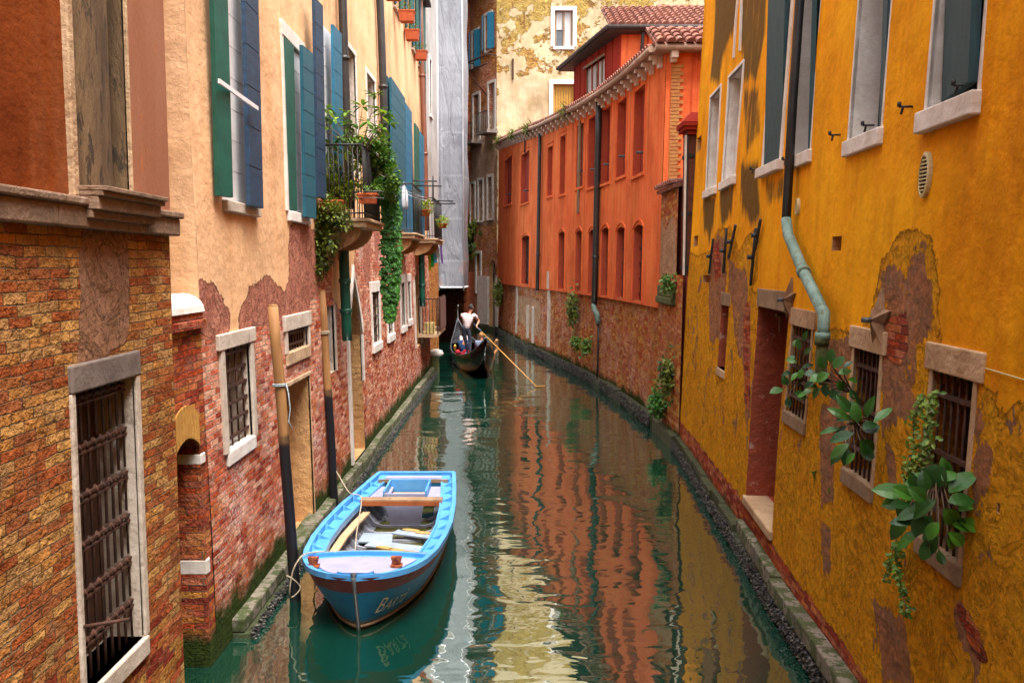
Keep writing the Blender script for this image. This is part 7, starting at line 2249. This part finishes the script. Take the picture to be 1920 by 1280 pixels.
for (x, y, rx, rz, n, d) in ((615, 395, .20, .22, 340, .55), (600, 420, .16, .22, 330, .5), (590, 460, .14, .24, 300, .45), (605, 480, .15, .22, 260, .45), (597, 505, .10, .14, 110, .4), (630, 400, .2, .16, 260, .65), (645, 420, .12, .1, 90, .65), (620, 450, .12, .2, 180, .5), (588, 520, .04, .1, 30, .4)):
    clump(lv, at_depth(x, y, 13.35 + rnd.uniform(-.1, .1)), (rx, .24, rz), int(n * 1.5), .075, .042, rnd, -.2)
for k in range(24):
    a = at_depth(rnd.uniform(585, 650), rnd.uniform(385, 410), 13.4); tw.tube([a, a + Vector((rnd.uniform(-.05, .05), -.05, -.35)), a + Vector((rnd.uniform(-.12, .08), -.08, -.75))], .003, 4)
plant('trailing_plant', 'dense yellowish trailing plant spilling over the near end of the first balcony', 'plant', at_depth(610, 400, 13.4), [('foliage', lv, ['leaf_dark']), ('stem', tw, 'twig')])
lv, tw = MB(), MB()
for (x, y, rx, rz, n) in ((620, 320, .16, .22, 130), (632, 345, .16, .18, 150), (650, 360, .18, .14, 150), (640, 370, .16, .12, 130), (665, 330, .12, .2, 60), (618, 365, .12, .12, 110)):
    clump(lv, at_depth(x, y, 14.2), (rx, .25, rz), int(n * 1.5), .10, .05, rnd, .3)
for k in range(16):
    a = at_depth(rnd.uniform(612, 660), 405, 14.2); tw.tube([a, a + Vector((rnd.uniform(-.1, .1), 0, .4)), a + Vector((rnd.uniform(-.2, .2), 0, .8))], .005, 4)
plant('potted_plant', 'yellow green fern like plants filling the inside of the first balcony', 'plant', at_depth(635, 405, 14.2), [('foliage', lv, ['leaf_yellow']), ('stem', tw, 'twig')])
lv = MB()
for (x, y, rx, rz, n) in ((665, 268, .22, .06, 80), (690, 275, .22, .10, 170), (705, 290, .2, .14, 200), (680, 295, .2, .10, 110), (722, 300, .16, .18, 220), (735, 330, .12, .2, 200), (715, 265, .14, .10, 110), (700, 320, .14, .10, 80), (690, 345, .14, .08, 90), (708, 350, .12, .1, 90), (735, 360, .12, .14, 150)):
    clump(lv, at_depth(x, y, 14.6 + rnd.uniform(0, .5)), (rx, .22, rz), int(n * 1.4), .085, .065, rnd, .0)
plant('climbing_plant', 'bushy climber draped over the right part of the first balcony rail', 'plant', at_depth(700, 300, 14.8), [('foliage', lv, ['leaf'])])
lv, tw = MB(), MB()
pth = [(731, 330), (728, 370), (735, 400), (732, 440), (735, 480), (731, 520), (733, 560), (731, 600)]
wd = [.17, .14, .15, .16, .17, .16, .13, .05]
P_ = [at_depth(x, y, 15.4) for x, y in pth]
for i in range(len(P_) - 1):
    for k in range(115):
        t = rnd.random(); c = P_[i].lerp(P_[i + 1], t); w_ = wd[i] * (1 - t) + wd[i + 1] * t
        q = c + Vector((rnd.uniform(-1, 1) * w_, rnd.uniform(-.12, .12), 0))
        for f_ in (-.6, 0, .6):
            leaf(lv, q, Vector((f_ + rnd.uniform(-.3, .3), -.45, -.75)), Vector((0, -1, .3)), rnd.uniform(.055, .09), .05, .3, 0, 2)
tw.tube(P_, .008, 5)
plant('hanging_creeper', 'long bright green creeper hanging straight down from the first balcony', 'creeper', P_[0], [('foliage', lv, ['leaf_ivy']), ('stem', tw, 'twig')])


def pot(name, lab, c, r, h, mat='terra_pot', fill='leaf', n=90, spread=1.6, flowers=0, L=.06, group=None, square=None, cat='flower pot'):
    root = thing(name, lab, cat, c, group=group)
    mb = MB()
    if square:
        w, d = square
        mb.hexa([c + Vector(p) for p in ((-w * .85, -d * .85, 0), (w * .85, -d * .85, 0), (w * .85, d * .85, 0), (-w * .85, d * .85, 0), (-w, -d, h), (w, -d, h), (w, d, h), (-w, d, h))])
        mb.box(c + Vector((0, 0, h)), (2.15 * w, 2.15 * d, .03))
    else: mb.lathe(c, [(r * .7, 0), (r * .95, h * .85), (r * 1.08, h * .86), (r * 1.08, h), (r * .9, h)], 14)
    mb.build('pot', M[mat], root, bevel=.004)
    mb = MB(); R_ = max(r, square[1] if square else r)
    clump(mb, c + Vector((0, 0, h * 1.1 + R_ * .3)), ((square[0] if square else r) * spread, (square[1] if square else r) * spread, R_ * spread * .7), n, L, L * .55, rnd, .5)
    mb.build('foliage', M[fill], root)
    if flowers:
        for k in range(flowers):
            v = rv(rnd, .4); q = c + Vector((v.x * r * spread, v.y * r * spread, h + abs(v.z) * r * spread * 1.2))
            mf = MB()
            for j in range(6): a = math.pi / 3 * j; leaf(mf, q, Vector((math.cos(a), math.sin(a) * .6 - .5, .4)), Z, .045, .035, 0, 0, 2)
            mf.build('flower', M['flower_pink'], root)
    return root


pot('flower_pot', 'wide terracotta planter on the near end of the first balcony', at_depth(612, 402, 13.75), .2, .2, square=(.26, .12), fill='leaf_dark', n=60, L=.05)
pot('flower_pot', 'terracotta pot in a wire holder outside the first balcony rail', at_depth(690, 382, 13.55), .11, .14, square=(.14, .09), fill='leaf', n=110, L=.05)
mb = MB(); c = at_depth(690, 372, 13.5)
for dz in (0, .10):
    mb.tube([c + Vector((-.22, 0, dz)), c + Vector((.14, -.12, dz)), c + Vector((.24, 0, dz)), c + Vector((.0, .14, dz))], .008, 5)
tag(mb.build('pot_holder', M['grey_iron'], None, root_loc=c), 'grey wire pot holder hooked on the first balcony rail', 'pot holder')
pot('hanging_basket', 'round basket of yellow green leaves and pink flowers on the far balcony', at_depth(796, 405, 26.4), .20, .18, fill='leaf_yellow', n=420, spread=1.5, flowers=22, L=.085, cat='flower basket')
pot('hanging_basket', 'smaller yellow green flower basket hanging beside the scaffold sheeting', at_depth(830, 428, 27.0), .15, .14, fill='leaf_yellow', n=300, spread=1.5, flowers=5, L=.08, cat='flower basket')
for k, (x, y, Yd, lab) in enumerate(((737, 0, 21.2, 'topmost terracotta window box, cut by the top of the photo'), (763, 42, 23.4, 'terracotta window box with bristly plant, second from the top'), (773, 76, 25.6, 'terracotta window box with trailing green, third from the top'), (789, 113, 28.2, 'lowest terracotta window box by the brown drainpipe'))):
    pot('window_box', lab, at_depth(x, y, Yd), .14, .26, square=(.20, .16), fill='leaf_dark', n=70, L=.08, spread=1.3, group=None, cat='window box')

# --- right side plants
def big_leaf_plant(name, lab, base, specs, group=None, mat='leaf_big'):
    lv, st = MB(), MB()
    for (x, y, d, ang, L, W) in specs:
        u, z = FY.uz(x, y, d); t = FY.w(u, z, d)
        st.tube([base, base.lerp(t, .55) + Vector((-.03, 0, .03)), t], [.007, .005, .004], 5)
        a = math.radians(ang)
        dr = Vector((math.cos(a), rnd.uniform(-.35, .1), math.sin(a)))           # pictured direction in the image plane
        leaf(lv, t, dr, Vector((-.55, -.6, .6)), L, W, rnd.uniform(.2, 1.1), 0, 5, rnd.uniform(.1, .45))
    return plant(name, lab, 'plant', base, [('foliage', lv, [mat]), ('stem', st, 'twig')], group)


h = Y['g3']; base = FY.w((h['u0'] + h['u1']) / 2 - .05, h['z0'] + .55, .02)
sp = [(1700, 925, .3, 170, .24, .13), (1695, 945, .3, 195, .24, .12), (1705, 960, .3, 215, .26, .12), (1715, 935, .28, 150, .2, .11), (1740, 925, .25, 110, .24, .13), (1760, 915, .2, 80, .26, .15), (1785, 920, .15, 60, .24, .14), (1795, 940, .1, 30, .2, .12),
      (1730, 955, .3, 190, .22, .12), (1748, 965, .28, 240, .24, .13), (1770, 955, .22, 300, .22, .13), (1790, 965, .15, 330, .22, .13), (1725, 990, .3, 210, .22, .11), (1740, 1010, .28, 235, .2, .10), (1760, 1000, .25, 270, .2, .11), (1775, 1010, .2, 300, .2, .11),
      (1755, 940, .28, 200, .2, .11), (1778, 938, .2, 20, .2, .12), (1715, 975, .32, 185, .24, .12), (1735, 940, .3, 130, .18, .11), (1790, 985, .15, 350, .18, .11), (1765, 980, .25, 250, .2, .12), (1748, 900, .2, 95, .2, .12), (1800, 955, .1, 10, .16, .1),
      (1722, 915, .28, 140, .18, .1), (1772, 900, .18, 75, .2, .12), (1705, 945, .34, 170, .2, .12), (1745, 1025, .28, 260, .16, .09), (1760, 1030, .26, 280, .15, .08), (1728, 965, .34, 225, .22, .12), (1782, 995, .2, 310, .18, .11)]
big_leaf_plant('broad_leaved_plant', 'broad leaved bush growing out of the nearest barred window', base, [(x + rnd.uniform(-14, 14) * (j + .25), y + rnd.uniform(-14, 14) * (j + .25), d - .05 * j, a + 35 * j + rnd.uniform(-25, 25), L * rnd.uniform(.55, .95) * (1 - .2 * j), W * rnd.uniform(.6, .9) * (1 - .2 * j)) for j in (0, 1) for x, y, d, a, L, W in sp if j == 0 or rnd.random() < .7])
h = Y['g2']; base = FY.w((h['u0'] + h['u1']) / 2, h['z0'] + .45, .02)
sp = [(1590, 785, .25, 160, .22, .11), (1605, 790, .25, 130, .24, .14), (1625, 780, .2, 85, .26, .12), (1635, 790, .15, 60, .22, .10), (1600, 810, .28, 200, .24, .13), (1615, 800, .26, 20, .16, .12), (1590, 830, .28, 195, .2, .10), (1612, 825, .26, 300, .22, .15), (1628, 835, .2, 280, .24, .13), (1585, 845, .28, 225, .2, .09),
      (1600, 850, .26, 240, .18, .09), (1620, 812, .22, 45, .16, .11), (1575, 800, .3, 175, .2, .09), (1598, 775, .26, 110, .2, .10), (1570, 850, .2, 250, .1, .06)]
big_leaf_plant('broad_leaved_plant', 'smaller broad leaved plant growing from the middle barred window', base, [(x + rnd.uniform(-10, 10) * (j + .3), y + rnd.uniform(-10, 10) * (j + .3), d - .05 * j, a + 40 * j + rnd.uniform(-20, 20), L * rnd.uniform(.6, 1.0) * (1 - .2 * j), W * rnd.uniform(.6, .9) * (1 - .2 * j)) for j in (0, 1) for x, y, d, a, L, W in sp if j == 0 or rnd.random() < .6])
base = FY.w(*FY.uz(1500, 720), -.03)
sp = [(1488, 650, .12, 70, .12, .06), (1500, 655, .12, 110, .12, .07), (1510, 665, .1, 60, .1, .06), (1495, 680, .14, 150, .12, .06), (1505, 690, .14, 30, .12, .06), (1485, 700, .16, 170, .1, .07), (1470, 730, .2, 185, .15, .10), (1478, 722, .2, 120, .12, .08), (1490, 735, .2, 340, .15, .09), (1480, 745, .2, 270, .12, .08), (1500, 710, .16, 80, .12, .07), (1515, 705, .14, 20, .12, .06), (1492, 668, .12, 200, .1, .06), (1508, 640, .12, 90, .12, .06), (1512, 725, .16, 10, .12, .07), (1498, 698, .15, 220, .12, .06), (1520, 722, .15, 350, .11, .06)]
big_leaf_plant('window_sprig', 'light sprig with round leaves at the farthest barred window', base, sp)
base = FY.w(*FY.uz(1600, 735), .02)
sp = [(1545, 690, .25, 120, .13, .09), (1552, 700, .25, 200, .14, .10), (1560, 690, .25, 60, .14, .10), (1540, 705, .25, 180, .13, .09), (1530, 700, .25, 170, .12, .08), (1525, 715, .25, 200, .12, .07), (1570, 700, .25, 20, .12, .08), (1548, 720, .25, 250, .12, .09), (1558, 728, .25, 280, .12, .08), (1535, 728, .25, 220, .12, .07), (1520, 730, .25, 190, .1, .06), (1580, 690, .22, 50, .1, .05), (1588, 712, .2, 0, .1, .06), (1592, 730, .2, 300, .1, .06), (1566, 715, .25, 320, .12, .08), (1510, 738, .25, 185, .09, .05), (1600, 745, .2, 330, .09, .05), (1555, 680, .25, 90, .13, .09), (1575, 735, .2, 200, .1, .06)]
big_leaf_plant('climbing_sprig', 'leafy sprig crossing in front of the drainpipe end', base, sp)
for (x, y, lab, n) in ((1530, 885, 'small weed rooted in the ochre plaster left of the middle sill', 5), (1555, 912, 'tiny weed hanging under the middle barred window', 4)):
    u, z = FY.uz(x, y); b0 = FY.w(u, z, 0); lv = MB()
    for k in range(n): leaf(lv, b0, Vector((rnd.uniform(-1, 1), -.5, rnd.uniform(-1, .5))), Z, .08, .045, .3, 0, 3)
    plant('wall_weed', lab, 'weed', b0, [('foliage', lv, 'leaf')], 'weeds on the ochre wall')


def vine(F, lab, pth, width, dens, L, mat, name='ivy', d=.08, group=None):
    lv, tw = MB(), MB()
    P = [F.w(*F.uz(x, y, d), d) for x, y in pth]
    for i in range(len(P) - 1):
        ln = (P[i + 1] - P[i]).length
        for k in range(int(dens * ln)):
            c = P[i].lerp(P[i + 1], rnd.random()) + rv(rnd) * width * rnd.random()
            leaf(lv, c, Vector((rnd.uniform(-1, 1), rnd.uniform(-1, .2), rnd.uniform(-.9, .5))), Vector((-.6, -.6, .5)), L * rnd.uniform(.6, 1.2), L * .6, .2, 0, 2)
    tw.tube(P, .004, 4)
    return plant(name, lab, 'plant', P[0], [('foliage', lv, mat), ('stem', tw, 'twig')], group)


vine(FY, 'pale ivy strands climbing the bars of the nearest window', [(1748, 735), (1738, 790), (1742, 830), (1725, 860), (1712, 900)], .07, 230, .05, 'leaf_light')
vine(FY, 'thin ivy strand on the left jamb of the nearest barred window', [(1735, 740), (1712, 780), (1715, 840), (1700, 890), (1690, 925)], .05, 210, .045, 'leaf_light')
vine(FY, 'ivy strand hanging down the ochre wall below the broad leaved bush', [(1695, 1005), (1678, 1045), (1685, 1080), (1695, 1130), (1698, 1150)], .04, 190, .045, 'leaf')
vine(FY, 'short ivy tip hanging left of the nearest sill', [(1680, 1010), (1668, 1050), (1655, 1085)], .04, 150, .045, 'leaf_light')


def wallbush(F, lab, x, y, rx, rz, n, L, mat='leaf', d=.15, name='wall_plant', cat='plant', blade=False):
    u, z = F.uz(x, y); c = F.w(u, z, d); lv, tw = MB(), MB()
    for k in range(n):
        a = F.w(u + rnd.gauss(0, rx * .5), z + rnd.gauss(0, rz * .5), d + rnd.uniform(-.1, .15))
        leaf(lv, a, Vector((rnd.uniform(-1, 1), rnd.uniform(-1, .3), rnd.uniform(-1.1, .8))), Vector((-.5, -.6, .5)), L * rnd.uniform(.6, 1.4), L * (.16 if blade else .5), .5, 0, 2)
    for k in range(6): tw.tube([F.w(u, z, 0), F.w(u + rnd.uniform(-rx, rx) * .6, z + rnd.uniform(-rz, rz) * .6, d)], .006, 4)
    return plant(name, lab, cat, F.w(u, z, 0), [('foliage', lv, mat), ('stem', tw, 'twig')])


wallbush(FO, 'green weed tuft at the brick below the first drain of the orange house', 940, 550, .55, .65, 260, .22, 'leaf_dark')
wallbush(FO, 'long weed trail on the bricks left of the black drainpipe', 1082, 580, .30, .60, 260, .16, 'leaf_dark')
wallbush(FO, 'small green fern on the bricks under the weed trail', 1089, 642, .14, .26, 130, .14)
wallbush(FO, 'small green fern right beside the thin black pipe', 1108, 650, .12, .24, 120, .14)
wallbush(FGL, 'green bush at the waterline between courtyard wall and ochre house', 1247, 755, .17, .26, 330, .12, 'leaf_ivy')
wallbush(FGL, 'tall weed climbing beside the corner of the ochre house', 1263, 705, .14, .40, 260, .13, 'leaf_dark')
wallbush(FGW, 'small weed on the mossy band of the courtyard wall', 1268, 530, .12, .2, 90, .12, 'leaf')
wallbush(FT, 'weeds growing from the dark corner of the tall brick house', 880, 440, 1.2, 1.1, 240, .4, 'leaf_dark')
for (x, y, lab) in ((932, 270, 'grass tuft at the far end of the orange house eave'), (948, 258, 'second grass tuft on the orange house eave, beside the first'), (975, 248, 'grass tuft over the first drainpipe of the orange house'), (1003, 236, 'leafy tuft in the gutter at the second drainpipe'), (1078, 188, 'leafy tuft in the gutter beside the penthouse')):
    u, z = FO.uz(x, y); z = zE(u) + .1; c = FO.w(u, z, .3); lv = MB()
    for k in range(130):
        a = FO.w(u + rnd.gauss(0, .35), z + rnd.uniform(-.12, .12), .3 + rnd.uniform(-.15, .15)); leaf(lv, a, Vector((rnd.uniform(-1, .6), rnd.uniform(-1, .3), rnd.uniform(-.5, 1.2))), Z, rnd.uniform(.15, .4), .06, .8, 0, 2)
    plant('gutter_weed', lab, 'weed', c, [('foliage', lv, 'leaf_dark')])
